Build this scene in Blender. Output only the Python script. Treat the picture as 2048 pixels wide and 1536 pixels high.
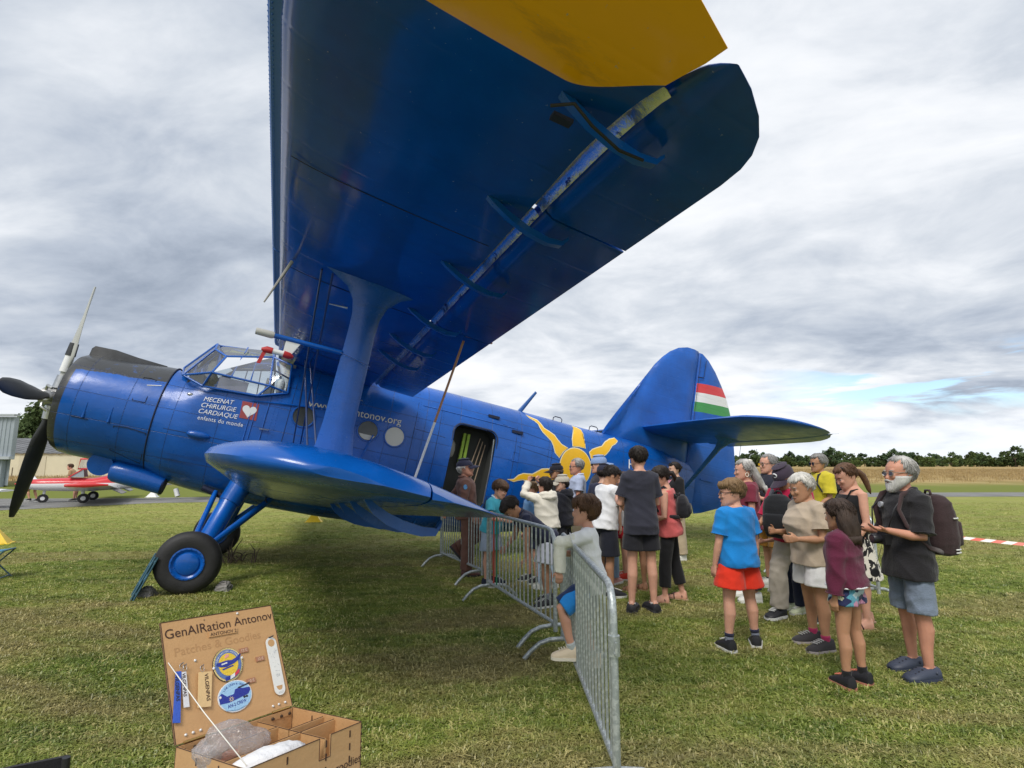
import bpy, bmesh, math, random
import numpy as np
from mathutils import Vector, Matrix
R=math.radians
for o in list(bpy.data.objects): bpy.data.objects.remove(o)
scn=bpy.context.scene
COL=scn.collection
# ------------------------------------------------------------------ camera
cam=bpy.data.cameras.new('camera'); camo=bpy.data.objects.new('camera',cam); COL.objects.link(camo)
cam.sensor_width=36; cam.lens=19.512; cam.clip_end=6000; cam.clip_start=.05
camo.location=(0,0,1.7); camo.rotation_euler=(R(90+8.101),0,0); scn.camera=camo
# ------------------------------------------------------------------ sky
SUN_EL,SUN_ROT=R(52),R(200)
w=bpy.data.worlds.new('World'); scn.world=w; w.use_nodes=True
nt=w.node_tree; nt.nodes.clear()
class NT:
    """small helper to wire shader nodes"""
    def __init__(s,t): s.t=t
    def n(s,typ,**k):
        nd=s.t.nodes.new(typ)
        for a,v in k.items():
            if a=='inp':
                for i,x in v.items():
                    if isinstance(x,bpy.types.NodeSocket): s.t.links.new(x,nd.inputs[i])
                    else: nd.inputs[i].default_value=x
            else: setattr(nd,a,v)
        return nd
    def math(s,op,a,b=0.0,c=None,clamp=False):
        i={0:a,1:b}
        if c is not None: i[2]=c
        return s.n('ShaderNodeMath',operation=op,use_clamp=clamp,inp=i).outputs[0]
    def vmath(s,op,a,b=(0,0,0)):
        return s.n('ShaderNodeVectorMath',operation=op,inp={0:a,1:b}).outputs[0]
    def noise(s,vec,scale,detail=4,rough=.55,dist=0,lac=2.0):
        return s.n('ShaderNodeTexNoise',inp={'Vector':vec,'Scale':scale,'Detail':detail,'Roughness':rough,'Distortion':dist,'Lacunarity':lac}).outputs[0]
    def smooth(s,x,a,b,lo=0.0,hi=1.0):
        nd=s.n('ShaderNodeMapRange',interpolation_type='SMOOTHSTEP',inp={0:x,1:a,2:b,3:lo,4:hi}); return nd.outputs[0]
    def lin(s,x,a,b,lo=0.0,hi=1.0):
        return s.n('ShaderNodeMapRange',inp={0:x,1:a,2:b,3:lo,4:hi}).outputs[0]
    def mix(s,f,a,b,mode='MIX'):
        nd=s.n('ShaderNodeMix',data_type='RGBA',blend_type=mode)
        for i,x in ((0,f),(6,a),(7,b)):
            if isinstance(x,bpy.types.NodeSocket): s.t.links.new(x,nd.inputs[i])
            else: nd.inputs[i].default_value=(tuple(x)+(1,))[:4] if i else x
        return nd.outputs[2]
    def ramp(s,x,stops):
        nd=s.n('ShaderNodeValToRGB',inp={0:x}); e=nd.color_ramp.elements
        while len(e)<len(stops): e.new(.5)
        for k,(p,c) in zip(e,stops): k.position=p; k.color=tuple(c)+(1,)
        return nd.outputs[0]
    def xyz(s,v):
        return s.n('ShaderNodeSeparateXYZ',inp={0:v}).outputs
    def comb(s,x,y,z):
        return s.n('ShaderNodeCombineXYZ',inp={0:x,1:y,2:z}).outputs[0]
    def link(s,a,b): s.t.links.new(a,b)
g=NT(nt)
d=g.vmath('NORMALIZE',g.n('ShaderNodeTexCoord').outputs['Generated'])
dx,dy,dz=g.xyz(d)
sky=g.n('ShaderNodeTexSky',sky_type='NISHITA',sun_disc=False,sun_elevation=SUN_EL,sun_rotation=SUN_ROT,air_density=1.0,dust_density=.2,ozone_density=4.0)
# a layer of cloud seen from below: directions projected on a flat deck
den=g.math('ADD',g.math('MAXIMUM',dz,0.0),.25)
px=g.math('DIVIDE',dx,den); py=g.math('DIVIDE',dy,den)
deck=g.comb(px,py,0.0)
warp=g.n('ShaderNodeTexNoise',inp={'Vector':deck,'Scale':.5,'Detail':3}).outputs[1]
deck2=g.vmath('ADD',deck,g.vmath('MULTIPLY',g.vmath('SUBTRACT',warp,(.5,.5,.5)),(.9,.9,.9)))
rot=g.n('ShaderNodeMapping',inp={'Vector':deck2,'Rotation':(0,0,R(24)),'Scale':(1.0,1.35,1),'Location':(3.1,7.7,1.3)}).outputs[0]
n1=g.noise(rot,1.0,7,.54,.2)
n2=g.noise(rot,3.4,8,.58,.25)
n3=g.noise(deck2,.28,3,.5)
tex=g.math('ADD',g.math('ADD',g.math('MULTIPLY',n1,.55),g.math('MULTIPLY',n2,.27)),g.math('MULTIPLY',n3,.38))   # around .6
# the heavier bank of cloud on the left of the field, the bright veil overhead
leftbank=g.math('MULTIPLY',g.smooth(dx,-.12,-.62),g.math('MULTIPLY',g.smooth(dz,.015,.16),g.smooth(dz,.62,.30)))
tex=g.math('SUBTRACT',tex,g.math('MULTIPLY',leftbank,.125))
veil=g.smooth(dz,.25,.62)
tex=g.math('ADD',tex,g.math('MULTIPLY',veil,.045))
low=g.smooth(dz,.16,.02)
tex=g.math('ADD',tex,g.math('MULTIPLY',low,.075))
tex=g.math('ADD',g.math('MULTIPLY',g.math('SUBTRACT',tex,.60),1.18),.592)
# heaped cloud towards the horizon
az=g.math('ARCTAN2',dx,dy)
hp=g.comb(g.math('MULTIPLY',az,3.2),g.math('MULTIPLY',dz,13.0),0.0)
heap=g.noise(hp,1.35,8,.56,.35)
lowz=g.math('MULTIPLY',g.smooth(dz,.24,.09),g.smooth(dx,-.05,.25))
tex=g.math('ADD',tex,g.math('MULTIPLY',g.math('MULTIPLY',g.math('SUBTRACT',heap,.5),.85),lowz))
ccol=g.ramp(tex,[(.40,(.155,.182,.228)),(.48,(.232,.26,.306)),(.555,(.315,.338,.372)),(.63,(.405,.42,.443)),(.74,(.485,.49,.50))])
# broken cloud near the horizon on the right shows blue
gap=g.noise(g.n('ShaderNodeMapping',inp={'Vector':g.comb(g.math('MULTIPLY',az,3.0),g.math('MULTIPLY',dz,20.0),0.0),'Location':(5.3,2.4,0)}).outputs[0],1.0,7,.58,.5)
band=g.math('MULTIPLY',g.smooth(dx,.36,.58),g.math('MULTIPLY',g.smooth(dz,.055,.095),g.smooth(dz,.175,.14)))
bl=g.math('MULTIPLY',g.smooth(gap,.47,.55),band,clamp=True)
hz=g.smooth(dz,.10,0.0)
ccol=g.mix(g.math('MULTIPLY',hz,.45),ccol,(.43,.47,.52))
bgc=g.n('ShaderNodeBackground',inp={0:ccol,1:1.0})
bgs=g.n('ShaderNodeBackground',inp={0:sky.outputs[0],1:.075})
mx=g.n('ShaderNodeMixShader',inp={0:bl,1:bgc.outputs[0],2:bgs.outputs[0]})
g.link(mx.outputs[0],g.n('ShaderNodeOutputWorld').inputs[0])
# ------------------------------------------------------------------ sun, exposure
sl=bpy.data.lights.new('sun','SUN'); so=bpy.data.objects.new('sun',sl); COL.objects.link(so)
sl.energy=1.2; sl.angle=R(22); sl.color=(1,.95,.87)
sd=Vector((math.sin(SUN_ROT)*math.cos(SUN_EL),math.cos(SUN_ROT)*math.cos(SUN_EL),math.sin(SUN_EL)))
so.rotation_euler=sd.to_track_quat('Z','Y').to_euler()
scn.view_settings.view_transform='Standard'; scn.view_settings.look='None'; scn.view_settings.gamma=1; scn.view_settings.exposure=1.13
scn.view_settings.use_curve_mapping=False
scn.render.engine='CYCLES'
# ------------------------------------------------------------------ helpers
def tag(o,label=None,cat=None,group=None,kind=None):
    if label: o['label']=label
    if cat: o['category']=cat
    if group: o['group']=group
    if kind: o['kind']=kind
    return o
def empty(name,loc=(0,0,0),rotz=0,label=None,cat=None,group=None):
    o=bpy.data.objects.new(name,None); COL.objects.link(o); o.location=loc; o.rotation_euler=(0,0,rotz); o.empty_display_size=.2
    return tag(o,label,cat,group)
MATS={}
def mat(name,col,rough=.6,bump=0,bscale=30,var=0,vscale=3,metal=0,spec=.5,coat=0,fn=None,sheen=0,stretch=(1,1,1),sss=0):
    """principled material with noise colour variation and fine relief in object space; fn(g,col,co) may add print"""
    if name in MATS: return MATS[name]
    m=bpy.data.materials.new(name); m.use_nodes=True; g=NT(m.node_tree)
    b=m.node_tree.nodes['Principled BSDF']
    co=g.n('ShaderNodeTexCoord').outputs['Object']
    c=col
    if var:
        nz=g.noise(co,vscale,5,.6)
        lo=tuple(x*(1-var) for x in col); hi=tuple(min(1,x*(1+var)) for x in col)
        c=g.ramp(nz,[(.3,lo),(.7,hi)])
    if fn:
        c=fn(g,c,co)
    if isinstance(c,bpy.types.NodeSocket): g.link(c,b.inputs['Base Color'])
    else: b.inputs['Base Color'].default_value=tuple(c)+(1,)
    b.inputs['Roughness'].default_value=rough; b.inputs['Metallic'].default_value=metal
    b.inputs['Specular IOR Level'].default_value=spec
    b.inputs['Coat Weight'].default_value=coat; b.inputs['Coat Roughness'].default_value=.12
    if sheen: b.inputs['Sheen Weight'].default_value=sheen
    if sss:
        b.inputs['Subsurface Weight'].default_value=sss; b.inputs['Subsurface Radius'].default_value=(.02,.008,.004); b.inputs['Subsurface Scale'].default_value=.4
    if bump:
        cs=g.n('ShaderNodeMapping',inp={'Vector':co,'Scale':stretch}).outputs[0]
        bp=g.n('ShaderNodeBump',inp={'Height':g.noise(cs,bscale,5,.6),'Strength':bump,'Distance':.01})
        g.link(bp.outputs[0],b.inputs['Normal'])
    MATS[name]=m; return m
def glassmat(name,tint=(.75,.85,.9),alpha=.75):
    if name in MATS: return MATS[name]
    m=bpy.data.materials.new(name); m.use_nodes=True; g=NT(m.node_tree); m.node_tree.nodes.clear()
    t=g.n('ShaderNodeBsdfTransparent',inp={0:tint+(1,)}); gl=g.n('ShaderNodeBsdfGlossy',inp={0:(1,1,1,1),1:.03})
    fr=g.n('ShaderNodeFresnel',inp={0:1.5})
    df=g.n('ShaderNodeBsdfDiffuse',inp={0:(.8,.85,.88,1)})
    a=g.n('ShaderNodeMixShader',inp={0:1-alpha,1:t.outputs[0],2:df.outputs[0]})
    b=g.n('ShaderNodeMixShader',inp={0:fr.outputs[0],1:a.outputs[0],2:gl.outputs[0]})
    g.link(b.outputs[0],g.n('ShaderNodeOutputMaterial').inputs[0]); MATS[name]=m; return m
class MB:
    """collects shapes; build() links them as one mesh object"""
    def __init__(s): s.v=[]; s.f=[]
    def add(s,V,F):
        o=len(s.v); s.v+= [tuple(p) for p in V]; s.f+=[tuple(i+o for i in f) for f in F]; return s
    def box(s,c,sz,M=None):
        x,y,z=(a/2 for a in sz)
        V=[Vector((i*x,j*y,k*z)) for i in(-1,1) for j in(-1,1) for k in(-1,1)]
        if M is not None: V=[M@p for p in V]
        V=[p+Vector(c) for p in V]
        return s.add(V,[(0,1,3,2),(4,6,7,5),(0,4,5,1),(2,3,7,6),(0,2,6,4),(1,5,7,3)])
    def tube(s,pts,r,n=8,cap=True,closed=False,flat=1.0,up=None):
        pts=[Vector(p) for p in pts]; m=len(pts)
        rs=r if isinstance(r,(list,tuple)) else [r]*m
        T=[]
        for i in range(m):
            if closed: t=pts[(i+1)%m]-pts[i-1]
            else: t=pts[min(i+1,m-1)]-pts[max(i-1,0)]
            T.append(t.normalized() if t.length>1e-9 else Vector((0,0,1)))
        u=Vector(up) if up is not None else (Vector((0,0,1)) if abs(T[0].z)<.9 else Vector((1,0,0)))
        V=[];F=[]
        for i in range(m):
            a=(u-T[i]*u.dot(T[i])); a.normalize(); u=a; b=T[i].cross(a)
            for k in range(n):
                q=2*math.pi*k/n; V.append(pts[i]+a*(math.cos(q)*rs[i])+b*(math.sin(q)*rs[i]*flat))
        for i in range(m if closed else m-1):
            j=(i+1)%m
            for k in range(n):
                l=(k+1)%n; F.append((i*n+k,i*n+l,j*n+l,j*n+k))
        if cap and not closed: F+= [tuple(range(n))[::-1],tuple((m-1)*n+k for k in range(n))]
        return s.add(V,F)
    def loft(s,rings,cap=True,closed_ring=True):
        n=len(rings[0]); V=[p for r in rings for p in r]; F=[]
        for i in range(len(rings)-1):
            for k in range(n if closed_ring else n-1):
                l=(k+1)%n; F.append((i*n+k,i*n+l,(i+1)*n+l,(i+1)*n+k))
        if cap: F+= [tuple(range(n))[::-1],tuple((len(rings)-1)*n+k for k in range(n))]
        return s.add(V,F)
    def prism(s,poly,h,M=None):
        """poly: 2-D outline in xy, extruded 0..h in z, then M"""
        n=len(poly); V=[Vector((x,y,z)) for z in(0,h) for x,y in poly]
        if M is not None: V=[M@p for p in V]
        return s.add(V,[tuple(range(n))[::-1],tuple(range(n,2*n))]+[(k,(k+1)%n,n+(k+1)%n,n+k) for k in range(n)])
    def ball(s,c,r,n=10,m=7,M=None):
        rx,ry,rz=r if isinstance(r,(tuple,list)) else (r,r,r); V=[];F=[]
        c=Vector(c)
        for i in range(m+1):
            t=math.pi*i/m
            for k in range(n):
                q=2*math.pi*k/n; p=Vector((rx*math.sin(t)*math.cos(q),ry*math.sin(t)*math.sin(q),rz*math.cos(t)))
                if M is not None: p=M@p
                V.append(c+p)
        for i in range(m):
            for k in range(n):
                l=(k+1)%n; F.append((i*n+k,(i+1)*n+k,(i+1)*n+l,i*n+l))
        return s.add(V,F)
    def mesh(s,name,smooth=None,weld=True):
        me=bpy.data.meshes.new(name); me.from_pydata(s.v,[],s.f); me.update()
        bm=bmesh.new(); bm.from_mesh(me)
        if weld: bmesh.ops.remove_doubles(bm,verts=bm.verts,dist=1e-5)
        bmesh.ops.recalc_face_normals(bm,faces=bm.faces); bm.to_mesh(me); bm.free()
        if smooth is not None:
            for p in me.polygons: p.use_smooth=True
            if smooth<180: 
                try: me.set_sharp_from_angle(angle=R(smooth))
                except Exception: pass
        return me
    def build(s,name,m,parent=None,smooth=None,weld=True):
        me=s.mesh(name,smooth,weld); return link(name,me,m,parent)
def link(name,me,m,parent=None):
    if m is not None:
        me.materials.clear()
        for x in (m if isinstance(m,(list,tuple)) else [m]): me.materials.append(x)
    o=bpy.data.objects.new(name,me); COL.objects.link(o)
    if parent: o.parent=parent
    return o
def copy_tree(o,parent=None):
    c=o.copy(); COL.objects.link(c)
    if parent: c.parent=parent
    for ch in list(o.children): copy_tree(ch,c)
    return c
def evalmesh(o):
    dg=bpy.context.evaluated_depsgraph_get(); me=bpy.data.meshes.new_from_object(o.evaluated_get(dg)); return me
def bake(o):
    """apply the modifiers of o"""
    me=evalmesh(o); o.modifiers.clear(); old=o.data; o.data=me; bpy.data.meshes.remove(old); return o
def textobj(name,body,size,m,parent,M,extrude=.0,shear=0,align='LEFT',space=1.0,sx=1.0,warp=None,thick=0):
    """flat lettering turned into a mesh; M places it; warp(v) may lay it on a curved skin"""
    cu=bpy.data.curves.new(name,'FONT'); cu.body=body; cu.size=size; cu.shear=shear; cu.align_x=align; cu.space_character=space; cu.extrude=extrude; cu.offset=thick
    o=bpy.data.objects.new(name,cu); COL.objects.link(o)
    me=evalmesh(o); bpy.data.objects.remove(o); bpy.data.curves.remove(cu)
    for v in me.vertices:
        v.co.x*=sx; v.co=M@v.co
        if warp: v.co=warp(v.co)
    return link(name,me,m,parent)
def lerp(tab,x):
    xs=[t[0] for t in tab]
    out=[]
    for k in range(1,len(tab[0])): out.append(float(np.interp(x,xs,[t[k] for t in tab])))
    return out if len(out)>1 else out[0]
def cloth(name,c,bump=.35,bs=140,fn=None,rough=.85,var=.08): return mat('cloth_'+name,c,rough,bump,bs,var,6,spec=.2,fn=fn,sheen=.15)
# ------------------------------------------------------------------ ground, taxiway, field
def grasscol(g,c,co):
    pos=g.n('ShaderNodeNewGeometry').outputs['Position']
    return field_colour(g,pos)
def field_colour(g,pos):
    """colour of the mown turf by place: green, olive, dry and worn brown patches"""
    p2=g.n('ShaderNodeMapping',inp={'Vector':pos,'Scale':(1,1,0)}).outputs[0]
    st=g.n('ShaderNodeMapping',inp={'Vector':pos,'Scale':(.45,1.5,0),'Rotation':(0,0,R(12))}).outputs[0]
    big=g.noise(p2,.16,4,.6,.6); mid=g.noise(st,1.5,6,.7,.6); fine=g.noise(p2,9,5,.75); worn=g.noise(st,.42,5,.62,.9)
    y=g.xyz(pos)[1]
    far=g.smooth(y,5,24)
    t=g.math('ADD',g.math('MULTIPLY',big,.28),g.math('ADD',g.math('MULTIPLY',mid,.42),g.math('MULTIPLY',fine,.30)))
    t=g.math('ADD',t,g.math('MULTIPLY',far,.035))
    c=g.ramp(t,[(.37,(.058,.090,.015)),(.43,(.115,.165,.027)),(.50,(.200,.245,.046)),(.57,(.285,.285,.078)),(.65,(.42,.355,.155))])
    c=g.mix(g.math('MULTIPLY',g.smooth(worn,.46,.64),.72),c,(.255,.205,.095))
    c=g.mix(g.math('MULTIPLY',far,.55),c,(.30,.325,.085))
    return c
def turf(name,dark):
    m=bpy.data.materials.new(name); m.use_nodes=True; g=NT(m.node_tree); b=m.node_tree.nodes['Principled BSDF']
    pos=g.n('ShaderNodeNewGeometry').outputs['Position']
    c=field_colour(g,pos)
    c=g.mix(1.0,c,(dark,dark,dark),'MULTIPLY')
    g.link(c,b.inputs['Base Color']); b.inputs['Roughness'].default_value=.9; b.inputs['Specular IOR Level'].default_value=.15
    bp=g.n('ShaderNodeBump',inp={'Height':g.noise(pos,45,6,.75),'Strength':.9,'Distance':.03}); g.link(bp.outputs[0],b.inputs['Normal'])
    return m
def sheet(name,poly,z,m,label=None,kind='structure'):
    me=bpy.data.meshes.new(name); me.from_pydata([(x,y,z) for x,y in poly],[],[tuple(range(len(poly)))]); me.update()
    if me.polygons[0].normal.z<0: me.flip_normals()
    o=link(name,me,m); tag(o,label,kind=kind); return o
gm=turf('mown_turf',.95)
S=3000
sheet('ground',[(-S,-S),(S,-S),(S,S),(-S,S)],0,gm)
near=[(-70,2),(-40,9),(-26,15.5),(-18.5,20.5),(-15.2,24.2),(-8,26.6),(5,27.9),(26,28.9),(80,30.5),(300,37)]
far=[(300,42),(80,34.6),(28,32.9),(5,31.8),(-10,30.2),(-18,27.6),(-40,26),(-70,24)]
asph=mat('asphalt',(.17,.17,.165),.85,.5,60,.25,.8)
sheet('taxiway',near+far,.008,asph)
def drycol(g,c,co):
    pos=g.n('ShaderNodeNewGeometry').outputs['Position']
    y=g.xyz(pos)[1]
    st=g.n('ShaderNodeMapping',inp={'Vector':pos,'Scale':(.35,.10,1)}).outputs[0]
    n=g.noise(st,.5,6,.7); n2=g.noise(pos,.9,5,.7)
    c=g.ramp(n,[(.3,(.23,.16,.065)),(.5,(.36,.255,.11)),(.7,(.43,.33,.16))])
    c=g.mix(g.math('MULTIPLY',n2,.35),c,(.25,.20,.075))
    t=g.math('ADD',y,g.math('MULTIPLY',n,14))
    return g.mix(g.smooth(t,62,46),c,(.15,.175,.035))
dryf=mat('dry_field',(.3,.24,.1),.9,.8,3,fn=drycol,spec=.1)
sheet('field',[(-700,27.5),(-40,26.3),(-18,27.9),(-10,30.5),(5,32.1),(28,33.2),(80,34.9),(300,42.3),(900,64),(900,1500),(-900,1500)],.004,dryf)
# tall dry grass that gives the field its fuzzy edge
def bladeclump(name,n,h,spread,wid,seed,lean=.5):
    rr=random.Random(seed); V=[];F=[]
    for i in range(n):
        a=rr.uniform(0,6.283); q=spread*math.sqrt(rr.random()); x,y=q*math.cos(a),q*math.sin(a)
        hh=h*rr.uniform(.5,1.15); b=rr.uniform(0,6.283); l=hh*lean*rr.uniform(.2,1.3); ww=wid*rr.uniform(.7,1.3)
        ca,sa=math.cos(b),math.sin(b); wx,wy=-sa*ww/2,ca*ww/2
        o=len(V)
        V+=[(x-wx,y-wy,-.004),(x+wx,y+wy,-.004),(x+ca*l*.35+wx*.8,y+sa*l*.35+wy*.8,hh*.6),(x+ca*l*.35-wx*.8,y+sa*l*.35-wy*.8,hh*.6),(x+ca*l,y+sa*l,hh*(1-.25*lean))]
        F+=[(o,o+1,o+2,o+3),(o+3,o+2,o+4)]
    me=bpy.data.meshes.new(name); me.from_pydata(V,[],F); me.update(); return me
def blademat(name,colfn,rough=.6):
    m=bpy.data.materials.new(name); m.use_nodes=True; g=NT(m.node_tree); m.node_tree.nodes.clear()
    pos=g.n('ShaderNodeNewGeometry').outputs['Position']
    c=colfn(g,pos)
    df=g.n('ShaderNodeBsdfDiffuse',inp={0:c}); tr=g.n('ShaderNodeBsdfTranslucent',inp={0:c})
    mx=g.n('ShaderNodeMixShader',inp={0:.3,1:df.outputs[0],2:tr.outputs[0]})
    gl=g.n('ShaderNodeBsdfGlossy',inp={0:(1,1,1,1),1:.45})
    mx2=g.n('ShaderNodeMixShader',inp={0:.035,1:mx.outputs[0],2:gl.outputs[0]})
    g.link(mx2.outputs[0],g.n('ShaderNodeOutputMaterial').inputs[0]); return m
def scatter(name,pts,meshes,m,smin,smax,seed):
    """one stuff object: clumps set on a cloud of points by geometry nodes"""
    me=bpy.data.meshes.new(name); me.from_pydata(pts,[],[]); me.update()
    o=link(name,me,None); tag(o,kind='stuff')
    coll=bpy.data.collections.new(name+'_source')
    for k in meshes:
        k.materials.clear(); k.materials.append(m)
        q=bpy.data.objects.new(k.name,k); coll.objects.link(q)
    ng=bpy.data.node_groups.new(name,'GeometryNodeTree')
    ng.interface.new_socket('Geometry',in_out='INPUT',socket_type='NodeSocketGeometry'); ng.interface.new_socket('Geometry',in_out='OUTPUT',socket_type='NodeSocketGeometry')
    N=ng.nodes.new; L=ng.links.new
    gi=N('NodeGroupInput'); go=N('NodeGroupOutput'); mp=N('GeometryNodeMeshToPoints'); ip=N('GeometryNodeInstanceOnPoints'); ci=N('GeometryNodeCollectionInfo')
    ci.inputs[0].default_value=coll; ci.inputs[1].default_value=True; ci.inputs[2].default_value=True
    rv=N('FunctionNodeRandomValue'); rv.data_type='FLOAT_VECTOR'; rv.inputs[0].default_value=(-.15,-.15,0); rv.inputs[1].default_value=(.15,.15,6.283); rv.inputs['Seed'].default_value=seed
    rs=N('FunctionNodeRandomValue'); rs.data_type='FLOAT'; rs.inputs[2].default_value=smin; rs.inputs[3].default_value=smax; rs.inputs['Seed'].default_value=seed+5
    L(gi.outputs[0],mp.inputs[0]); L(mp.outputs[0],ip.inputs['Points']); L(ci.outputs[0],ip.inputs['Instance']); ip.inputs['Pick Instance'].default_value=True
    L(rv.outputs[0],ip.inputs['Rotation']); L(rs.outputs[1],ip.inputs['Scale']); L(ip.outputs[0],go.inputs[0])
    md=o.modifiers.new('scatter','NODES'); md.node_group=ng
    return o
def inpoly(x,y,poly):
    c=False; j=len(poly)-1
    for i in range(len(poly)):
        (xi,yi),(xj,yj)=poly[i],poly[j]
        if (yi>y)!=(yj>y) and x<(xj-xi)*(y-yi)/(yj-yi)+xi: c=not c
        j=i
    return c
rg=random.Random(4)
def turfcol(g,pos):
    c=field_colour(g,pos)
    z=g.xyz(pos)[2]
    oi=g.n('ShaderNodeObjectInfo').outputs['Random']
    c=g.mix(g.math('MULTIPLY',g.smooth(oi,.72,.95),.65),c,(.36,.31,.14))
    v=g.lin(oi,0,1,.9,1.75)
    return g.mix(1.0,c,g.comb(v,v,v),'MULTIPLY')
pts=[]
# density falls off with distance as the blades drop below a pixel
while len(pts)<112000:
    y=2.6*math.exp(rg.random()*math.log(9.4)); x=rg.uniform(-1.12,1.12)*(y+.7)
    if inpoly(x,y,near+far): continue
    if rg.random()<.55*max(0,math.sin(x*2.1+1.3*math.sin(y*1.7))*math.sin(y*2.6+1.1*math.sin(x*2.9+2))): continue
    pts.append((x,y,0))
clumps=[bladeclump('grass_tuft',10,.021+.007*(i%3),.055,.0058,i,1.7) for i in range(5)]+[bladeclump('clover_tuft',9,.020,.055,.013,20+i,1.9) for i in range(3)]
scatter('grass',pts,clumps,blademat('grass_blade',turfcol),.7,1.35,3)
pts=[]
while len(pts)<16000:
    y=rg.uniform(36,150)**1.0; x=rg.uniform(-1.02,1.02)*(y+4)
    if rg.random()>min(1,max(0,(y-44)/34))**1.3: continue
    pts.append((x,y,0))
def strawcol(g,pos):
    n=g.noise(pos,.35,4,.6); oi=g.n('ShaderNodeObjectInfo').outputs['Random']
    c=g.ramp(n,[(.3,(.30,.205,.085)),(.7,(.47,.355,.17))])
    v=g.lin(oi,0,1,.8,1.2); return g.mix(1.0,c,g.comb(v,v,v),'MULTIPLY')
scatter('tall_dry_grass',pts,[bladeclump('straw_tuft',16,.34,.6,.03,40+i,.45) for i in range(4)],blademat('straw_blade',strawcol),.7,1.3,9)
# ------------------------------------------------------------------ trees
def leafmat(name,lo,hi):
    m=bpy.data.materials.new(name); m.use_nodes=True; g=NT(m.node_tree); m.node_tree.nodes.clear()
    pos=g.n('ShaderNodeNewGeometry').outputs['Position']; oi=g.n('ShaderNodeObjectInfo').outputs['Random']
    n=g.noise(pos,.7,4,.6); c=g.ramp(n,[(.35,lo),(.65,hi)]); v=g.lin(oi,0,1,.75,1.25)
    c=g.mix(1.0,c,g.comb(v,v,v),'MULTIPLY')
    df=g.n('ShaderNodeBsdfDiffuse',inp={0:c}); tr=g.n('ShaderNodeBsdfTranslucent',inp={0:c})
    mx=g.n('ShaderNodeMixShader',inp={0:.25,1:df.outputs[0],2:tr.outputs[0]})
    g.link(mx.outputs[0],g.n('ShaderNodeOutputMaterial').inputs[0]); return m
bark=mat('bark',(.10,.075,.05),.9,.8,12,.3,4)
def treemeshes(seed,h,w,nclump,leaf,lf):
    rr=random.Random(seed); tb=MB(); V=[];F=[]
    th=h*.45
    tb.tube([(0,0,-.1),(0,0,th*.5),(rr.uniform(-.2,.2),rr.uniform(-.2,.2),th)],[h*.03,h*.024,h*.014],7)
    for i in range(nclump):
        a=rr.uniform(0,6.283); t=rr.random()
        z=h*(.16+.80*t); prof=w*(math.sin(math.pi*min(1,(.12+.86*t)))**.6)
        q=prof*math.sqrt(rr.uniform(.15,1)); cx,cy=q*math.cos(a),q*math.sin(a)
        cr=w*rr.uniform(.16,.34)
        if i<7: tb.tube([(0,0,th*rr.uniform(.5,.95)),(cx*.5,cy*.5,(th+z)/2),(cx,cy,z)],[h*.013,h*.008,h*.004],5)
        for k in range(lf):
            u=Vector((rr.gauss(0,1),rr.gauss(0,1),rr.gauss(0,.75))).normalized()*cr*rr.uniform(.55,1.05)
            c=Vector((cx,cy,z))+u; e1=Vector((rr.gauss(0,1),rr.gauss(0,1),rr.gauss(0,.6))).normalized(); e2=e1.cross(Vector((rr.gauss(0,1),rr.gauss(0,1),1))).normalized()
            s=leaf*rr.uniform(.6,1.4); o=len(V); V+=[c-e1*s,c+e2*s*.6,c+e1*s,c-e2*s*.6]; F.append((o,o+1,o+2,o+3))
    me=bpy.data.meshes.new('crown'); me.from_pydata(V,[],F); me.update()
    return tb.mesh('trunk',60),me
def tree(name,ms,lm,loc,s,rz,label,group):
    e=empty(name,loc,rz,label,'tree',group); e.scale=s
    link('trunk',ms[0],bark,e); link('crown',ms[1],lm,e); return e
lA=leafmat('leaf_dark',(.07,.115,.062),(.125,.175,.09)); lB=leafmat('leaf_mid',(.09,.14,.06),(.155,.205,.09)); lC=leafmat('leaf_light',(.09,.13,.042),(.15,.19,.07))
TM=[treemeshes(10+i,8.5,3.6,34,.42,60) for i in range(3)]+[treemeshes(30,5.0,3.0,24,.36,55),treemeshes(31,4.2,3.3,22,.36,55)]
rt=random.Random(12)
# the wood across the field reads as one mass: joined trees set on points; a few crowns that stand out are things of their own
def joined(ms,lm,name):
    bm=bmesh.new(); bm.from_mesh(ms[0]); n0=len(bm.faces); bm.from_mesh(ms[1]); me=bpy.data.meshes.new(name); bm.to_mesh(me); bm.free(); me.materials.append(bark); me.materials.append(lm)
    me.polygons.foreach_set('material_index',[0]*n0+[1]*(len(me.polygons)-n0)); return me
def woods(name,meshes,pts,s0,s1,seed,label):
    o=scatter(name,pts,[],None,s0,s1,seed); coll=[n for n in o.modifiers[0].node_group.nodes if n.bl_idname=='GeometryNodeCollectionInfo'][0].inputs[0].default_value
    for k in meshes: coll.objects.link(bpy.data.objects.new(k.name,k))
    o['label']=label; return o
wp_=[(-20+i*2.3+rt.uniform(-2,2),rt.uniform(255,305),-.3) for i in range(150)]
woods('wood',[joined(TM[0],lA,'wood_tree'),joined(TM[1],lB,'wood_tree'),joined(TM[2],lC,'wood_tree'),joined(TM[2],lA,'wood_tree')],wp_,.48,.92,3,'far green wood across the dry field')
woods('undergrowth',[joined(TM[3],lB,'wood_shrub'),joined(TM[4],lC,'wood_shrub')],[(-10+i*4.2+rt.uniform(-2,2),rt.uniform(246,256),-.2) for i in range(78)],.6,1.1,5,'low shrubs at the foot of the far wood')
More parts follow.
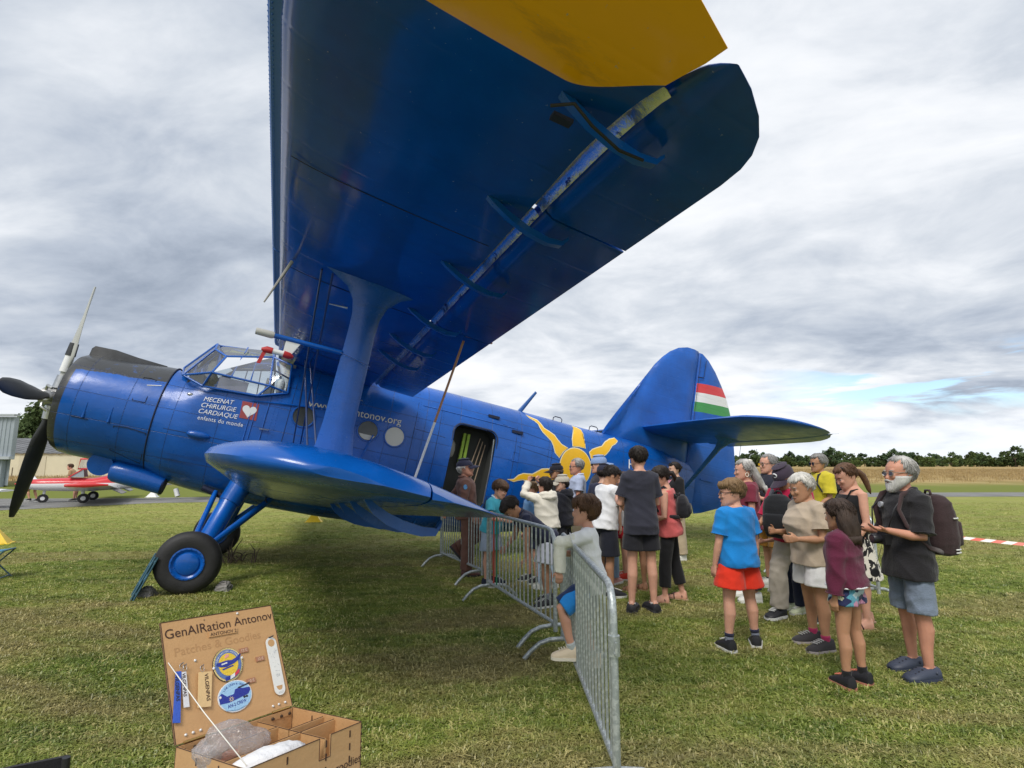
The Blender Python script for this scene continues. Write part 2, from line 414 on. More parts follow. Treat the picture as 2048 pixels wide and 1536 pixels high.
for x,y,s,k,lb in((142,248,1.02,0,'dark tree standing above the wood between the two grey-haired men'),(108,252,.92,1,'tree at the left end of the wood, just right of the tail'),(170,250,.95,0,'rounded tree above the wood just right of the ponytailed woman'),(221,246,1.10,1,'tall tree rising over the wood at the right, left of the last crown'),(238,248,1.22,0,'tallest crown of the wood at the right edge of the picture')):
    tree('broad_tree',TM[k],(lA,lB)[k],(x,y,-.2),(s*1.1,s*1.1,s),x,lb,None)
# trees behind the hangars on the left
tl=treemeshes(77,11,5.2,60,.30,120); tl2=treemeshes(78,10,4.6,55,.30,120)
for i,(x,y,s,l) in enumerate([(-68.5,84,1.03,'tall green tree beside the grey hangar, behind the long cream shed'),(-74,86,.95,'tree behind the cream shed, half hidden by the grey hangar'),(-62.5,88,.86,'green tree behind the cream shed, seen past the propeller'),(-57,95,.7,'small far tree behind the ridge of the cream shed')]):
    tree('broad_tree',(tl,tl2)[i%2],lB if i!=1 else lA,(x,y,0),(s,s,s),i*1.3,l,'trees behind the hangars')
# ------------------------------------------------------------------ hangars
steel=mat('grey_cladding',(.30,.34,.38),.55,.1,20,.12,.6,spec=.4)
steel2=mat('grey_cladding_lower',(.26,.30,.34),.55,.1,20,.12,.6,spec=.4)
trimm=mat('grey_trim',(.40,.43,.46),.5,0)
hg=empty('hangar',(-37.75,40,0),R(2),'grey ribbed steel hangar at the left edge behind the white wing','hangar')
def ribbed(x0,x1,z0,z1,y,pitch,depth):
    b=MB(); n=max(1,int((x1-x0)/pitch)); poly=[]
    for i in range(n):
        a=x0+(x1-x0)*i/n; p=(x1-x0)/n
        poly+=[(a,y),(a+p*.55,y),(a+p*.65,y-depth),(a+p*.9,y-depth)]
    poly.append((x1,y)); back=[(x1,y+.3),(x0,y+.3)]
    return b.prism(poly+back,z1-z0,Matrix.Translation((0,0,z0)))
ribbed(-12,1.9,1.95,5.0,0,.28,.05).build('upper_cladding',steel,hg)
ribbed(-12,1.35,0,1.95,.02,.24,.05).build('sliding_door',steel2,hg)
MB().box((-5.05,-.08,2.06),(14.1,.45,.2)).build('gutter',trimm,hg)
MB().prism([(-12,.36),(1.6,.36),(-7.5,11),(-12,11)],4.9,Matrix.Translation((0,0,.1))).build('wall',steel,hg)
MB().box((-5.05,-.04,5.12),(14.1,.5,.14)).build('eave_trim',trimm,hg)
cream=mat('cream_render',(.60,.56,.42),.8,.2,15,.08,.5); rooft=mat('fibre_cement_roof',(.13,.135,.145),.8,.4,5,.3,.7)
sh=empty('shed',(-58,70,0),R(8),'long cream shed with a dark grey corrugated roof behind the red aircraft','shed')
MB().prism([(-13,0),(9,0),(9,3.0),(-13,3.0)],.3,Matrix.Translation((0,0,0))@Matrix.Rotation(R(90),4,'X')).build('long_wall',cream,sh)
# gable to the right of the long wall
MB().prism([(0,0),(13,0),(13,3.0),(6.5,5.0),(0,3.0)],.3,Matrix.Translation((9.1,-.15,0))@Matrix.Rotation(R(36),4,'Z')@Matrix.Rotation(R(90),4,'X')).build('gable_wall',cream,sh)
rb=MB(); n=44
for i in range(n):
    xa=-13.6+i*23.2/n; wv=.04 if i%2 else 0
    A=[(xa,-.5,2.95+wv),(xa+23.2/n,-.5,2.95+wv),(xa+23.2/n+3.6,5.2,4.95+wv),(xa+3.6,5.2,4.95+wv)]
    rb.add(A+[(p[0],p[1],p[2]-.12) for p in A],[(0,1,2,3),(7,6,5,4),(0,4,5,1),(1,5,6,2),(2,6,7,3),(3,7,4,0)])
rb.build('roof',rooft,sh,weld=False)
for i in range(3): MB().box((-8+i*6.5,-.33,1.3),(3.0,.06,2.5)).build('door',mat('cream_door',(.54,.50,.38),.7),sh)
for i,lb in enumerate(('thin wooden post left of the propeller blade, before the cream shed','thin wooden post beside the aircraft door, before the cream shed')):
    e=empty('fence_post',(-58+(-10.5 if i==0 else 1.5),63.5,0),0,lb,'fence post'); MB().tube([(0,0,0),(0,0,1.2)],.06,6).build('post',mat('post_wood',(.2,.16,.11),.9),e)
# ------------------------------------------------------------------ the big blue biplane
PH=R(11.5); yaw=math.atan2(.37532455,.92689346)
PO=Vector((-4.92009516,9.17553522,0))
aft=Vector((math.cos(yaw),math.sin(yaw),0)); prt=Vector((math.sin(yaw),-math.cos(yaw),0))
ax=aft*math.cos(PH)-Vector((0,0,math.sin(PH))); az=aft*math.sin(PH)+Vector((0,0,math.cos(PH)))
plane=empty('biplane',(0,0,0),0,'big blue biplane with a yellow sun on its side and a tall tail','aircraft')
plane.matrix_world=Matrix(((ax.x,-prt.x,az.x,PO.x),(ax.y,-prt.y,az.y,PO.y),(ax.z,-prt.z,az.z,PO.z),(0,0,0,1)))
def P(X,Y,Z): return Vector((X,-Y,Z))      # aft, port, up -> mesh coordinates of the aircraft
BLUE=(.003,.092,.42)
def panelbump(g,co,b,lines):
    pass
def paintmat(name,col,rough=.26,fn=None,wav=.35,ribs=None,rivets=False):
    if name in MATS: return MATS[name]
    m=bpy.data.materials.new(name); m.use_nodes=True; g=NT(m.node_tree); b=m.node_tree.nodes['Principled BSDF']
    co=g.n('ShaderNodeTexCoord').outputs['Object']
    n=g.noise(co,1.6,6,.65); c=g.ramp(n,[(.3,tuple(x*.74 for x in col)),(.7,tuple(min(1,x*1.16) for x in col))])
    if fn: c=fn(g,c,co)
    # grime streaks and worn spots
    gr=g.noise(g.n('ShaderNodeMapping',inp={'Vector':co,'Scale':(.5,2,3)}).outputs[0],2.5,7,.75)
    c=g.mix(g.math('MULTIPLY',g.smooth(gr,.56,.72),.28),c,(.02,.03,.05))
    sp=g.noise(co,34,3,.6); c=g.mix(g.math('MULTIPLY',g.smooth(sp,.70,.76),.5),c,(.30,.36,.45))
    if rivets:
        x,y,z=g.xyz(co)
        def ln(a,pa): return g.smooth(g.math('MULTIPLY',g.math('ABSOLUTE',g.math('SUBTRACT',g.math('FRACT',g.math('DIVIDE',a,pa)),.5)),pa),.0075,.003)
        c=g.mix(g.math('MULTIPLY',g.math('MAXIMUM',ln(x,.62),ln(z,.36)),.55),c,(.004,.02,.09))
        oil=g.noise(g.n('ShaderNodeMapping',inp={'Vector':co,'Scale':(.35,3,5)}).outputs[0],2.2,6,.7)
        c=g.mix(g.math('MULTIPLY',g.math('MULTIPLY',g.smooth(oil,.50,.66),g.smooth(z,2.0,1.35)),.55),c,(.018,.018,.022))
    g.link(c,b.inputs['Base Color'])
    rn=g.noise(co,3,5,.7); g.link(g.lin(rn,.3,.7,rough*.75,rough*1.45),b.inputs['Roughness'])
    b.inputs['Specular IOR Level'].default_value=.38; b.inputs['Coat Weight'].default_value=.2; b.inputs['Coat Roughness'].default_value=.10
    h=g.math('MULTIPLY',g.noise(g.n('ShaderNodeMapping',inp={'Vector':co,'Scale':(1,1,1.6)}).outputs[0],2.6,3,.5),wav)
    h=g.math('ADD',h,g.math('MULTIPLY',g.noise(co,90,2,.5),.012))
    if ribs:
        axis,pitch,amp=ribs
        q=g.xyz(co)[axis]; s=g.math('ABSOLUTE',g.math('SUBTRACT',g.math('FRACT',g.math('DIVIDE',q,pitch)),.5))
        h=g.math('ADD',h,g.math('MULTIPLY',g.smooth(s,.0,.06),amp))
    if rivets:
        x,y,z=g.xyz(co)
        def dots(a,pa,c_,pc):
            u=g.math('MULTIPLY',g.math('ABSOLUTE',g.math('SUBTRACT',g.math('FRACT',g.math('DIVIDE',a,pa)),.5)),pa); v=g.math('MULTIPLY',g.math('SUBTRACT',g.math('FRACT',g.math('DIVIDE',c_,pc)),.5),pc)
            return g.smooth(g.math('SQRT',g.math('ADD',g.math('MULTIPLY',u,u),g.math('MULTIPLY',v,v))),.011,.005),g.smooth(u,.006,.002)
        d1,l1=dots(x,.62,z,.05); d2,l2=dots(z,.36,x,.05)
        h=g.math('ADD',h,g.math('MULTIPLY',g.math('MAXIMUM',d1,d2),.16)); h=g.math('SUBTRACT',h,g.math('MULTIPLY',g.math('MAXIMUM',l1,l2),.25))
    bp=g.n('ShaderNodeBump',inp={'Height':h,'Strength':.55,'Distance':.03}); g.link(bp.outputs[0],b.inputs['Normal'])
    MATS[name]=m; return m
blue=paintmat('blue_paint',BLUE,wav=.30); fusblue=paintmat('fuselage_paint',BLUE,.27,wav=.5,rivets=True)
YEL=(.92,.42,.008)
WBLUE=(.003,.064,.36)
def wingprint(g,c,co):
    x,y,z=g.xyz(co)
    lim=g.math('ADD',8.36,g.math('MULTIPLY',g.smooth(x,1.45,1.95),.26))
    return g.mix(g.smooth(g.math('SUBTRACT',g.math('ABSOLUTE',y),lim),0,.006),c,YEL)
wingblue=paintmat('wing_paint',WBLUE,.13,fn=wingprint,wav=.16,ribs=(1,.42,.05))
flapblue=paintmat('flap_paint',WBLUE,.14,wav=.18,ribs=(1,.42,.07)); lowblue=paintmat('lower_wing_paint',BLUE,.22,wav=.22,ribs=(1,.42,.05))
darkm=mat('seam_dark',(.006,.012,.04),.7)
white=mat('white_paint',(.75,.76,.78),.45,.1,30,.06,4)
rubber=mat('rubber',(.016,.016,.018),.65,.35,40,.35,6)
blackp=mat('black_paint',(.03,.033,.038),.45,.3,6,.5,5)
alum=mat('bare_metal',(.50,.51,.52),.35,.1,40,.15,8,metal=.9)
# fuselage section: X, top, bottom, half width, exponent
FUS=[(-1.16,3.03,1.33,.85,2.0),(-.9,3.06,1.25,.885,2.1),(-.6,3.35,1.21,.91,2.3),(-.3,3.60,1.18,.925,2.5),(.0,3.64,1.16,.93,2.7),(.5,3.68,1.13,.93,3.0),(1.5,3.72,1.12,.93,3.1),(3.0,3.745,1.16,.92,3.0),(3.8,3.75,1.22,.89,2.9),(4.5,3.755,1.31,.84,2.7),(5.2,3.755,1.45,.76,2.6),(6.0,3.75,1.62,.65,2.5),(6.8,3.75,1.82,.53,2.35),(7.5,3.75,2.02,.42,2.25),(8.3,3.72,2.24,.29,2.1),(9.0,3.6,2.40,.15,2.0),(9.4,3.5,2.50,.06,2.0)]
def fsec(X): return lerp(FUS,X)
def skinY(X,Z,off=.006):
    t,b,hw,n=fsec(X); q=min(.999,abs(Z-(t+b)/2)/((t-b)/2)); return hw*(1-q**n)**(1/n)+off
def fring(X,sc=1.0,n=56):
    t,b,hw,e=fsec(X); zc=(t+b)/2; hz=(t-b)/2; out=[]
    for k in range(n):
        a=2*math.pi*k/n; c,s=math.cos(a),math.sin(a)
        out.append(P(X,math.copysign(abs(c)**(2/e),c)*hw*sc,zc+math.copysign(abs(s)**(2/e),s)*hz*sc))
    return out
fb=MB(); xs=[-1.16+i*.11 for i in range(97)]
fb.loft([fring(x) for x in xs if x<9.4])
fus=fb.build('fuselage',blue,plane,60)
sol=fus.modifiers.new('s','SOLIDIFY'); sol.thickness=.03; sol.offset=-1
def roundrect(x0,x1,z0,z1,r,n=6):
    pts=[]
    for cx,cz,a0 in((x1-r,z1-r,0),(x0+r,z1-r,90),(x0+r,z0+r,180),(x1-r,z0+r,270)):
        for i in range(n+1): a=R(a0+90*i/n); pts.append((cx+r*math.cos(a),cz+r*math.sin(a)))
    return pts
MXZ=Matrix(((1,0,0,0),(0,0,-1,0),(0,1,0,0),(0,0,0,1)))   # (x,z,depth to port) -> mesh coordinates
door=roundrect(3.33,4.15,1.72,3.13,.16)
dc=MB().prism(door,.9,MXZ@Matrix.Translation((0,0,.45))).build('cut',None)
cc=MB().prism([(-.985,2.87),(-.66,2.77),(.11,2.81),(.52,2.95),(.47,3.50),(.30,3.78),(-1.2,3.78),(-1.2,3.06)],2.2,MXZ@Matrix.Translation((0,0,-1.1))).build('cut',None)
for k in(dc,cc):
    k.parent=plane
    bo=fus.modifiers.new('b','BOOLEAN'); bo.object=k; bo.solver='EXACT'; bo.operation='DIFFERENCE'
bpy.context.view_layer.update(); bake(fus)
for p in fus.data.polygons: p.use_smooth=True
fus.data.set_sharp_from_angle(angle=R(50))
fus.data.materials.clear(); fus.data.materials.append(fusblue)
# cabin: lining with the same door hole, floor, hung things
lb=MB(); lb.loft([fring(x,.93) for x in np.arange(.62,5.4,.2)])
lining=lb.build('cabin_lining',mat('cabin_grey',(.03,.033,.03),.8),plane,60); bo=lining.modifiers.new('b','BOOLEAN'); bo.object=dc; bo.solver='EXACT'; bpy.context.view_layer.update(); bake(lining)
for k in(dc,cc): bpy.data.objects.remove(k)
MB().box(P(2.6,0,1.72),(4.4,1.5,.05)).build('cabin_floor',mat('cabin_floor',(.12,.10,.08),.8),plane)
MB().box(P(4.72,.05,2.5),(.04,1.3,1.6)).build('cabin_bulkhead',mat('bulkhead_brown',(.16,.085,.05),.7),plane)
MB().box(P(4.0,-.25,2.35),(.9,.05,1.4)).build('freight_panel',mat('panel_brown',(.13,.075,.05),.6),plane)
v=MB()
for i,(dxx,w0) in enumerate(((0,.05),(.08,.05))):
    v.loft([[P(3.62+dxx+w0*s*.5,.55+.03*q,z) for s,q in((-1,-1),(1,-1),(1,1),(-1,1))] for z in(3.02,2.75,2.5,2.42)])
v.build('hi_vis_vest',mat('hi_vis_yellow',(.26,.40,.05),.8,.4,12,.3,5),plane,50)
for i in range(3): MB().tube([P(3.95+i*.06,.5,3.0-.05*i),P(3.72+i*.10,.62,1.8)],.010,6).build('cabin_rod',mat('rod_brown',(.30,.22,.15),.6),plane)
MB().ball(P(3.45,.40,2.70),(.10,.10,.2),8,6).build('hanging_bag',mat('bag_grey',(.35,.34,.31),.8,.5,20),plane,180)
MB().tube([P(3.72,.72,2.02),P(3.72,.72,2.2)],[.07,.08],12).build('bucket',mat('bucket_grey',(.5,.52,.53),.5),plane,50)
# door frame and aft door edge
fr=MB(); dp=[(x,z) for x,z in roundrect(3.31,4.17,1.70,3.15,.17)]
fr.tube([P(x,skinY(x,z,.002),z) for x,z in dp],.016,6,closed=True); fr.build('door_frame',mat('door_frame_dark',(.02,.035,.09),.5),plane,60)
MB().tube([P(4.14,.80,1.85),P(4.13,.84,2.5),P(4.10,.83,3.0)],.012,6).build('door_edge',alum,plane,60)
# nose cowling, lip, black top, seams
cw=MB(); prof=[(-2.42,.62),(-2.45,.66),(-2.44,.72),(-2.36,.765),(-2.2,.785),(-1.9,.80),(-1.5,.83),(-1.18,.853)]
def ringX(X,r,zc=2.19,n=48): return [P(X,r*math.cos(2*math.pi*k/n),zc+r*math.sin(2*math.pi*k/n)) for k in range(n)]
def cowlprint(g,c,co):
    x,y,z=g.xyz(co); n=g.noise(co,5,5,.7)
    e=g.math('ADD',z,g.math('MULTIPLY',g.math('SUBTRACT',n,.5),.10)); lim=g.math('ADD',2.64,g.math('MULTIPLY',g.math('ADD',x,2.3),.075))
    k=g.smooth(g.math('SUBTRACT',e,lim),-.006,.012)
    k2=g.smooth(g.math('ADD',x,g.math('MULTIPLY',n,.01)),-2.325,-2.335)
    wv=g.smooth(g.noise(co,8,6,.75),.60,.68)
    blk=g.mix(g.math('MULTIPLY',wv,.5),(.035,.038,.042),(.02,.09,.32))
    return g.mix(g.math('MAXIMUM',k,k2),c,blk)
cowl=paintmat('cowl_paint',BLUE,.3,fn=cowlprint,wav=.4,rivets=True)
cw.loft([ringX(x,r) for x,r in prof],cap=False); cw.loft([ringX(-2.42,.62),ringX(-2.1,.60),ringX(-2.05,.1)],cap=True)
cow=cw.build('engine_cowling',cowl,plane,50)
MB().tube([p for p in ringX(-1.17,.856)],.010,6,closed=True).build('cowl_seam',darkm,cow,60)
eng=MB()
for k in range(9):
    a=2*math.pi*k/9; c,s=math.cos(a),math.sin(a)
    eng.tube([P(-2.16,.15*c,2.19+.15*s),P(-2.16,.56*c,2.19+.56*s)],[.12,.09],10)
eng.ball(P(-2.2,0,2.19),(.16,.27,.27),14,8)
eng.build('engine',mat('engine_grey',(.05,.05,.052),.5,.4,20,metal=.4),plane,50)
sc=MB(); sc.loft([[P(x,y,z) for y,z in((-w,zb),(-w*.9,zt),(w*.9,zt),(w,zb))] for x,w,zb,zt in((-2.37,.22,2.90,3.03),(-2.33,.24,2.90,3.075),(-2.05,.24,2.94,3.085),(-1.75,.22,2.96,3.05),(-1.35,.16,2.98,3.03))])
sc.build('air_scoop',blackp,cow,40)
def skinloop(pts,r,name,m,par,surf):
    MB().tube([surf(x,z) for x,z in pts],r,5,closed=True).build(name,m,par,60)
def cowY(X,Z): 
    r=float(np.interp(X,[p[0] for p in prof[3:]],[p[1] for p in prof[3:]])); return P(X,math.sqrt(max(.0001,r*r-(Z-2.19)**2))+.002,Z)
skinloop([(-1.50,2.36),(-1.33,2.36),(-1.33,2.42),(-1.32,2.73),(-1.40,2.74),(-1.49,2.73)],.006,'access_hatch',darkm,cow,cowY)
skinloop([(-1.62,1.60),(-1.62,1.95),(-1.45,1.96),(-1.20,1.93),(-1.20,1.6),(-1.22,1.48)],.006,'access_hatch',darkm,cow,cowY)
for X in(-2.02,-1.70): MB().tube([cowY(X,1.98),cowY(X+.01,2.20)],[.022,.004],6).build('cowl_latch',blue,cow,60)
MB().tube([cowY(-2.16,1.97),cowY(-1.95,1.965)],.006,5).build('hinge_line',darkm,cow)
MB().tube([cowY(-1.40,2.62),cowY(-1.22,2.66)],.008,5).build('cowl_handle',white,cow)
# oil cooler and exhaust under the nose
oc=MB(); oc.tube([P(-1.58,.30,1.30),P(-1.52,.30,1.30),P(-1.2,.30,1.27),P(-.86,.30,1.22)],[.13,.16,.165,.15],20,up=(0,0,1)); oc.build('oil_cooler_pod',blue,plane,40)
MB().tube([P(-.87,.30,1.215),P(-.84,.30,1.212)],[.155,.14],20).build('pod_outlet',darkm,plane,40)
ex=MB(); ex.tube([P(-1.73,.02,1.42),P(-1.73,.36,1.36)],[.16,.165],22); ex.build('exhaust_cover',blue,plane,40)
MB().tube([P(-1.85,.0,1.36),P(-1.5,.0,1.34),P(-1.4,-.1,1.4)],[.09,.09,.09],10).build('exhaust_pipe',blackp,plane,60)
MB().tube([P(-.66,.45,1.20),P(-.6,.48,1.10)],.035,8).build('drain_pipe',white,plane,60)
# propeller
prop=MB().tube([P(-2.86,0,2.20),P(-2.82,0,2.20),P(-2.6,0,2.20),P(-2.4,0,2.20)],[.05,.12,.15,.17],18).build('propeller',mat('hub_grey',(.34,.34,.34),.45,.2,20,.2,6,metal=.6),plane,50)
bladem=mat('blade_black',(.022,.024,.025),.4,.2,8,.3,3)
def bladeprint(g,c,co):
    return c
bladelit=mat('blade_lit',(.42,.43,.42),.5,.1,8,.1,3)  # paler copy of the blade black; light on the upright blade put into colour
def blade(ang,m):
    b=MB(); rings=[]; N=14
    dirv=Vector((0,math.cos(ang),math.sin(ang)))     # Y port, Z up
    for i in range(N+1):
        t=i/N; r=.20+1.60*t
        ch=float(np.interp(t,[0,.12,.3,.55,.8,.93,1],[.09,.11,.23,.27,.24,.19,.10])); th=float(np.interp(t,[0,.2,.5,1],[.085,.07,.04,.03]))
        tw=R(float(np.interp(t,[0,.25,.6,1],[52,44,26,15])))
        tang=Vector((0,-dirv.z,dirv.y))
        u=tang*math.cos(tw)+Vector((-1,0,0))*math.sin(tw); wv=Vector((1,0,0))*math.cos(tw)+tang*math.sin(tw)
        c=Vector((-2.66,0,2.20))+dirv*r; ring=[]
        for k in range(12):
            a=2*math.pi*k/12; q=c+u*(math.cos(a)*ch/2)+wv*(math.sin(a)*th/2); ring.append(P(q.x,q.y,q.z))
        rings.append(ring)
    b.loft(rings); o=b.build('blade',m,prop,60)
    return o
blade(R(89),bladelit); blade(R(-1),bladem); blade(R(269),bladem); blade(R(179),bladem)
for ang in(89,-1,269,179):
    dv=Vector((0,math.cos(R(ang)),math.sin(R(ang)))); c=Vector((-2.66,0,2.20))
    MB().tube([P(*(c+dv*.14)),P(*(c+dv*.34))],[.085,.07],12).build('blade_cuff',alum,prop,50)
    tv=Vector((0,-dv.z,dv.y)); MB().tube([P(*(c+dv*.12+tv*.09+Vector((-.1,0,0)))),P(*(c+dv*.17+tv*.15+Vector((-.08,0,0)))),P(*(c+dv*.22+tv*.12))],.022,7).build('counterweight',alum,prop,60)
# bands on the root of the upright blade
c=Vector((-2.66,0,2.20))
for r0,r1,m in((.40,.66,white),(.66,.86,blackp)):
    dv=Vector((0,math.cos(R(89)),math.sin(R(89)))); MB().tube([P(*(c+dv*r0)),P(*(c+dv*r1))],[.072,.062],10).build('blade_sleeve',m,prop,50)
# canopy
bar=paintmat('frame_paint',BLUE,.3,wav=.05); gls=glassmat('canopy_glass',(.86,.91,.93),.93)
def both(Y,f): 
    for s in(1,-1): f(s)
C=dict(S0=(-.98,.80,2.88),S1=(-.66,.93,2.77),S2=(.11,.97,2.81),S3=(.52,.935,2.96),M0=(-.98,.80,2.90),M1=(-.59,.97,3.00),M2=(.24,.985,3.00),R1=(-.70,.56,3.42),R1b=(-.50,.70,3.33),R2=(.16,.70,3.50),R3=(.47,.86,3.42),W0=(-1.10,.0,3.05),W1=(-.72,.0,3.58),T2=(.12,0,3.69),W0h=(-1.06,.42,3.03),W1h=(-.73,.30,3.55))
def cp(k,s=1): x,y,z=C[k]; return P(x,y*s,z)
cf=MB()
def bars(lst,r=.017,s=1,cfm=None):
    for a,b in lst: (cfm or cf).tube([cp(a,s),cp(b,s)],r,6)
for s in(1,-1):
    bars([('S0','S1'),('S1','S2'),('S2','S3'),('S0','M1'),('M1','M2'),('S1','M1'),('S2','M2'),('M1','R1b'),('R1','R1b'),('R1b','R2'),('R2','M2'),('S0','R1'),('R1','W1h'),('W1h','W1'),('W0','W0h'),('W0h','S0'),('W0h','W1h'),('R2','R3'),('R3','S3'),('M2','S3')],.017,s)
    for t in(.33,.66):
        a=cp('M1',s).lerp(cp('M2',s),t); b=cp('R1b',s).lerp(cp('R2',s),t); cf.tube([a,b],.010,5)
    a=cp('R2',s); cf.tube([a,P(.12,.35*s,3.66),cp('T2')],.017,6)
    cf.tube([cp('R1',s).lerp(cp('R2',s),.5),P(-.28,.3*s,3.62)],.012,5)
cf.tube([cp('W1'),cp('T2')],.017,6)
can=cf.build('canopy_frame',bar,plane,60)
def pane(ks,s): 
    b=MB(); b.add([cp(k,s) if isinstance(k,str) else P(k[0],k[1]*s,k[2]) for k in ks],[tuple(range(len(ks)))]); b.build('window_pane',gls,can)
for s in(1,-1):
    for ks in(('S0','S1','M1'),('S1','S2','M2','M1'),('S2','S3','M2'),('S0','M1','R1b','R1'),('M1','M2','R2','R1b'),('M2','S3','R3','R2'),('W0h','S0','R1','W1h'),('W0','W0h','W1h','W1'),('R1','R1b','R2',(.12,.35,3.66),'T2','W1','W1h')): pane(ks,s)
# cockpit inside
MB().box(P(-.82,0,2.80),(.2,1.3,.35)).build('instrument_panel',mat('panel_black',(.03,.03,.033),.6),plane)
for y in(.42,-.42):
    st=MB(); st.box(P(-.05,y,2.55),(.45,.42,.12)); st.box(P(.20,y,2.85),(.10,.40,.62)); st.build('pilot_seat',mat('seat_grey',(.20,.20,.20),.8),plane)
MB().box(P(.50,.35,3.0),(.06,.8,.9)).build('cockpit_bulkhead',mat('pale_bulkhead',(.24,.25,.24),.7),plane)
MB().box(P(-.30,.62,2.90),(.42,.05,.22)).build('map_board',mat('lilac_board',(.30,.29,.38),.7),plane)
MB().ball(P(-.62,.5,2.95),(.08,.09,.10),8,6).build('compass',mat('panel_black',(.03,.03,.033),.6),plane,180)
MB().ball(P(.38,.80,3.05),(.07,.05,.13),8,6).build('seat_cushion',white,plane,180)
# wings
def naca(t,m=.028,p=.4,th=.14):
    yt=5*th*(.2969*math.sqrt(max(t,0))-.126*t-.3516*t*t+.2843*t**3-.1015*t**4)
    yc=m/p**2*(2*p*t-t*t) if t<p else m/(1-p)**2*((1-2*p)+2*p*t-t*t)
    return yc+yt,yc-yt
def wing(name,m,ys,LE,TE,ZLE,inc,x0=None,x1=None,s=1,th=.14,flap=False,zoff=0):
    """closed skin between chord stations x0..x1 (metres); LE, TE, ZLE are functions of Y"""
    rings=[]; N=12
    for Y in ys:
        le,te=LE(Y),TE(Y); c=max(te-le,.02); a=max(x0(Y) if callable(x0) else x0,le) if x0 else le; b=min(x1(Y) if callable(x1) else x1,te) if x1 else te
        if b-a<.01: b=a+.01
        up=[];lo=[]
        for i in range(N+1):
            q=.5*(1-math.cos(math.pi*i/N)); x=a+(b-a)*q; t=(x-le)/c
            u,l=naca(min(1,max(0,t)),th=th)
            if flap:
                mid=(u+l)/2; k=min(1,math.sqrt(max(0,(x-a)/(.10))+.0)); u=mid+(u-mid)*k; l=mid+(l-mid)*k
            z0=ZLE(Y)-inc*(x-.12)+zoff
            up.append(P(x,Y*s,z0+u*c)); lo.append(P(x,Y*s,z0+l*c))
        rings.append(up+lo[::-1][:-1] if not(x1 and not flap) else up+lo[::-1][:-1])
    b=MB(); b.loft(rings); return b.build(name,m,plane,40)
LEu=lambda Y: .205 if Y<7.75 else .205+1.03*(1-math.sqrt(max(0,1-((Y-7.75)/1.33)**2)))
TEt=[(0,2.45),(8.30,2.45),(8.42,2.435),(8.54,2.395),(8.65,2.31),(8.77,2.12),(8.84,1.93),(8.95,1.66),(9.03,1.45),(9.08,1.24)]
TEu=lambda Y: lerp(TEt,Y)
ZU=lambda Y: 3.822+.0437*(Y-5.0)
INC=.118
slotm=mat('slot_metal',(.62,.63,.65),.22,.6,14,metal=1.0,fn=lambda g,c,co:g.mix(g.smooth(g.noise(co,7,6,.75,.6),.56,.63),c,(.02,.05,.16)))
GAPA=lambda Y: lerp([(0,1.803),(6.5,1.805),(7.5,1.812),(8.05,1.825),(8.3,1.84),(8.5,1.865),(8.65,1.905),(8.72,1.935),(8.78,1.975),(8.80,2.0),(8.81,2.008)],Y)
GAPM=lambda Y: lerp([(0,1.745),(8.05,1.745),(8.3,1.765),(8.5,1.80),(8.65,1.855),(8.75,1.90),(8.84,1.95),(9.1,1.95)],Y)
ysU=[0,.9,1.8,2.8,3.8,4.8,5.8,6.8,7.4,7.75,8.0,8.2,8.35,8.46,8.55,8.65,8.75,8.84,8.92,8.98,9.03,9.06,9.075]
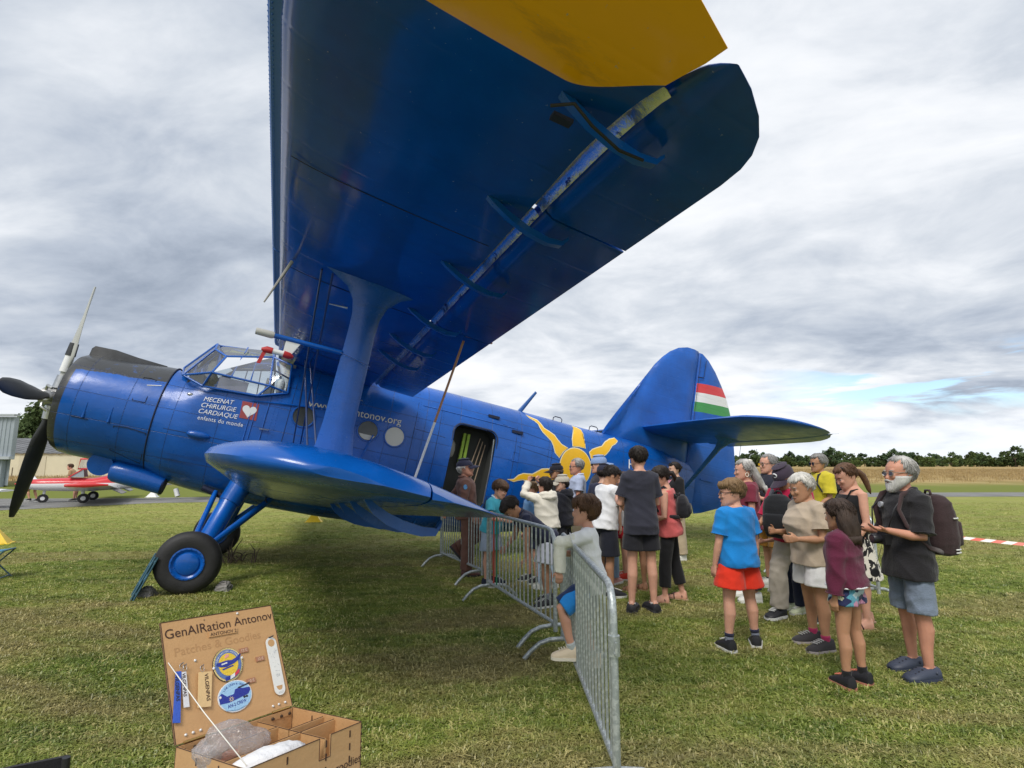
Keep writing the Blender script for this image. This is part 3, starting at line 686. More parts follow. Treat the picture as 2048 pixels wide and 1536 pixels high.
for s in(1,-1):
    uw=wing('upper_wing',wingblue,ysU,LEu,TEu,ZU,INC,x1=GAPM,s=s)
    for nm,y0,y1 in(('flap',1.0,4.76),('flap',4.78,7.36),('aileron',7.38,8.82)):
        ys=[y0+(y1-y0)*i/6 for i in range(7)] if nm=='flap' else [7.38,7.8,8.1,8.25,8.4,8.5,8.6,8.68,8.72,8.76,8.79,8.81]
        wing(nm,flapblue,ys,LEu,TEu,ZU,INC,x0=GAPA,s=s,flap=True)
    # bare, scuffed metal in the slot ahead of the flaps
    for y0,y1 in((1.05,4.75),(4.79,7.34),(7.39,8.55)):
        V=[];F=[];nn=24
        for i in range(nn+1):
            Y=y0+(y1-y0)*i/nn; xa,xb=GAPM(Y)-.012,GAPA(Y)+.012
            for j in range(4):
                x=xa+(xb-xa)*j/3; c=TEu(Y)-LEu(Y); z=ZU(Y)-INC*(x-.12)+naca((x-LEu(Y))/c)[1]*c+.035-.022*(j/3-.4)**2*4
                V.append(P(x,Y*s,z)); V.append(P(x,Y*s,z+.004))
        for i in range(nn):
            for j in range(3):
                a=(i*4+j)*2; b_=a+2; c_=a+8; d_=a+10; F+=[(a,b_,d_,c_),(a+1,c_+1,d_+1,b_+1)]
        MB().add(V,F).build('slot_plate',slotm,plane,60)
    # slats along the leading edge
    for y0,y1 in((1.0,4.83),(4.86,8.1)):
        b=MB(); rings=[]
        for i in range(13):
            Y=y0+(y1-y0)*i/12; le=LEu(Y); z0=ZU(Y); ring=[]
            for x,dz in((.06,-.035),(.005,-.005),(-.055,.015),(-.075,.055),(-.045,.10),(.05,.155),(.16,.185),(.16,.172),(.055,.135),(-.01,.09),(-.02,.06),(.01,.02)):
                ring.append(P(le+x,Y*s,z0+dz-.01))
            rings.append(ring)
        b.loft(rings); b.build('slat',mat('slat_blue',(.02,.11,.40),.5),plane,40)
        sb=MB(); yy=y0+.02
        while yy<y1 and s==1:
            le=LEu(yy); z0=ZU(yy); sb.tube([P(le-.038,yy*s,z0-.003),P(le-.070,yy*s,z0+.035),P(le-.052,yy*s,z0+.080)],.005,4); yy+=.035
        if s==1: o=sb.build('slat_rivets',mat('slat_blue',(.02,.11,.40),.5),plane,None,weld=False); o['kind']='stuff'
    # curved hinge arms under the gap
    for Y in(8.28,7.30,6.24,5.0,4.0,3.2):
        z=ZU(Y)-INC*1.4-.03; b=MB()
        pr=[(1.44,.01,.03),(1.52,-.03,.05),(1.64,-.075,.06),(1.78,-.105,.06),(1.92,-.11,.055),(2.02,-.085,.045),(2.06,-.03,.03)]
        b.loft([[P(x,(Y+q)*s,z-INC*(x-1.4)+dz+e) for q,e in((-.018,h*.4),(.018,h*.4),(.024,-h*.4),(-.024,-h*.4))] for x,dz,h in pr])
        b.build('hinge_bracket',bar,plane,30)
# black frames and bonding cable near the outer hinge
MB().tube([P(1.42,8.35,3.60),P(1.50,8.42,3.60),P(1.62,8.38,3.57),P(1.78,8.36,3.53),P(1.90,8.38,3.52)],.008,6).build('bonding_cable',mat('cable_black',(.01,.01,.01),.6),plane,60)
MB().box(P(1.50,8.30,3.60),(.10,.045,.02)).build('hinge_recess',darkm,plane)
MB().box(P(2.33,4.775,3.555),(.30,.035,.012)).build('rusty_seam',mat('rust',(.22,.09,.03),.9,.4,40),plane)
# lower wing
LEl=lambda Y: .25 if Y<6.1 else .25+.80*(1-math.sqrt(max(0,1-((Y-6.1)/.86)**2)))
TEl=lambda Y: lerp([(0,2.30),(6.2,2.30),(6.45,2.27),(6.62,2.20),(6.76,2.05),(6.86,1.80),(6.95,1.30)],Y)
ZL=lambda Y: 1.835+.078*(Y-6.0)
ysL=[.55,1.2,2,3,4,5,5.7,6.1,6.3,6.45,6.58,6.68,6.77,6.84,6.89,6.93,6.945]
for s in(1,-1):
    wing('lower_wing',lowblue,ysL,LEl,TEl,ZL,.035,x1=1.64,s=s,th=.138)
    wing('lower_flap',lowblue,[.95+(6.45-.95)*i/9 for i in range(10)]+[6.58,6.68,6.77,6.84,6.86],LEl,TEl,ZL,.035,x0=1.652,s=s,th=.138)
    for Y in(6.15,5.3,4.4,3.5):
        z=ZL(Y)-.035*1.2-.06; b=MB()
        pr=[(1.34,.02,.04),(1.42,-.045,.075),(1.53,-.095,.085),(1.66,-.125,.08),(1.80,-.135,.07),(1.91,-.12,.055),(1.94,-.05,.045)]
        b.loft([[P(x,(Y+q)*s,z-.03*(x-1.1)+dz+e) for q,e in((-.035,h*.5),(.035,h*.5),(.045,-h*.5),(-.045,-h*.5))] for x,dz,h in pr])
        b.build('hinge_bracket',bar,plane,30)
# interplane struts
for s in(1,-1):
    Y=5.25; rows=[(.87,1.36,1.88),(.905,1.32,1.97),(.95,1.275,2.08),(.965,1.235,2.30),(.970,1.225,2.8),(.975,1.215,3.15),(.97,1.225,3.32),(.945,1.265,3.44),(.87,1.37,3.55),(.71,1.55,3.64),(.50,1.75,3.74),(.48,1.78,3.80)]
    b=MB(); rings=[]
    for xa,xb,z in rows:
        c=(xa+xb)/2; h=(xb-xa)/2; t=.055; ring=[]
        for k in range(16):
            a=2*math.pi*k/16; ca,sa=math.cos(a),math.sin(a); ring.append(P(c+h*ca,(Y+t*sa*(1-.35*max(0,-ca)-.3*abs(ca)))*s,z))
        rings.append(ring)
    b.loft(rings); st=b.build('interplane_strut',blue,plane,60)
MB().tube([P(.955,5.315,2.915),P(1.235,5.31,2.86)],.004,4).build('strut_seam',alum,st)
# pitot boom with its red and white cover, second probe
pb=MB().tube([P(.97,5.25,2.93),P(.40,5.25,2.925)],.022,10).build('pitot_boom',bar,plane,60)
MB().tube([P(.40,5.25,2.925),P(.38,5.25,2.925),P(.25,5.25,2.925)],[.024,.032,.030],12).build('pitot_cover',mat('cover_grey',(.5,.5,.48),.6),pb,60)
MB().tube([P(.92,5.25,3.345),P(.76,5.25,3.335)],[.012,.006],6).build('static_probe',alum,plane,60)
MB().loft([[P(x,5.25+q,z) for x,z in((.50,2.91),(.62,2.91),(.57,2.80),(.50,2.80))] for q in(-.008,.008)]).build('probe_bracket',white,pb)
pc=MB().tube([P(.33,5.25,2.785),P(.37,5.25,2.79),P(.42,5.25,2.79)],[.012,.030,.028],10).build('probe_cover',mat('cover_red',(.45,.02,.025),.55),pb,60)
MB().tube([P(.42,5.25,2.79),P(.51,5.25,2.79)],.024,10).build('probe_body',white,pb,60)
MB().tube([P(.51,5.25,2.79),P(.56,5.25,2.785),P(.59,5.25,2.78)],[.03,.03,.012],10).build('probe_cover',mat('cover_red',(.45,.02,.025),.55),pb,60)
MB().loft([[P(x,5.25+q,z) for x,z in((.345,2.77),(.375,2.77),(.352,2.66),(.322,2.66))] for q in(-.003,.003)]).build('red_streamer',mat('cover_red',(.45,.02,.025),.55),pb)
for Y in(1.9,4.845,6.75): MB().tube([P(x,Y,ZU(Y)-INC*(x-.12)+naca((x-.12)/2.33)[1]*2.33-.001) for x in np.linspace(.3,1.7,14)],.003,4).build('wing_seam',darkm,plane)
# trailing stick at the leading edge and lock pole between the wings
MB().tube([P(.35,5.0,3.70),P(.22,5.0,3.25)],[.016,.007],6).build('tie_down_stick',mat('stick_grey',(.34,.33,.31),.7),plane)
a,b2=P(2.17,4.75,3.50),P(1.96,4.75,1.85); mid=a.lerp(b2,.56)
MB().tube([a,mid],.013,7).build('lock_pole',mat('pole_brown',(.38,.19,.10),.6),plane,60); MB().tube([mid,b2],.013,7).build('lock_pole',mat('pole_white',(.72,.73,.74),.5),plane,60)
# bracing wires
wire=mat('wire',(.05,.08,.2),.4,metal=.5)
for s in(1,-1):
    for (a,b) in(((.62,.9,3.60),(.92,5.15,1.98)),((.70,.9,3.60),(1.00,5.15,1.98)),((.86,.92,1.55),(.62,5.15,3.66)),((.95,.92,1.55),(.72,5.15,3.66))):
        MB().tube([P(a[0],a[1]*s,a[2]),P(b[0],b[1]*s,b[2])],.010,6).build('bracing_wire',wire,plane,60)
MB().tube([P(1.72,.95,1.60),P(1.96,.98,2.6)],.012,6).build('cable_strut',bar,plane)
MB().tube([P(2.62,.93,2.86),P(2.9,2.0,2.72)],.004,5).build('tie_line',mat('cable_black',(.01,.01,.01),.6),plane)
# tail
RUD=[(9.05,6.22),(9.15,6.22),(9.35,6.10),(9.58,5.88),(9.80,5.60),(9.97,5.36),(10.14,5.02),(10.27,4.70),(10.40,4.10),(10.50,3.60),(10.56,3.12),(10.45,2.93),(10.29,2.80),(9.6,2.54),(9.42,2.50),(9.05,3.5)]
FIN=[(6.75,3.70),(7.02,3.80),(7.18,3.97),(7.30,4.25),(7.42,4.62),(7.56,5.02),(7.70,5.32),(7.87,5.62),(8.05,5.85),(8.23,6.03),(8.45,6.18),(8.70,6.26),(8.90,6.265),(9.03,6.24),(9.03,3.4),(8.6,3.5)]
def slab(name,poly,tf,m,bev=True):
    """vertical surface in the plane of symmetry; tf(X) half thickness, thin at the rim"""
    bm=bmesh.new(); vs=[bm.verts.new(P(x,0,z)) for x,z in poly]; f=bm.faces.new(vs)
    bmesh.ops.triangulate(bm,faces=[f]); 
    for _ in range(4): bmesh.ops.subdivide_edges(bm,edges=[e for e in bm.edges if e.calc_length()>.16],cuts=1,use_grid_fill=False); bmesh.ops.triangulate(bm,faces=bm.faces)
    bmesh.ops.beautify_fill(bm,faces=bm.faces,edges=bm.edges)
    pl=[Vector((x,z)) for x,z in poly]
    def dist(q):
        best=9
        for i in range(len(pl)):
            a,b=pl[i],pl[(i+1)%len(pl)]; ab=b-a; t=max(0,min(1,(q-a).dot(ab)/max(ab.length_squared,1e-9))); best=min(best,(a+ab*t-q).length)
        return best
    me=bpy.data.meshes.new(name); nv=len(bm.verts); bm.verts.index_update(); V=[];F=[]
    for s in(1,-1):
        for v in bm.verts: h=tf(v.co.x)*min(1,math.sqrt(dist(Vector((v.co.x,v.co.z)))/.25+.02)); V.append((v.co.x,-s*h,v.co.z))
    for s in(0,1):
        for f in bm.faces: ids=[v.index+s*nv for v in f.verts]; F.append(ids if s else ids[::-1])
    for e in bm.edges:
        if len(e.link_faces)==1: a,b=e.verts[0].index,e.verts[1].index; F.append((a,b,b+nv,a+nv))
    bm.free(); me.from_pydata(V,[],F); me.update(); b2=bmesh.new(); b2.from_mesh(me); bmesh.ops.recalc_face_normals(b2,faces=b2.faces); b2.to_mesh(me); b2.free()
    for p in me.polygons: p.use_smooth=True
    me.set_sharp_from_angle(angle=R(60))
    return link(name,me,m,plane)
def flagprint(g,c,co):
    x,y,z=g.xyz(co)
    q=g.math('ADD',z,g.math('MULTIPLY',g.math('SUBTRACT',x,9.05),-.085))    # bands rise a little aft
    ins=g.math('GREATER_THAN',x,9.07)
    for lo,hi,col in((5.25,5.47,(.62,.045,.05)),(5.025,5.25,(.72,.72,.70)),(4.79,5.025,(.05,.27,.07))):
        k=g.math('MULTIPLY',g.math('MULTIPLY',g.math('GREATER_THAN',q,lo),g.math('LESS_THAN',q,hi)),ins); c=g.mix(k,c,col)
    return c
rudm=paintmat('rudder_paint',BLUE,.36,fn=flagprint,wav=.25,ribs=(2,.22,.10)); finm=paintmat('fin_paint',BLUE,.36,wav=.3,ribs=(2,.24,.06))
slab('tail_fin',FIN,lambda x:.11,finm); slab('rudder',RUD,lambda x:.10-.06*(x-9.05)/1.5,rudm)
MB().tube([P(9.04,.105,z) for z in(4.3,5.0,5.6,6.1)],.008,4).build('rudder_hinge_line',darkm,plane)
MB().tube([P(9.02,.10,5.60),P(9.19,.10,5.62)],.012,5).build('rudder_notch',darkm,plane); MB().tube([P(9.19,.10,5.62),P(9.22,.09,6.05)],.006,5).build('rudder_notch',darkm,plane)
LEh=lambda Y: lerp([(0,7.70),(2.0,7.62),(3.0,7.66),(3.3,7.80),(3.5,7.98),(3.62,8.2),(3.68,8.48),(3.70,8.7)],Y)
TEh=lambda Y: lerp([(0,9.80),(1.5,9.76),(2.8,9.66),(3.1,9.56),(3.35,9.38),(3.55,9.15),(3.66,8.95),(3.70,8.8)],Y)
ysH=[.0,.5,1,1.6,2.2,2.7,3.0,3.2,3.35,3.48,3.58,3.65,3.69]
for s in(1,-1):
    rings=[]
    for part,(xa,xb) in(('tailplane',(None,9.12)),('elevator',(9.15,None))):
        rings=[]
        for Y in ysH if part=='tailplane' else [y for y in ysH if .25<y]:
            le,te=LEh(Y),TEh(Y); a=xa or le; b=xb or te; a=max(a,le); b=max(a+.01,min(b,te)); up=[];lo=[]
            for i in range(11):
                q=.5*(1-math.cos(math.pi*i/10)); x=a+(b-a)*q; t=(x-le)/max(te-le,.05); h=naca(min(1,max(0,t)),m=0,th=.09)[0]*(te-le)
                if xa: h*=min(1,math.sqrt((x-a)/.06+.05))
                up.append(P(x,Y*s,4.10+h)); lo.append(P(x,Y*s,4.10-h))
            rings.append(up+lo[::-1][:-1])
        MB().loft(rings).build(part,finm,plane,40)
    b=MB(); b.loft([[P(x+h*ca,(y+.03*sa)*s,z) for ca,sa in((-1,0),(-.5,1),(.5,1),(1,0),(.5,-1),(-.5,-1))] for x,y,z,h in((8.92,.14,2.92,.05),(8.85,.85,3.50,.065),(8.80,1.25,3.82,.08),(8.76,1.45,3.95,.16),(8.72,1.55,4.05,.38))])
    b.build('tail_strut',blue,plane,40)
MB().tube([P(9.35,1.3,4.02),P(9.36,1.28,3.85),P(9.34,1.30,3.70)],.006,4).build('elevator_cord',mat('cable_black',(.01,.01,.01),.6),plane)
MB().box(P(9.6,.10,3.28),(.35,.02,.03)).build('trim_tab_rod',bar,plane)
# tail wheel
twl=MB(); twl.tube([P(8.3,0,2.25),P(8.45,0,1.96)],.06,10); twl.build('tail_leg',bar,plane,60)
# undercarriage
tyrep=[(.0,.20),(.05,.245),(.095,.33),(.115,.37),(.125,.40)]
up_=Vector((0,0,1))
def toP(vw): return plane.matrix_world.inverted()@vw
for s in(1,-1):
    cworld=PO+prt*1.68*s+Vector((0,0,.395)); cl=toP(cworld)
    wh=MB(); rings=[]
    for yy,r in((-.12,.20),(-.135,.26),(-.13,.33),(-.105,.375),(-.06,.397),(0,.403),(.06,.397),(.105,.375),(.13,.33),(.135,.26),(.12,.20)):
        rings.append([Vector((cl.x+r*math.cos(2*math.pi*k/40),cl.y-yy*s,cl.z+r*math.sin(2*math.pi*k/40))) for k in range(40)])
    wh.loft(rings,cap=False); w0=wh.build('wheel',rubber,plane,50)
    rm=MB(); rings=[]
    for yy,r in((-.10,.02),(-.10,.19),(.11,.20),(.135,.205),(.138,.185),(.118,.165),(.112,.150),(.135,.135),(.150,.10),(.158,.05),(.160,.005)):
        rings.append([Vector((cl.x+r*math.cos(2*math.pi*k/32),cl.y-yy*s,cl.z+r*math.sin(2*math.pi*k/32))) for k in range(32)])
    rm.loft(rings,cap=True); rim=rm.build('rim',blue,w0,30)
    for k in range(20):
        a=2*math.pi*k/20; MB().tube([Vector((cl.x+.193*math.cos(a),cl.y-.136*s,cl.z+.193*math.sin(a))),Vector((cl.x+.193*math.cos(a),cl.y-.145*s,cl.z+.193*math.sin(a)))],.008,6).build('rim_bolt',bar,rim)
    axl=Vector((cl.x,cl.y+.10*s,cl.z)); X0,Y0,Z0=axl.x,-axl.y*s,axl.z
    lg=MB(); lg.tube([P(.26,.98*s,1.52),P(.16,1.08*s,1.18)],[.17,.155],14); lg.tube([P(.16,1.08*s,1.20),P(.02,1.36*s,.60),P(X0,(Y0+.0)*s,Z0+.08)],[.135,.125,.10],14); lg.tube([axl+Vector((0,.02*s,0)),axl-Vector((0,.1*s,0))],.06,10); lg.build('gear_leg',blue,plane,50)
    for nm,a in(('brace_strut',(-.10,.62,1.26)),('brace_strut',(.72,.82,1.34))):
        MB().tube([P(a[0],a[1]*s,a[2]),P(X0+(.07 if a[0]>0 else -.05),(Y0-.05)*s,Z0+.10)],[.05,.055],10,flat=.75).build(nm,blue,plane,50)
    MB().tube([P(-.30,.62*s,1.30),P(.0,.60*s,1.22)],.045,8).build('brace_fitting',darkm,plane)
MB().tube([P(.62,1.02,1.38),P(.63,1.02,1.29),P(.66,1.02,1.26)],.012,6).build('tie_ring',darkm,plane)
# portholes: frame, pane, some with a pale blind behind
pale=mat('pale_blind',(.56,.55,.50),.35,0,spec=.5); dkg=mat('dark_pane',(.03,.035,.035),.12,0,spec=.6)
for i,(X,m) in enumerate(((.84,dkg),(1.42,pale),(1.87,dkg),(2.32,pale))):
    Z=2.655; fr=MB(); n=28; r=.172
    fr.tube([P(X+r*math.cos(2*math.pi*k/n),skinY(X,Z+r*math.sin(2*math.pi*k/n),.004),Z+r*math.sin(2*math.pi*k/n)) for k in range(n)],.014,6,closed=True)
    po=fr.build('porthole',blue,plane,60)
    pm=MB(); pm.add([P(X+r*q*math.cos(2*math.pi*k/n),skinY(X,Z+r*q*math.sin(2*math.pi*k/n),.004),Z+r*q*math.sin(2*math.pi*k/n)) for q in(1,) for k in range(n)],[tuple(range(n))]); pm.build('window_pane',m,po)
    if i==2:
        MB().add([P(X+.14*math.cos(R(a)),skinY(X,Z,.007),Z-.02+.13*math.sin(R(a))) for a in(200,220,240,260,280,300,320,338)],[tuple(range(8))]).build('curtain',pale,po)
    for k in range(36):
        pass
# rows of rivets and skin seams
def seam(pts,r=.004,name='skin_seam',m=darkm): MB().tube([P(x,skinY(x,z,.001),z) for x,z in pts],r,4).build(name,m,plane)
zz=[1.5+i*.2 for i in range(11)]
for X in(.62,2.62,3.05,4.55,5.35,6.2): seam([(X,z) for z in zz if fsec(X)[1]+.15<z<fsec(X)[0]-.1])
seam([(-1.1+.1*i,2.05-.0*i) for i in range(1,20)],.003)
seam([(4.25+.2*i,3.32-.02*i) for i in range(9)],.003); seam([(4.6+.2*i,2.98-.015*i) for i in range(10)],.003)
seam([(2.7+.2*i,3.30) for i in range(10)],.010,'drip_rail',bar)
rv=MB()
for X in(.40,.46,2.66,3.09,4.59):
    z=1.6
    while z<3.4:
        p=P(X,skinY(X,z,.0),z); rv.ball(p,.007,4,3); z+=.045
o=rv.build('rivets',blue,plane,None,weld=False); o['kind']='stuff'
for X in(.08,.14,.30): MB().tube([P(X,skinY(X,z,.004),z) for z in(1.75,2.1,2.45,2.75)],.010,5).build('door_rail',bar,plane)
MB().tube([P(.26,skinY(.3,2.3,.02),2.32),P(.40,skinY(.4,2.3,.02),2.33)],.010,5).build('door_handle',alum,plane)
MB().tube([P(.05,skinY(.1,2.68,.008),2.72),P(1.2,skinY(1.2,2.7,.008),2.86)],.012,5).build('cable_conduit',bar,plane)
for X,Z in((4.55,3.24),(4.05,3.42)): MB().box(P(X,skinY(X,Z,.02),Z),(.22,.03,.05)).build('vent',darkm,plane)
seam([(4.50,2.72),(4.52,2.86),(4.63,2.86),(4.65,2.70),(4.5,2.70)],.008,'filler_cap',bar)
MB().ball(P(-.52,skinY(-.52,2.05,.0),2.05),(.17,.05,.055),12,8).build('blister_fairing',blue,plane,180)
MB().ball(P(-.80,skinY(-.8,2.62,0),2.62),(.05,.02,.025),8,6).build('navigation_emblem',alum,plane,180)
for X in(5.62,6.48): MB().tube([P(X-.10,.14,3.735),P(X-.10,.14,3.80),P(X-.06,.14,3.83),P(X+.06,.14,3.83),P(X+.10,.14,3.80),P(X+.10,.14,3.735)],.010,6).build('grab_handle',darkm,plane,60)
MB().tube([P(4.80,0,3.74),P(5.10,0,4.25)],[.05,.028],8,flat=.4).build('mast_antenna',mat('mast_blue',(.02,.10,.32),.4),plane,60)
# the sun on the side and the lettering
sunm=mat('sun_yellow',(.78,.44,.012),.35,.1,20,.05,2); rimm=mat('sun_rim',(.78,.70,.42),.4)
def decal(name,poly,m,off=.008,par=plane):
    bm=bmesh.new(); f=bm.faces.new([bm.verts.new((x,0,z)) for x,z in poly]); bmesh.ops.triangulate(bm,faces=[f])
    for _ in range(4):
        bmesh.ops.subdivide_edges(bm,edges=[e for e in bm.edges if e.calc_length()>.12],cuts=1); bmesh.ops.triangulate(bm,faces=bm.faces)
    for v in bm.verts: v.co=P(v.co.x,skinY(v.co.x,v.co.z,off),v.co.z)
    bmesh.ops.recalc_face_normals(bm,faces=bm.faces)
    me=bpy.data.meshes.new(name); bm.to_mesh(me); bm.free()
    for p in me.polygons: p.use_smooth=True
    return link(name,me,m,par)
def warpskin(v): return P(v.x,skinY(v.x,v.z,.010),v.z)
MT=MXZ
RAYS=[[(4.793,3.652),(4.907,3.614),(5.013,3.598),(5.075,3.54),(5.141,3.457),(5.264,3.416),(5.372,3.372),(5.451,3.294),(5.551,3.22),(5.691,3.19),(5.586,3.093),(5.521,2.971),(5.423,3.044),(5.371,3.167),(5.318,3.25),(5.212,3.321),(5.12,3.382),(5.062,3.452),(5.027,3.528),(4.945,3.58),(4.846,3.613)],
[(5.90,3.69),(6.011,3.679),(6.076,3.649),(6.093,3.57),(6.085,3.451),(6.12,3.284),(5.977,3.287),(5.819,3.259),(5.81,3.392),(5.833,3.484),(5.875,3.6)],
[(6.234,3.218),(6.302,3.288),(6.424,3.35),(6.551,3.407),(6.654,3.524),(6.789,3.614),(6.96,3.68),(7.004,3.634),(6.913,3.553),(6.811,3.486),(6.727,3.366),(6.653,3.279),(6.515,3.172),(6.379,3.10),(6.290,3.10),(6.262,3.16)],
[(4.503,2.35),(4.629,2.368),(4.71,2.459),(4.802,2.508),(4.991,2.532),(5.083,2.595),(5.175,2.665),(5.293,2.694),(5.403,2.700),(5.515,2.720),(5.530,2.621),(5.587,2.535),(5.409,2.515),(5.283,2.517),(5.14,2.471),(5.016,2.415),(4.899,2.406),(4.808,2.414),(4.712,2.383),(4.634,2.343)],
[(6.02,2.44),(6.22,2.56),(6.26,2.42),(6.22,2.28),(6.30,2.12),(6.26,2.00),(6.12,2.12),(6.06,2.28)]]
def grow(poly,d):
    n=len(poly); out=[]; A=sum(poly[i][0]*poly[(i+1)%n][1]-poly[(i+1)%n][0]*poly[i][1] for i in range(n))
    s=1 if A>0 else -1
    for i in range(n):
        a,b,c=Vector(poly[i-1]),Vector(poly[i]),Vector(poly[(i+1)%n]); t=((b-a).normalized()+(c-b).normalized())
        if t.length<1e-6: t=(b-a)
        t.normalize(); q=b+Vector((t.y,-t.x))*d*s; out.append((q.x,q.y))
    return out
disc=[(5.93+.365*math.cos(2*math.pi*k/40),2.86+.365*math.sin(2*math.pi*k/40)) for k in range(40)]
for pl in RAYS+[disc]:
    nm='sun_disc' if pl is disc else 'sun_ray'
    o=decal(nm,pl,sunm,.010); decal('sun_rim',grow(pl,.018),rimm,.006,o)
lw=mat('lettering_white',(.74,.76,.80),.5); lc=mat('lettering_cream',(.62,.60,.50),.5); lgm=mat('lettering_grey',(.16,.18,.24),.6)
def fl(X,Z,tilt=0): return Matrix.Translation((X,0,Z))@Matrix.Rotation(R(-tilt),4,'Y')@Matrix(((1,0,0,0),(0,0,1,0),(0,1,0,0),(0,0,0,1)))
def put(body,X,Z,size,m,tilt=0,sx=1,shear=0,space=1,name='lettering',thick=0,warp=warpskin):
    return textobj(name,body,size,m,plane,fl(X,Z,tilt),sx=sx,shear=shear,space=space,warp=warp,thick=thick)
put('www.genantonov.org',.86,2.825,.178,lc,1.6,.985)
put('air',1.45,3.03,.22,lgm,1.6,1.0)
put('MECENAT',-.60,2.560,.098,lw,5,.92,.25); put('CHiRURGiE',-.61,2.465,.098,lw,4,.98,.2); put('CARDiAQUE',-.62,2.370,.098,lw,3,.98,.2)
put('enfants du monde',-.60,2.275,.088,lw,2,.88,0,1.12)
decal('heart_panel',[(-.075,2.685),(.165,2.69),(.185,2.43),(-.055,2.425)],mat('heart_red',(.33,.055,.06),.5),.007)
hp=[]
for k in range(36):
    t=2*math.pi*k/36; hp.append((.055+.0062*16*math.sin(t)**3*1.02,2.555+.0062*(13*math.cos(t)-5*math.cos(2*t)-2*math.cos(3*t)-math.cos(4*t))*1.05))
decal('heart',hp,lw,.011)
put('H',7.245,3.10,.28,lw,3,1.0,thick=.0)
MB().box(P(.46,skinY(.46,2.06,.01),2.06),(.16,.012,.09)).build('badge',mat('badge_grey',(.4,.42,.45),.5),plane)
# ------------------------------------------------------------------ crowd barriers
def galv(g,c,co):
    n=g.noise(co,38,3,.6); n2=g.noise(co,9,5,.7); c=g.mix(g.smooth(n,.45,.62),c,(.52,.56,.57)); return g.mix(g.math('MULTIPLY',g.smooth(n2,.6,.75),.5),c,(.22,.23,.22))
steelm=mat('galvanised_steel',(.36,.40,.41),.42,.12,50,fn=galv,metal=.55)
redbar=mat('bar_red',(.42,.06,.04),.6); greenbar=mat('bar_green',(.03,.20,.10),.6)
def barrier(A,B,label,n=17,feet=(.10,.90),pins=False,colours=None):
    A=Vector((A[0],A[1],0)); B=Vector((B[0],B[1],0)); u=(B-A); L=u.length; u.normalize(); w=Vector((-u.y,u.x,0)); Z=Vector((0,0,1))
    e=empty('crowd_barrier',A,0,label,'barrier','steel crowd barriers')
    r=.14; top=1.06; pts=[Z*.13]
    pts.append(Z*(top-r))
    for a in(30,60,90): pts.append(Z*(top-r+r*math.sin(R(a)))+u*(r-r*math.cos(R(a))))
    for a in(90,60,30,0): pts.append(u*(L-r+r*math.cos(R(a)))+Z*(top-r+r*math.sin(R(a))))
    pts.append(u*L+Z*.13)
    MB().tube(pts,.021,10).build('frame',steelm,e,60)
    MB().tube([u*.0+Z*.20,u*L+Z*.20],.018,10).build('bottom_rail',steelm,e,60)
    bar=MB().tube([(0,0,.20),(0,0,1.055)],.0085,8).mesh('bar',60)
    for i in range(n):
        q=u*(L*(i+1)/(n+1)); m=colours.get(i) if colours else None
        if m: o=MB().tube([(0,0,.2),(0,0,1.055)],.010,8).build('bar',m,e,60)
        else: o=link('bar',bar,steelm,e)
        zt=1.0
        if q.length<r*.9 or L-q.length<r*.9: o.scale=(1,1,1)
        o.location=q
    for t in feet:
        c=u*(L*t); MB().tube([c+w*x+Z*z for x,z in((-.36,.005),(-.30,.07),(-.22,.135),(-.13,.165),(0,.172),(.13,.165),(.22,.135),(.30,.07),(.36,.005))],.020,10).build('foot',steelm,e,60)
        MB().tube([c+Z*.17,c+Z*.21],.016,8).build('foot_stub',steelm,e)
    if pins:
        MB().tube([u*L+Z*.72,u*L+Z*.82],.031,12).build('hinge_sleeve',steelm,e,50); MB().tube([u*L+u*.03+Z*.74,u*L+u*.055+Z*.74,u*L+u*.055+Z*.80],.008,6).build('hook',steelm,e,60)
    return e
barrier((-1.20,9.70),(-.42,8.15),'crowd barrier nearest the aircraft door, in front of the man in brown overalls',16,(.04,.93))
barrier((-.31,7.42),(.41,5.50),'middle crowd barrier the bending boy leans over, with one red and one green bar',17,(.05,.97),colours={1:redbar,2:greenbar})
barrier((.46,5.28),(.525,3.02),'nearest crowd barrier, seen almost end-on in the foreground',19,(.06,.995),pins=True)
barrier((4.45,7.02),(4.30,9.15),'crowd barrier behind the bearded man and the woman in the patterned skirt',15,(.04,.95))
# red and white tape
def tapeprint(g,c,co):
    x,y,z=g.xyz(co); q=g.math('ADD',g.math('MULTIPLY',y,8.5),g.math('MULTIPLY',z,6)); return g.mix(g.math('GREATER_THAN',g.math('FRACT',q),.5),(.72,.70,.68),(.62,.09,.05))
tp=MB(); N=40; V=[];F=[]
p0,p1=Vector((4.52,7.0,.90)),Vector((9.3,3.1,.86))
for i in range(N+1):
    t=i/N; c=p0.lerp(p1,t)+Vector((0,0,-.10*math.sin(math.pi*t)*1.0)); tw=.5*math.sin(7*t+1)
    for s in(-1,1): V.append(c+Vector((.02*math.sin(tw)*s,.02*math.sin(tw)*s,.017*s*math.cos(tw))))
for i in range(N): F.append((2*i,2*i+1,2*i+3,2*i+2))
tape=empty('barrier_tape',p0,0,'red and white striped tape stretched from the barrier to the right','tape')
b=MB().add([v-p0 for v in V],F); b.build('tape',mat('tape_print',(.7,.7,.7),.4,fn=tapeprint),tape,180)
MB().tube([p1-p0+Vector((0,0,-.86)),p1-p0+Vector((0,0,.1))],.012,8).build('stake',steelm,tape,60)
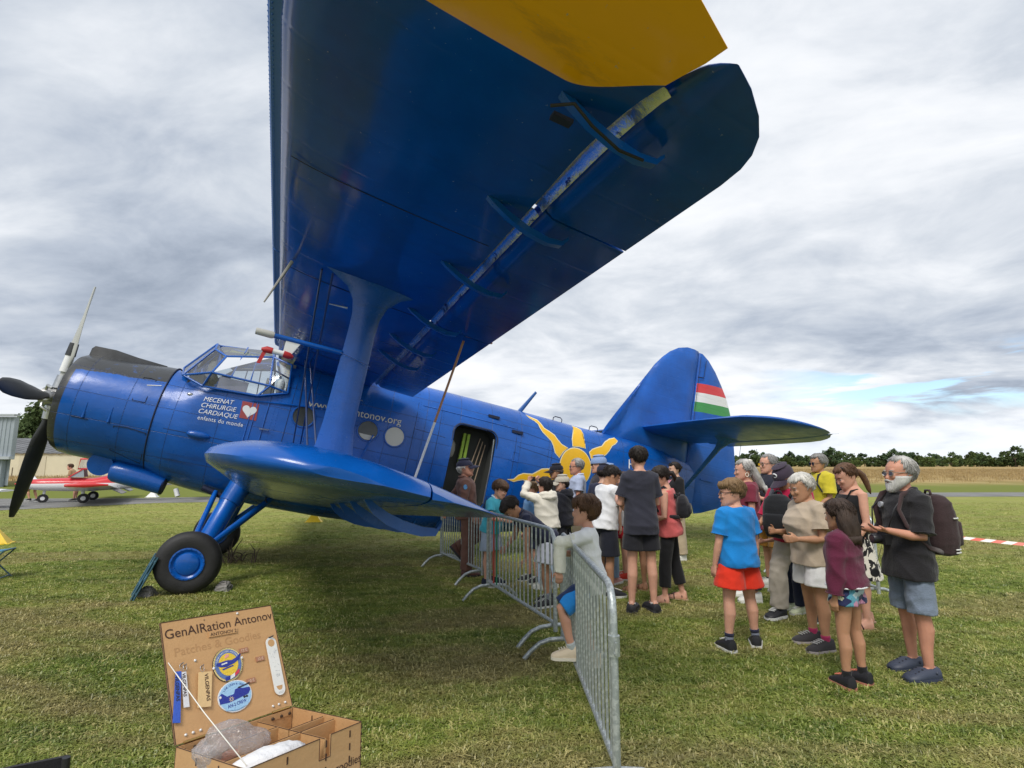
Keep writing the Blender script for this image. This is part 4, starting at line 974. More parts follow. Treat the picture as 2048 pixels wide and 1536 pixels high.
# ------------------------------------------------------------------ markers, stools, chocks
yel=mat('marker_yellow',(.72,.50,.015),.5,.2,20,.08,5); wht=mat('marker_white',(.70,.71,.72),.5,.2,20,.05,5)
def marker(x,y,m,label,s=1,rz=.3,grp=None):
    e=empty('ground_marker',(x,y,0),rz,label,'marker',grp); e.scale=(s,s,s)
    b=MB(); b.loft([[(q*w,p*d_,z) for q,p in((-1,-1),(1,-1),(1,1),(-1,1))] for z,w,d_ in((0,.27,.20),(.02,.262,.19),(.30,.055,.05),(.315,.04,.035))]); b.build('marker_body',m,e,30)
    b=MB(); b.box((0,0,.008),(.6,.46,.015)); b.build('marker_base',m,e)
marker(-5.78,16.6,yel,'yellow ground marker on the grass under the lower wing',.80,.2,'ground markers'); marker(-10.98,12.1,yel,'yellow ground marker cut by the left edge of the picture',1.05,.5,'ground markers'); marker(-18.0,28.3,wht,'small white ground marker on the grass beyond the taxiway',.92,.2,'ground markers')
st_b=cloth('stool_blue',(.05,.20,.33),.4,80); fr_b=mat('stool_frame',(.035,.10,.14),.45)
e=empty('folding_stool',(-7.70,8.5,0),R(18),'open blue folding stool on the grass at the left edge','stool')
b=MB(); b.loft([[(x,y*.17,z+.012*k) for y in(-1,1) for k in((0,1) if y<0 else (1,0))] for x,z in((-.20,.42),(-.1,.40),(0,.395),(.1,.40),(.20,.42))]); b.build('seat',st_b,e,60)
for s in(-1,1):
    for q in(1,-1): MB().tube([(q*.20,s*.16,.415),(0,s*.165,.21),(-q*.20,s*.16,.0)],.011,8).build('leg',fr_b,e,60)
for q in(-1,1): MB().tube([(q*.20,-.17,.42),(q*.20,.17,.42)],.012,8).build('seat_rail',fr_b,e,60); MB().tube([(q*.17,-.16,.03),(q*.17,.16,.03)],.010,8).build('foot_bar',fr_b,e,60)
e=empty('folding_stool',(-4.84,7.36,0),R(32),'folded blue stool leaning against the near wheel','stool')
M=Matrix.Rotation(R(24),4,'Y')
for y in(-.17,.17):
    for k in(0,1): MB().tube([M@Vector((k*.03,y,.0)),M@Vector((k*.03,y,.56))],.012,8).build('leg',fr_b,e,60)
for z in(.03,.54): MB().tube([M@Vector((.015,-.17,z)),M@Vector((.015,.17,z))],.013,8).build('seat_rail',fr_b,e,60)
b=MB(); b.loft([[M@Vector((.012+o+.012*math.sin(3*z*9),y,z)) for y in(-.155,.155) for o in((0,.014) if y<0 else (.014,0))] for z in(.06,.18,.30,.42,.53)]); b.build('seat',st_b,e,60)
chk=mat('chock_grey',(.22,.21,.20),.95,1,14,.35,5)
def rough_block(pts,h,nm,label,loc,seed):
    e=empty(nm,loc,0,label,'chock'); rr=random.Random(seed); b=MB()
    b.loft([[Vector((x*k*.72,y*k*.8,z*.75)) for x,y in pts] for z,k in((0,1),(h*.5,.86),(h*.85,.55),(h,.3))])
    o=b.build('block',chk,e); me=o.data
    bm=bmesh.new(); bm.from_mesh(me); bmesh.ops.subdivide_edges(bm,edges=bm.edges,cuts=2,use_grid_fill=True)
    for v in bm.verts: v.co+=Vector((rr.uniform(-1,1),rr.uniform(-1,1),rr.uniform(-.5,.5)))*.012
    bm.to_mesh(me); bm.free(); return e
wl=PO+prt*1.68
for d_,lb,sd_ in((-.44,'rough grey chock in front of the near wheel',2),(.44,'rough grey chock behind the near wheel',5)):
    c=wl+aft*d_; rough_block([(-.12,-.10),(.12,-.11),(.13,.10),(-.11,.11)],.17,'wheel_chock',lb,(c.x,c.y,0),sd_)
rb_=empty('dry_branch',(-4.72,9.95,0),0,'tangle of dry brown twigs on the grass behind the far wheel','branch'); rr=random.Random(8); b=MB()
for i in range(16):
    p=Vector((rr.uniform(-.25,.3),rr.uniform(-.15,.15),.0)); q=p+Vector((rr.uniform(-.3,.3),rr.uniform(-.2,.2),rr.uniform(.10,.42))); b.tube([p,(p+q)/2+Vector((rr.uniform(-.06,.06),0,.05)),q],[.014,.010,.004],5)
b.build('twigs',bark,rb_,60)
# ------------------------------------------------------------------ the wooden goodies box on its table
bu=Vector((.53556,.84184,-.06688)); bv=Vector((.84373,-.53001,.08496)); bn=bu.cross(-bv).normalized()
BM=Matrix(((bu.x,-bv.x,bn.x,-.895),(bu.y,-bv.y,bn.y,1.601),(bu.z,-bv.z,bn.z,.95),(0,0,0,1)))
tb_=empty('folding_table',(0,0,0),0,'blue folding table under the wooden box, only a corner in view','table')
flat=Matrix(((bu.x,-bv.x,0,-.895),(bu.y,-bv.y,0,1.601),(0,0,1,.76),(0,0,0,1)))
def nrm(M): 
    q=M.copy(); a=Vector((q[0][0],q[1][0],0)).normalized(); q[0][0],q[1][0],q[2][0]=a.x,a.y,0; q[0][1],q[1][1],q[2][1]=-a.y,a.x,0; return q
tb_.matrix_world=nrm(flat)
def checkprint(g,c,co):
    k=g.n('ShaderNodeTexChecker',inp={'Vector':co,'Scale':90.0,1:(.10,.22,.36,1),2:(.25,.42,.55,1)}); return k.outputs[0]
MB().box((-.05,-.25,-.012),(.98,.62,.02)).build('table_top',mat('table_print',(.1,.3,.5),.5,fn=checkprint),tb_)
for i in(-1,1):
    for j in(-1,1): MB().tube([(-.05+i*.44,-.25+j*.26,-.03),(-.05+i*.46,-.25+j*.28,-.78)],.014,8).build('leg',alum,tb_,60)
wood_f=lambda g,c,co: g.mix(g.math('MULTIPLY',g.noise(g.n('ShaderNodeMapping',inp={'Vector':co,'Scale':(3,14,14)}).outputs[0],3.2,6,.65),.55),c,(.34,.17,.062))
ply=mat('plywood',(.56,.335,.155),.62,.15,120,fn=wood_f); burnt=mat('burnt_edge',(.055,.024,.012),.8); brass=mat('brass',(.55,.38,.14),.35,metal=.8); screw=mat('screw_white',(.7,.7,.7),.3,metal=.4)
box=empty('wooden_box',(0,0,0),0,'laser-cut plywood goodies box with its lid standing open','box'); box.matrix_world=BM
BW,BD,BH,T=.362,.31,.175,.005
def wall(nm,x0,x1,y0,y1,z0=-BH,z1=0.0,m=None): return MB().box(((x0+x1)/2,(y0+y1)/2,(z0+z1)/2),(x1-x0,y1-y0,z1-z0)).build(nm,m or ply,box)
wall('back_wall',0,BW,-T,0); wall('side_wall',0,T,-BD+T,-T); wall('side_wall',BW-T,BW,-BD+T,-T); wall('base',T,BW-T,-BD+T,-T,-BH,-BH+T)
# front wall with a notch
fw=MB(); fw.prism([(0,-BH),(BW,-BH),(BW,0),(.252,0),(.252,-.052),(.215,-.052),(.215,0),(0,0)],T,Matrix(((1,0,0,0),(0,0,-1,-BD+T),(0,1,0,0),(0,0,0,1)))); fw.build('front_wall',ply,box)
for nm,a in(('divider',(T,BW-T,-.205,-.20)),('divider',(.115,.235,-.105,-.10)),('divider',(.235,BW-T,-.155,-.150)),('divider',(.113,.118,-.305,-.205)),('divider',(.235,.240,-.305,-T))):
    wall(nm,a[0],a[1],a[2],a[3],-BH+.01,-.006)
# burnt rims along every cut edge
rim=MB()
for a,b2 in(((0,0),(BW,0)),((BW,0),(BW,-BD)),((BW,-BD),(.252,-BD)),((.215,-BD),(0,-BD)),((0,-BD),(0,0))): rim.tube([(a[0],a[1],.0008),(b2[0],b2[1],.0008)],.0013,4)
for a,b2 in(((T,-.2),(BW-T,-.2)),((.235,-T),(.235,-.305)),((.115,-.1),(.235,-.1)),((.115,-.205),(.115,-.305)),((.235,-.15),(BW-T,-.15))): rim.tube([(a[0],a[1],-.0055),(b2[0],b2[1],-.0055)],.0012,4)
for x in(.215,.252): rim.tube([(x,-BD,0),(x,-BD,-.052)],.0012,4)
rim.tube([(.215,-BD,-.052),(.252,-BD,-.052)],.0012,4)
for cx,cy in((0,0),(BW,0),(BW,-BD),(0,-BD),(T,-T),(BW-T,-T)): rim.tube([(cx,cy,0),(cx,cy,-BH)],.0011,4)
rim.build('burnt_rim',burnt,box,None,weld=False)['kind']='stuff'
sl_=MB()
for x in(.115,.2375,.32):
    for k in range(5): sl_.box((x,-BD-.0003,-.018-.032*k),(.004,.002,.017))
for y in(-.2,-.1):
    for k in range(5): sl_.box((-.0003,y,-.018-.032*k),(.002,.004,.017)); sl_.box((BW+.0003,y,-.018-.032*k),(.002,.004,.017)); sl_.box((BW-T-.0003,y,-.018-.032*k),(.002,.004,.017))
for k in range(9): sl_.box((BW+.0005,-BD+.001,-.012-.019*k),(.004,.004,.009)); sl_.box((-.0005,-BD+.001,-.012-.019*k),(.004,.004,.009))
sl_.build('tab_slots',burnt,box,None,weld=False)['kind']='stuff'
# lid
LH=.329; ld=Vector((0,.44,.898)).normalized(); lnr=Vector((0,-ld.z,ld.y))
LM=Matrix(((1,0,lnr.x,0),(0,ld.y,lnr.y,.004),(0,ld.z,lnr.z,.004),(0,0,0,1)))     # s, t, out of the lid
lid=MB().prism([(0,0),(BW,0),(BW,LH),(0,LH)],T,LM@Matrix.Translation((0,0,-T))).build('lid',ply,box)
lr=MB()
for a,b2 in(((0,0),(0,LH)),((0,LH),(BW,LH)),((BW,LH),(BW,0))): lr.tube([LM@Vector((*a,0.0003)),LM@Vector((*b2,0.0003))],.0014,4); lr.tube([LM@Vector((*a,-.005)),LM@Vector((*b2,-.005))],.0014,4)
lr.build('burnt_rim',burnt,lid,None,weld=False)
ink=mat('engraved_dark',(.045,.018,.012),.8); ghost=mat('engraved_pale',(.42,.235,.105),.8)
def ltext(body,s,t,size,m,rot=0,sx=1,par=None,h=.0012,mirror=False,align='LEFT',thick=0,name='lettering'):
    M=LM@Matrix.Translation((s,t,h))@Matrix.Rotation(R(rot),4,'Z')
    return textobj(name,body,size,m,par or lid,M,sx=sx,align=align,thick=thick)
ltext('GenAIRation Antonov',.006,.2795,.0390,ink,.5,.99)
ltext('Patches & Goodies',.026,.2265,.034,ghost,.4,1.06,h=.0006)
def lplate(nm,poly,h0,h1,m,par=None): return MB().prism(poly,h1-h0,LM@Matrix.Translation((0,0,h0))).build(nm,m,par or lid,40)
pl_=lplate('name_plate',[(.1318,.2605),(.2230,.2590),(.2257,.2745),(.1341,.2770)],.0005,.004,ply); ltext('ANTONOV 2',.1365,.2630,.0145,ink,-1,1.0,pl_,.0048)
for s,t,tx in((.2345,.2008,'12 €'),(.2835,.1640,'12 €'),(.2395,.1068,'10 €')):
    k=lplate('price_tag',[(s-.0145,t-.007),(s+.0145,t-.007),(s+.0145,t+.007),(s-.0145,t+.007)],.0004,.0035,mat('tag_brown',(.36,.17,.10),.7)); ltext(tx,s-.0105,t-.0042,.0115,mat('tag_print',(.72,.55,.42),.7),0,.95,k,.0042)
for s,t in((.0283,.0162),(.0482,.0162),(.0688,.0162),(.2955,.0161),(.3161,.0161),(.3388,.0161),(.0819,.2031),(.2365,.3197)): MB().ball(LM@Vector((s,t,.001)),(.0042,.0042,.0042),8,6).build('screw',screw,lid,180)
MB().ball(LM@Vector((.1271,.317,.0005)),(.002,.002,.002),6,4).build('screw',mat('screw_dark',(.1,.08,.06),.4),lid,180)
for s in(.019,.0748-.028,.0748,.2859,.3153,.3446): MB().tube([(s,-T-.0005,-.012),(s,-T-.006,-.012)],[.0052,.0036],10).build('bolt',mat('bolt_dark',(.08,.06,.05),.3,metal=.6),box,50)
for s0,s1 in((.018,.078),(.285,.345)): MB().tube([(s0,-.003,.006),(s1,-.003,.006)],.0034,8).build('hinge',brass,box,60); MB().box(((s0+s1)/2,-T-.0012,-.008),(s1-s0,.0014,.018)).build('hinge_leaf',ply,box)
# things hanging on the lid are things of their own
def hung(name,label,cat,group=None):
    e=empty(name,(0,0,0),0,label,cat,group); e.matrix_world=BM@LM; return e
I=Matrix.Identity(4)
def ell(cx,cy,rx,ry,n=36,a0=0,a1=360): return [(cx+rx*math.cos(R(a0+(a1-a0)*k/n)),cy+ry*math.sin(R(a0+(a1-a0)*k/n))) for k in range(n)]
def layer(e,nm,poly,h,m,t=.0006,par=None):
    b=MB(); b.prism(poly,t,Matrix.Translation((0,0,h))); return b.build(nm,m,par or e,40)
pY=mat('patch_yellow',(.74,.52,.05),.7,.4,300); pB=mat('patch_deep_blue',(.018,.035,.30),.7,.4,300); pM=mat('patch_mid_blue',(.10,.17,.40),.7,.4,300); pG=mat('patch_gold',(.45,.33,.10),.7,.6,300); pW=mat('patch_white',(.72,.73,.75),.7,.4,300); pL=mat('patch_sky',(.33,.55,.78),.7,.4,300); pR=mat('patch_red',(.58,.04,.07),.7); pK=mat('patch_black',(.02,.02,.03),.7)
def ring_text(e,txt,cx,cy,r,a0,a1,size,m,h,flip=False,ry=None):
    for i,ch in enumerate(txt):
        a=a0+(a1-a0)*i/max(1,len(txt)-1); ra=R(a); M=Matrix.Translation((cx+r*math.cos(ra),cy+(ry or r)*math.sin(ra),h))@Matrix.Rotation(ra+(math.pi/2 if flip else -math.pi/2),4,'Z')
        if ch!=' ': textobj('lettering',ch,size,m,e,M,align='CENTER')
e=hung('round_patch','round embroidered patch with a gold rope rim and a blue biplane, on the box lid','patch')
cx,cy=.1760,.1695; layer(e,'rope_rim',ell(cx,cy,.0475,.0500),.001,pK,.0022); layer(e,'rope_base',ell(cx,cy,.0462,.0488),.0032,pG)
rp=MB()
for k in range(60):
    a=R(6*k); c0=Vector((cx+.0440*math.cos(a),cy+.0465*math.sin(a),.0040)); d0=Vector((math.cos(a+.7),math.sin(a+.7),0)); rp.tube([c0-d0*.0030,c0+d0*.0030],.0011,4)
rp.build('rope_strands',mat('rope_cream',(.72,.62,.32),.7),e,None)['kind']='stuff'
layer(e,'blue_band',ell(cx,cy,.0418,.0442),.0046,pM); layer(e,'yellow_field',ell(cx,cy,.0310,.0330),.0053,pY)
ring_text(e,'GENAIRATION ANTONOV',cx,cy,.0345,160,22,.0072,pW,.0055,ry=.0362)
layer(e,'aircraft_body',[(cx-.038,cy+.004),(cx-.034,cy+.0095),(cx-.005,cy+.012),(cx+.012,cy+.010),(cx+.030,cy+.016),(cx+.041,cy+.024),(cx+.043,cy+.020),(cx+.036,cy+.008),(cx+.018,cy-.001),(cx-.008,cy-.007),(cx-.026,cy-.004)],.0060,pB); layer(e,'aircraft_wing',[(cx-.022,cy-.010),(cx+.012,cy-.005),(cx+.016,cy-.008),(cx-.020,cy-.014)],.0060,pB); layer(e,'windows',[(cx-.022,cy+.001),(cx-.004,cy+.003),(cx-.004,cy+.007),(cx-.022,cy+.005)],.0067,pW); layer(e,'heart_mark',[(cx-.008,cy+.018),(cx+.004,cy+.022),(cx+.006,cy+.028),(cx-.002,cy+.030),(cx-.008,cy+.025)],.0060,mat('patch_pink',(.7,.3,.3),.7))
for i,m in enumerate((pB,pW,pR)): layer(e,'ribbon',[(cx-.018+.016*i,cy-.046+.003*i*i*.6),(cx-.003+.016*i,cy-.046+.003*(i+.9)**2*.6),(cx-.001+.016*i,cy-.035+.003*(i+.9)**2*.6),(cx-.016+.016*i,cy-.036+.003*i*i*.6)],.0060,m)
for s in(-1,1): MB().ball((cx+s*.046,cy+.004+.006*s,.005),(.0042,.0042,.003),8,6).build('rivet',pW,e,180)
e=hung('oval_patch','oval embroidered patch lettered AN-2 CREW below the round one','patch')
cx,cy=.1815,.0765; layer(e,'rim',ell(cx,cy,.0535,.0440),.001,pW,.0025); layer(e,'sky_field',ell(cx,cy,.0505,.0412),.0036,pL)
layer(e,'aircraft_body',[(cx-.050,cy-.012),(cx-.050,cy+.010),(cx-.040,cy+.016),(cx-.026,cy+.004),(cx-.004,cy+.006),(cx+.002,cy+.018),(cx+.016,cy+.020),(cx+.024,cy+.016),(cx+.048,cy+.014),(cx+.049,cy+.006),(cx+.040,cy-.004),(cx+.016,cy-.008),(cx-.020,cy-.014)],.0043,pB); layer(e,'aircraft_wing',[(cx+.010,cy+.022),(cx+.030,cy+.024),(cx+.051,cy+.028),(cx+.051,cy+.024),(cx+.014,cy+.018)],.0046,pK)
sp=MB()
for k in range(8):
    a=R(45*k+10); sp.add([(cx-.014+.010*math.cos(a),cy-.006+.010*math.sin(a),.0052),(cx-.014+.003*math.cos(a+.4),cy-.006+.003*math.sin(a+.4),.0052),(cx-.014+.003*math.cos(a-.4),cy-.006+.003*math.sin(a-.4),.0052)],[(0,1,2)])
sp.build('sun_mark',mat('patch_sun',(.7,.55,.3),.7),e); MB().ball((cx-.046,cy+.006,.005),(.004,.004,.002),8,6).build('roundel',pW,e,180)
for q in(.026,.034): MB().ball((cx+q,cy-.010,.005),(.004,.004,.002),8,6).build('wheel_mark',pK,e,180)
layer(e,'name_band',[(cx-.036,cy-.034),(cx-.040,cy-.018),(cx-.028,cy-.015),(cx+.022,cy-.010),(cx+.040,cy-.014),(cx+.042,cy-.026),(cx+.030,cy-.034),(cx,cy-.039)],.0050,pL); textobj('lettering','AN-2 CREW',.0125,pB,e,Matrix.Translation((cx-.029,cy-.0285,.0060))@Matrix.Rotation(R(4),4,'Z'),sx=.88,thick=.0002); ring_text(e,'LINE CREW & CREW',cx,cy,.040,140,45,.0075,pB,.0048,ry=.031)
e=hung('bottle_opener','long white bottle opener hanging at the right of the box lid','bottle opener')
wo=mat('opener_white',(.70,.70,.68),.4,.1,60,.05,20)
def capsule(cx0,cy0,cx1,cy1,r0,r1,n=12):
    d=Vector((cx1-cx0,cy1-cy0)); a=math.degrees(math.atan2(d.y,d.x)); return ell(cx1,cy1,r1,r1,n,a-90,a+90)+[(cx1+r1*math.cos(R(a+90)),cy1+r1*math.sin(R(a+90)))]+ell(cx0,cy0,r0,r0,n,a+90,a+270)+[(cx0+r0*math.cos(R(a+270)),cy0+r0*math.sin(R(a+270)))]
layer(e,'opener_body',capsule(.3300,.2040,.3275,.0585,.0185,.0185),.004,wo,.0025); layer(e,'ring_hole',ell(.3300,.2035,.0120,.0120,20),.0066,ply,.0003); layer(e,'cap_hole',[(.3165,.0690),(.3385,.0685),(.3360,.0600),(.3325,.0560),(.3240,.0560),(.3190,.0605)],.0066,ply,.0003)
gk=mat('print_grey',(.36,.38,.42),.7)
textobj('lettering','ANY',.0095,gk,e,Matrix.Translation((.319,.0445,.0068)))
sk_=MB(); rr=random.Random(3)
for i in range(26):
    a=Vector((.3295+rr.uniform(-.011,.011),.095+.085*rr.random(),.0068)); sk_.tube([a,a+Vector((rr.uniform(-.009,.009),rr.uniform(-.006,.006),0))],.0004,3)
sk_.build('etched_drawing',gk,e,None)['kind']='stuff'
MB().tube([(.325,.2215,.004),(.337,.2225,.016)],.0022,8).build('peg',mat('peg_black',(.015,.015,.015),.4),lid.parent,60).matrix_parent_inverse=Matrix.Identity(4)
bpy.data.objects[[o.name for o in bpy.data.objects if o.name.startswith('peg')][0]].matrix_local=LM
def keytag(label,poly,m,body,inkm,size,s,t,hook):
    e=hung('key_tag',label,'key tag','key tags on the box lid'); layer(e,'strip',poly,.006,m,.0025)
    textobj('lettering',body,size,inkm,e,Matrix.Translation((s,t,.0090))@Matrix.Rotation(R(-94 if m is not ply else -98),4,'Z'),thick=.0003)
    MB().tube([(hook[0]+.0055*math.cos(R(a)),hook[1]+.009*math.sin(R(a)),.009) for a in range(0,360,30)],.0007,5,closed=True).build('split_ring',alum,e,180); MB().tube([(hook[0],hook[1]+.006,0),(hook[0]+.002,hook[1]+.008,.016)],.0018,7).build('hook',mat('hook_steel',(.35,.34,.34),.3,metal=.8),e,60)
kb=mat('tag_blue',(.035,.10,.50),.6,.3,200); kw=mat('tag_white',(.66,.66,.70),.6,.2,200)
keytag('white key tag lettered in black on the box lid, half behind the blue one',[(.036,.178),(.0485,.177),(.0445,.082),(.0295,.084)],kw,'VILGENPAS',ink,.0125,.0365,.174,(.046,.187))
keytag('blue key tag with black letters at the left of the box lid',[(.0205,.183),(.0355,.181),(.0150,.049),(-.004,.054)],kb,'VILGENPAS',pK,.0135,.0165,.172,(.0375,.193))
keytag('pale wooden key tag with dark lettering on the box lid',[(.0830,.1665),(.122,.1605),(.103,.0665),(.0660,.0735)],mat('tag_wood',(.66,.46,.23),.7,.1,90),'VILGENPAS',ink,.0150,.0985,.158,(.094,.174))
# string from lid to box, bag and paper inside
pA=BM@(LM@Vector((.0071,.2133,.001))); pB_=BM@Vector((.022,-.280,-.003))
e=empty('lid_string',pA,0,'white string tying the open lid to the side of the box','string'); MB().tube([(0,0,0),(pB_-pA)*.5+Vector((0,0,-.006)),pB_-pA],.0014,6).build('cord',mat('cord_white',(.78,.76,.70),.7),e,180)
def crumple(name,label,cat,M,rx,ry,rz,m,seed,amp,sub=4):
    e=empty(name,(0,0,0),0,label,cat); e.matrix_world=M; bm=bmesh.new(); bmesh.ops.create_icosphere(bm,subdivisions=sub,radius=1); r=np.random.RandomState(seed); ks=[r.normal(size=3)*q for q in(1.6,2.4,3.5,5,7,9)]; ph=r.rand(6)*6
    for v in bm.verts:
        p=np.array(v.co); d_=sum(abs(math.sin(float(p@k)+f))/(1+.5*i) for i,(k,f) in enumerate(zip(ks,ph)))-1.1; v.co=Vector((p[0]*rx,p[1]*ry,p[2]*rz))*(1+amp*d_)
    me=bpy.data.meshes.new(name); bm.to_mesh(me); bm.free()
    for p in me.polygons: p.use_smooth=True
    link('film' if 'bag' in name else 'sheet',me,m,e); return e
def filmmat():
    m=bpy.data.materials.new('plastic_film'); m.use_nodes=True; g=NT(m.node_tree); m.node_tree.nodes.clear()
    co=g.n('ShaderNodeTexCoord').outputs['Object']; nb_=g.n('ShaderNodeBump',inp={'Height':g.noise(co,38,5,.65,1.5),'Strength':1.0,'Distance':.012}).outputs[0]
    t=g.n('ShaderNodeBsdfTransparent',inp={0:(.95,.94,.95,1)}); gl=g.n('ShaderNodeBsdfGlossy',inp={0:(1,1,1,1),1:.18,'Normal':nb_}); df=g.n('ShaderNodeBsdfDiffuse',inp={0:(.75,.73,.75,1),'Normal':nb_})
    lw=g.n('ShaderNodeLayerWeight',inp={0:.35,'Normal':nb_}).outputs[1]
    a=g.n('ShaderNodeMixShader',inp={0:g.lin(lw,0,1,.07,.6),1:t.outputs[0],2:df.outputs[0]}); b=g.n('ShaderNodeMixShader',inp={0:g.lin(lw,0,1,.10,.35),1:a.outputs[0],2:gl.outputs[0]})
    g.link(b.outputs[0],g.n('ShaderNodeOutputMaterial').inputs[0]); return m
crumple('plastic_bag','crumpled clear plastic bag lying in the wooden box','bag',BM@Matrix.Translation((.088,-.115,-.012))@Matrix.Rotation(R(18),4,'Y')@Matrix.Rotation(R(20),4,'Z'),.095,.075,.052,filmmat(),4,.17)
crumple('crumpled_paper','crumpled white paper in the front compartment of the box','paper',BM@Matrix.Translation((.095,-.258,-.030)),.095,.042,.038,mat('paper_white',(.72,.73,.76),.8,.9,22),9,.16)
for i,(x,y) in enumerate(((.05,-.10),(.09,-.14),(.12,-.07))): 
    e=empty('patch_stack',(0,0,0),0,('pinkish goods in the plastic bag, nearest the lid','brown goods in the plastic bag, nearest the front','brown goods in the plastic bag, towards the middle')[i],'goods'); e.matrix_world=BM@Matrix.Translation((x,y,-.06)); MB().tube([(0,0,-.02),(0,0,.02)],[.03,.028],14).build('stack',mat('goods_rust',(.45,.20,.12),.7,.4,60,.3,30),e,50)
e=empty('card_stack',(0,0,0),0,'pinkish cards in the right-hand compartment of the box','cards'); e.matrix_world=BM@Matrix.Translation((.295,-.085,-.075))@Matrix.Rotation(R(12),4,'X'); MB().box((0,0,0),(.09,.11,.012)).build('cards',mat('cards_pink',(.62,.42,.38),.7),e)
ltx=textobj('lettering','patches',.03,ink,box,Matrix(((1,0,0,.060),(0,0,-1,-BD-.0012),(0,1,0,-.085),(0,0,0,1)))); textobj('lettering','goodies',.03,ink,box,Matrix(((1,0,0,.270),(0,0,-1,-BD-.0012),(0,1,0,-.10),(0,0,0,1))))
e=empty('camp_chair',(-1.545,1.655,0),R(28),'black camp chair whose top corner shows at the bottom left','chair')
b=MB(); b.loft([[(x,.02*math.sin(x*8)+o,z) for x in(-.26,-.13,0,.13,.26) for o in(0,)]+[(x,.02*math.sin(x*8)+.012,z) for x in(.26,.13,0,-.13,-.26)] for z in(.45,.65,.835)]); b.build('backrest',cloth('chair_black',(.014,.014,.017)),e,60)
b=MB(); b.box((0,-.24,.42),(.5,.46,.02)); b.build('seat',cloth('chair_black',(.014,.014,.017)),e)
for x in(-.26,.26): MB().tube([(x,.0,.84),(x,0,.4),(x,-.45,.0)],.011,8).build('leg',mat('chair_frame',(.02,.02,.022),.45),e,60); MB().tube([(x,-.46,.42),(x,.05,.0)],.011,8).build('leg',mat('chair_frame',(.02,.02,.022),.45),e,60)
# ------------------------------------------------------------------ red and white light aircraft on the taxiway
def redprint(g,c,co):
    x,y,z=g.xyz(co); lim=g.math('ADD',.80,g.math('MULTIPLY',g.math('MAXIMUM',g.math('SUBTRACT',x,4.2),0.0),.055)); return g.mix(g.smooth(g.math('SUBTRACT',z,lim),0,.012),(.72,.72,.73),(.56,.025,.035))
rw=mat('red_white_paint',(.7,.7,.7),.3,fn=redprint,coat=.3); wp=mat('aircraft_white',(.72,.73,.75),.35,coat=.3); rp_=mat('aircraft_red',(.56,.025,.035),.35)
la=empty('light_aircraft',(-21.15,23.95,0),R(28),'small red and white low-wing aircraft with its canopy door up','aircraft')
def sec(x,w,zb,zt,e=2.4,n=20): return [Vector((x,math.copysign(abs(math.cos(a))**(2/e),math.cos(a))*w,(zb+zt)/2+math.copysign(abs(math.sin(a))**(2/e),math.sin(a))*(zt-zb)/2)) for a in [2*math.pi*k/n for k in range(n)]]
b=MB(); b.loft([sec(*q) for q in((.36,.14,.68,.94),(.45,.27,.58,.98),(1.0,.38,.50,1.02),(1.75,.46,.46,1.04),(2.6,.50,.46,1.02),(3.4,.48,.50,1.22),(4.0,.40,.56,1.26),(4.8,.30,.60,1.12),(5.8,.15,.72,.98),(6.75,.05,.82,.92))]); b.build('fuselage',rw,la,60)
b=MB(); b.tube([(0,0,.80),(.10,0,.80),(.28,0,.80),(.38,0,.80)],[.01,.06,.12,.14],16); sp_=b.build('spinner',rp_,la,50)
for a in(20,200): b=MB(); b.loft([[Vector((.24+o*.01,w*math.cos(R(a+90))+r*math.cos(R(a)),.8+w*math.sin(R(a+90))+r*math.sin(R(a)))) for w,o in((-q,0),(0,1),(q,0),(0,-1))] for r,q in((.1,.05),(.5,.075),(.88,.04))]); b.build('blade',bladem,sp_,50)
for s in(1,-1):
    b=MB(); rings=[]
    for t in range(6):
        y=-s*(.3+3.7*t/5); zz=.52+.085*(t/5)*3.7*.9; c=1.55-.15*t/5; xl=2.0+.05*t
        rings.append([Vector((xl+c*tt,y,zz+c*u)) for tt in(0,.06,.25,.6,1) for u in(naca(tt,th=.13)[0],)]+[Vector((xl+c*tt,y,zz+c*naca(tt,th=.13)[1])) for tt in(.6,.25,.06)])
    b.loft(rings); w0=b.build('wing',wp,la,40); b=MB(); b.tube([(2.3,-s*4.0,.83),(2.9,-s*4.06,.84),(3.6,-s*4.02,.83)],[.05,.10,.03],10,flat=1); b.build('wing_tip',rp_,w0,50)
    b=MB(); b.box((3.62,-s*1.2,.50),(.45,1.5,.03),Matrix.Rotation(R(28),4,'Y')); b.build('flap',mat('flap_shaded',(.22,.23,.23),.6),la)  # white flap coloured grey: the shade on its underside is in the colour
    b=MB(); b.box((6.3,-s*.75,.86),(.75,1.5,.05)); b.build('tailplane',wp,la)
    for px_,py_ in((2.45,1.1),): 
        wv=MB(); wv.tube([(px_,-s*py_-.07,.20),(px_,-s*py_-.06,.20),(px_,-s*py_+.06,.20),(px_,-s*py_+.07,.20)],[.16,.20,.20,.16],18); w1=wv.build('wheel',rubber,la,50); MB().tube([(px_,-s*py_-.075,.20),(px_,-s*py_+.075,.20)],.09,12).build('rim',wp,w1,50); MB().tube([(px_,-s*py_,.22),(px_-.05,-s*py_,.60)],.06,10).build('gear_leg',wp,la,50)
wv=MB(); wv.tube([(.95,-.06,.18),(.95,-.05,.18),(.95,.05,.18),(.95,.06,.18)],[.14,.18,.18,.14],18); w1=wv.build('wheel',rubber,la,50); MB().tube([(.95,-.065,.18),(.95,.065,.18)],.08,12).build('rim',wp,w1,50); MB().tube([(.95,0,.2),(.98,0,.5)],.05,8).build('gear_leg',wp,la,50)
b=MB(); b.prism([(5.75,.92),(6.2,1.75),(6.75,1.78),(6.85,.90)],.07,Matrix(((1,0,0,0),(0,0,-1,.035),(0,1,0,0),(0,0,0,1)))); b.build('tail_fin',rp_,la)
cg=MB()
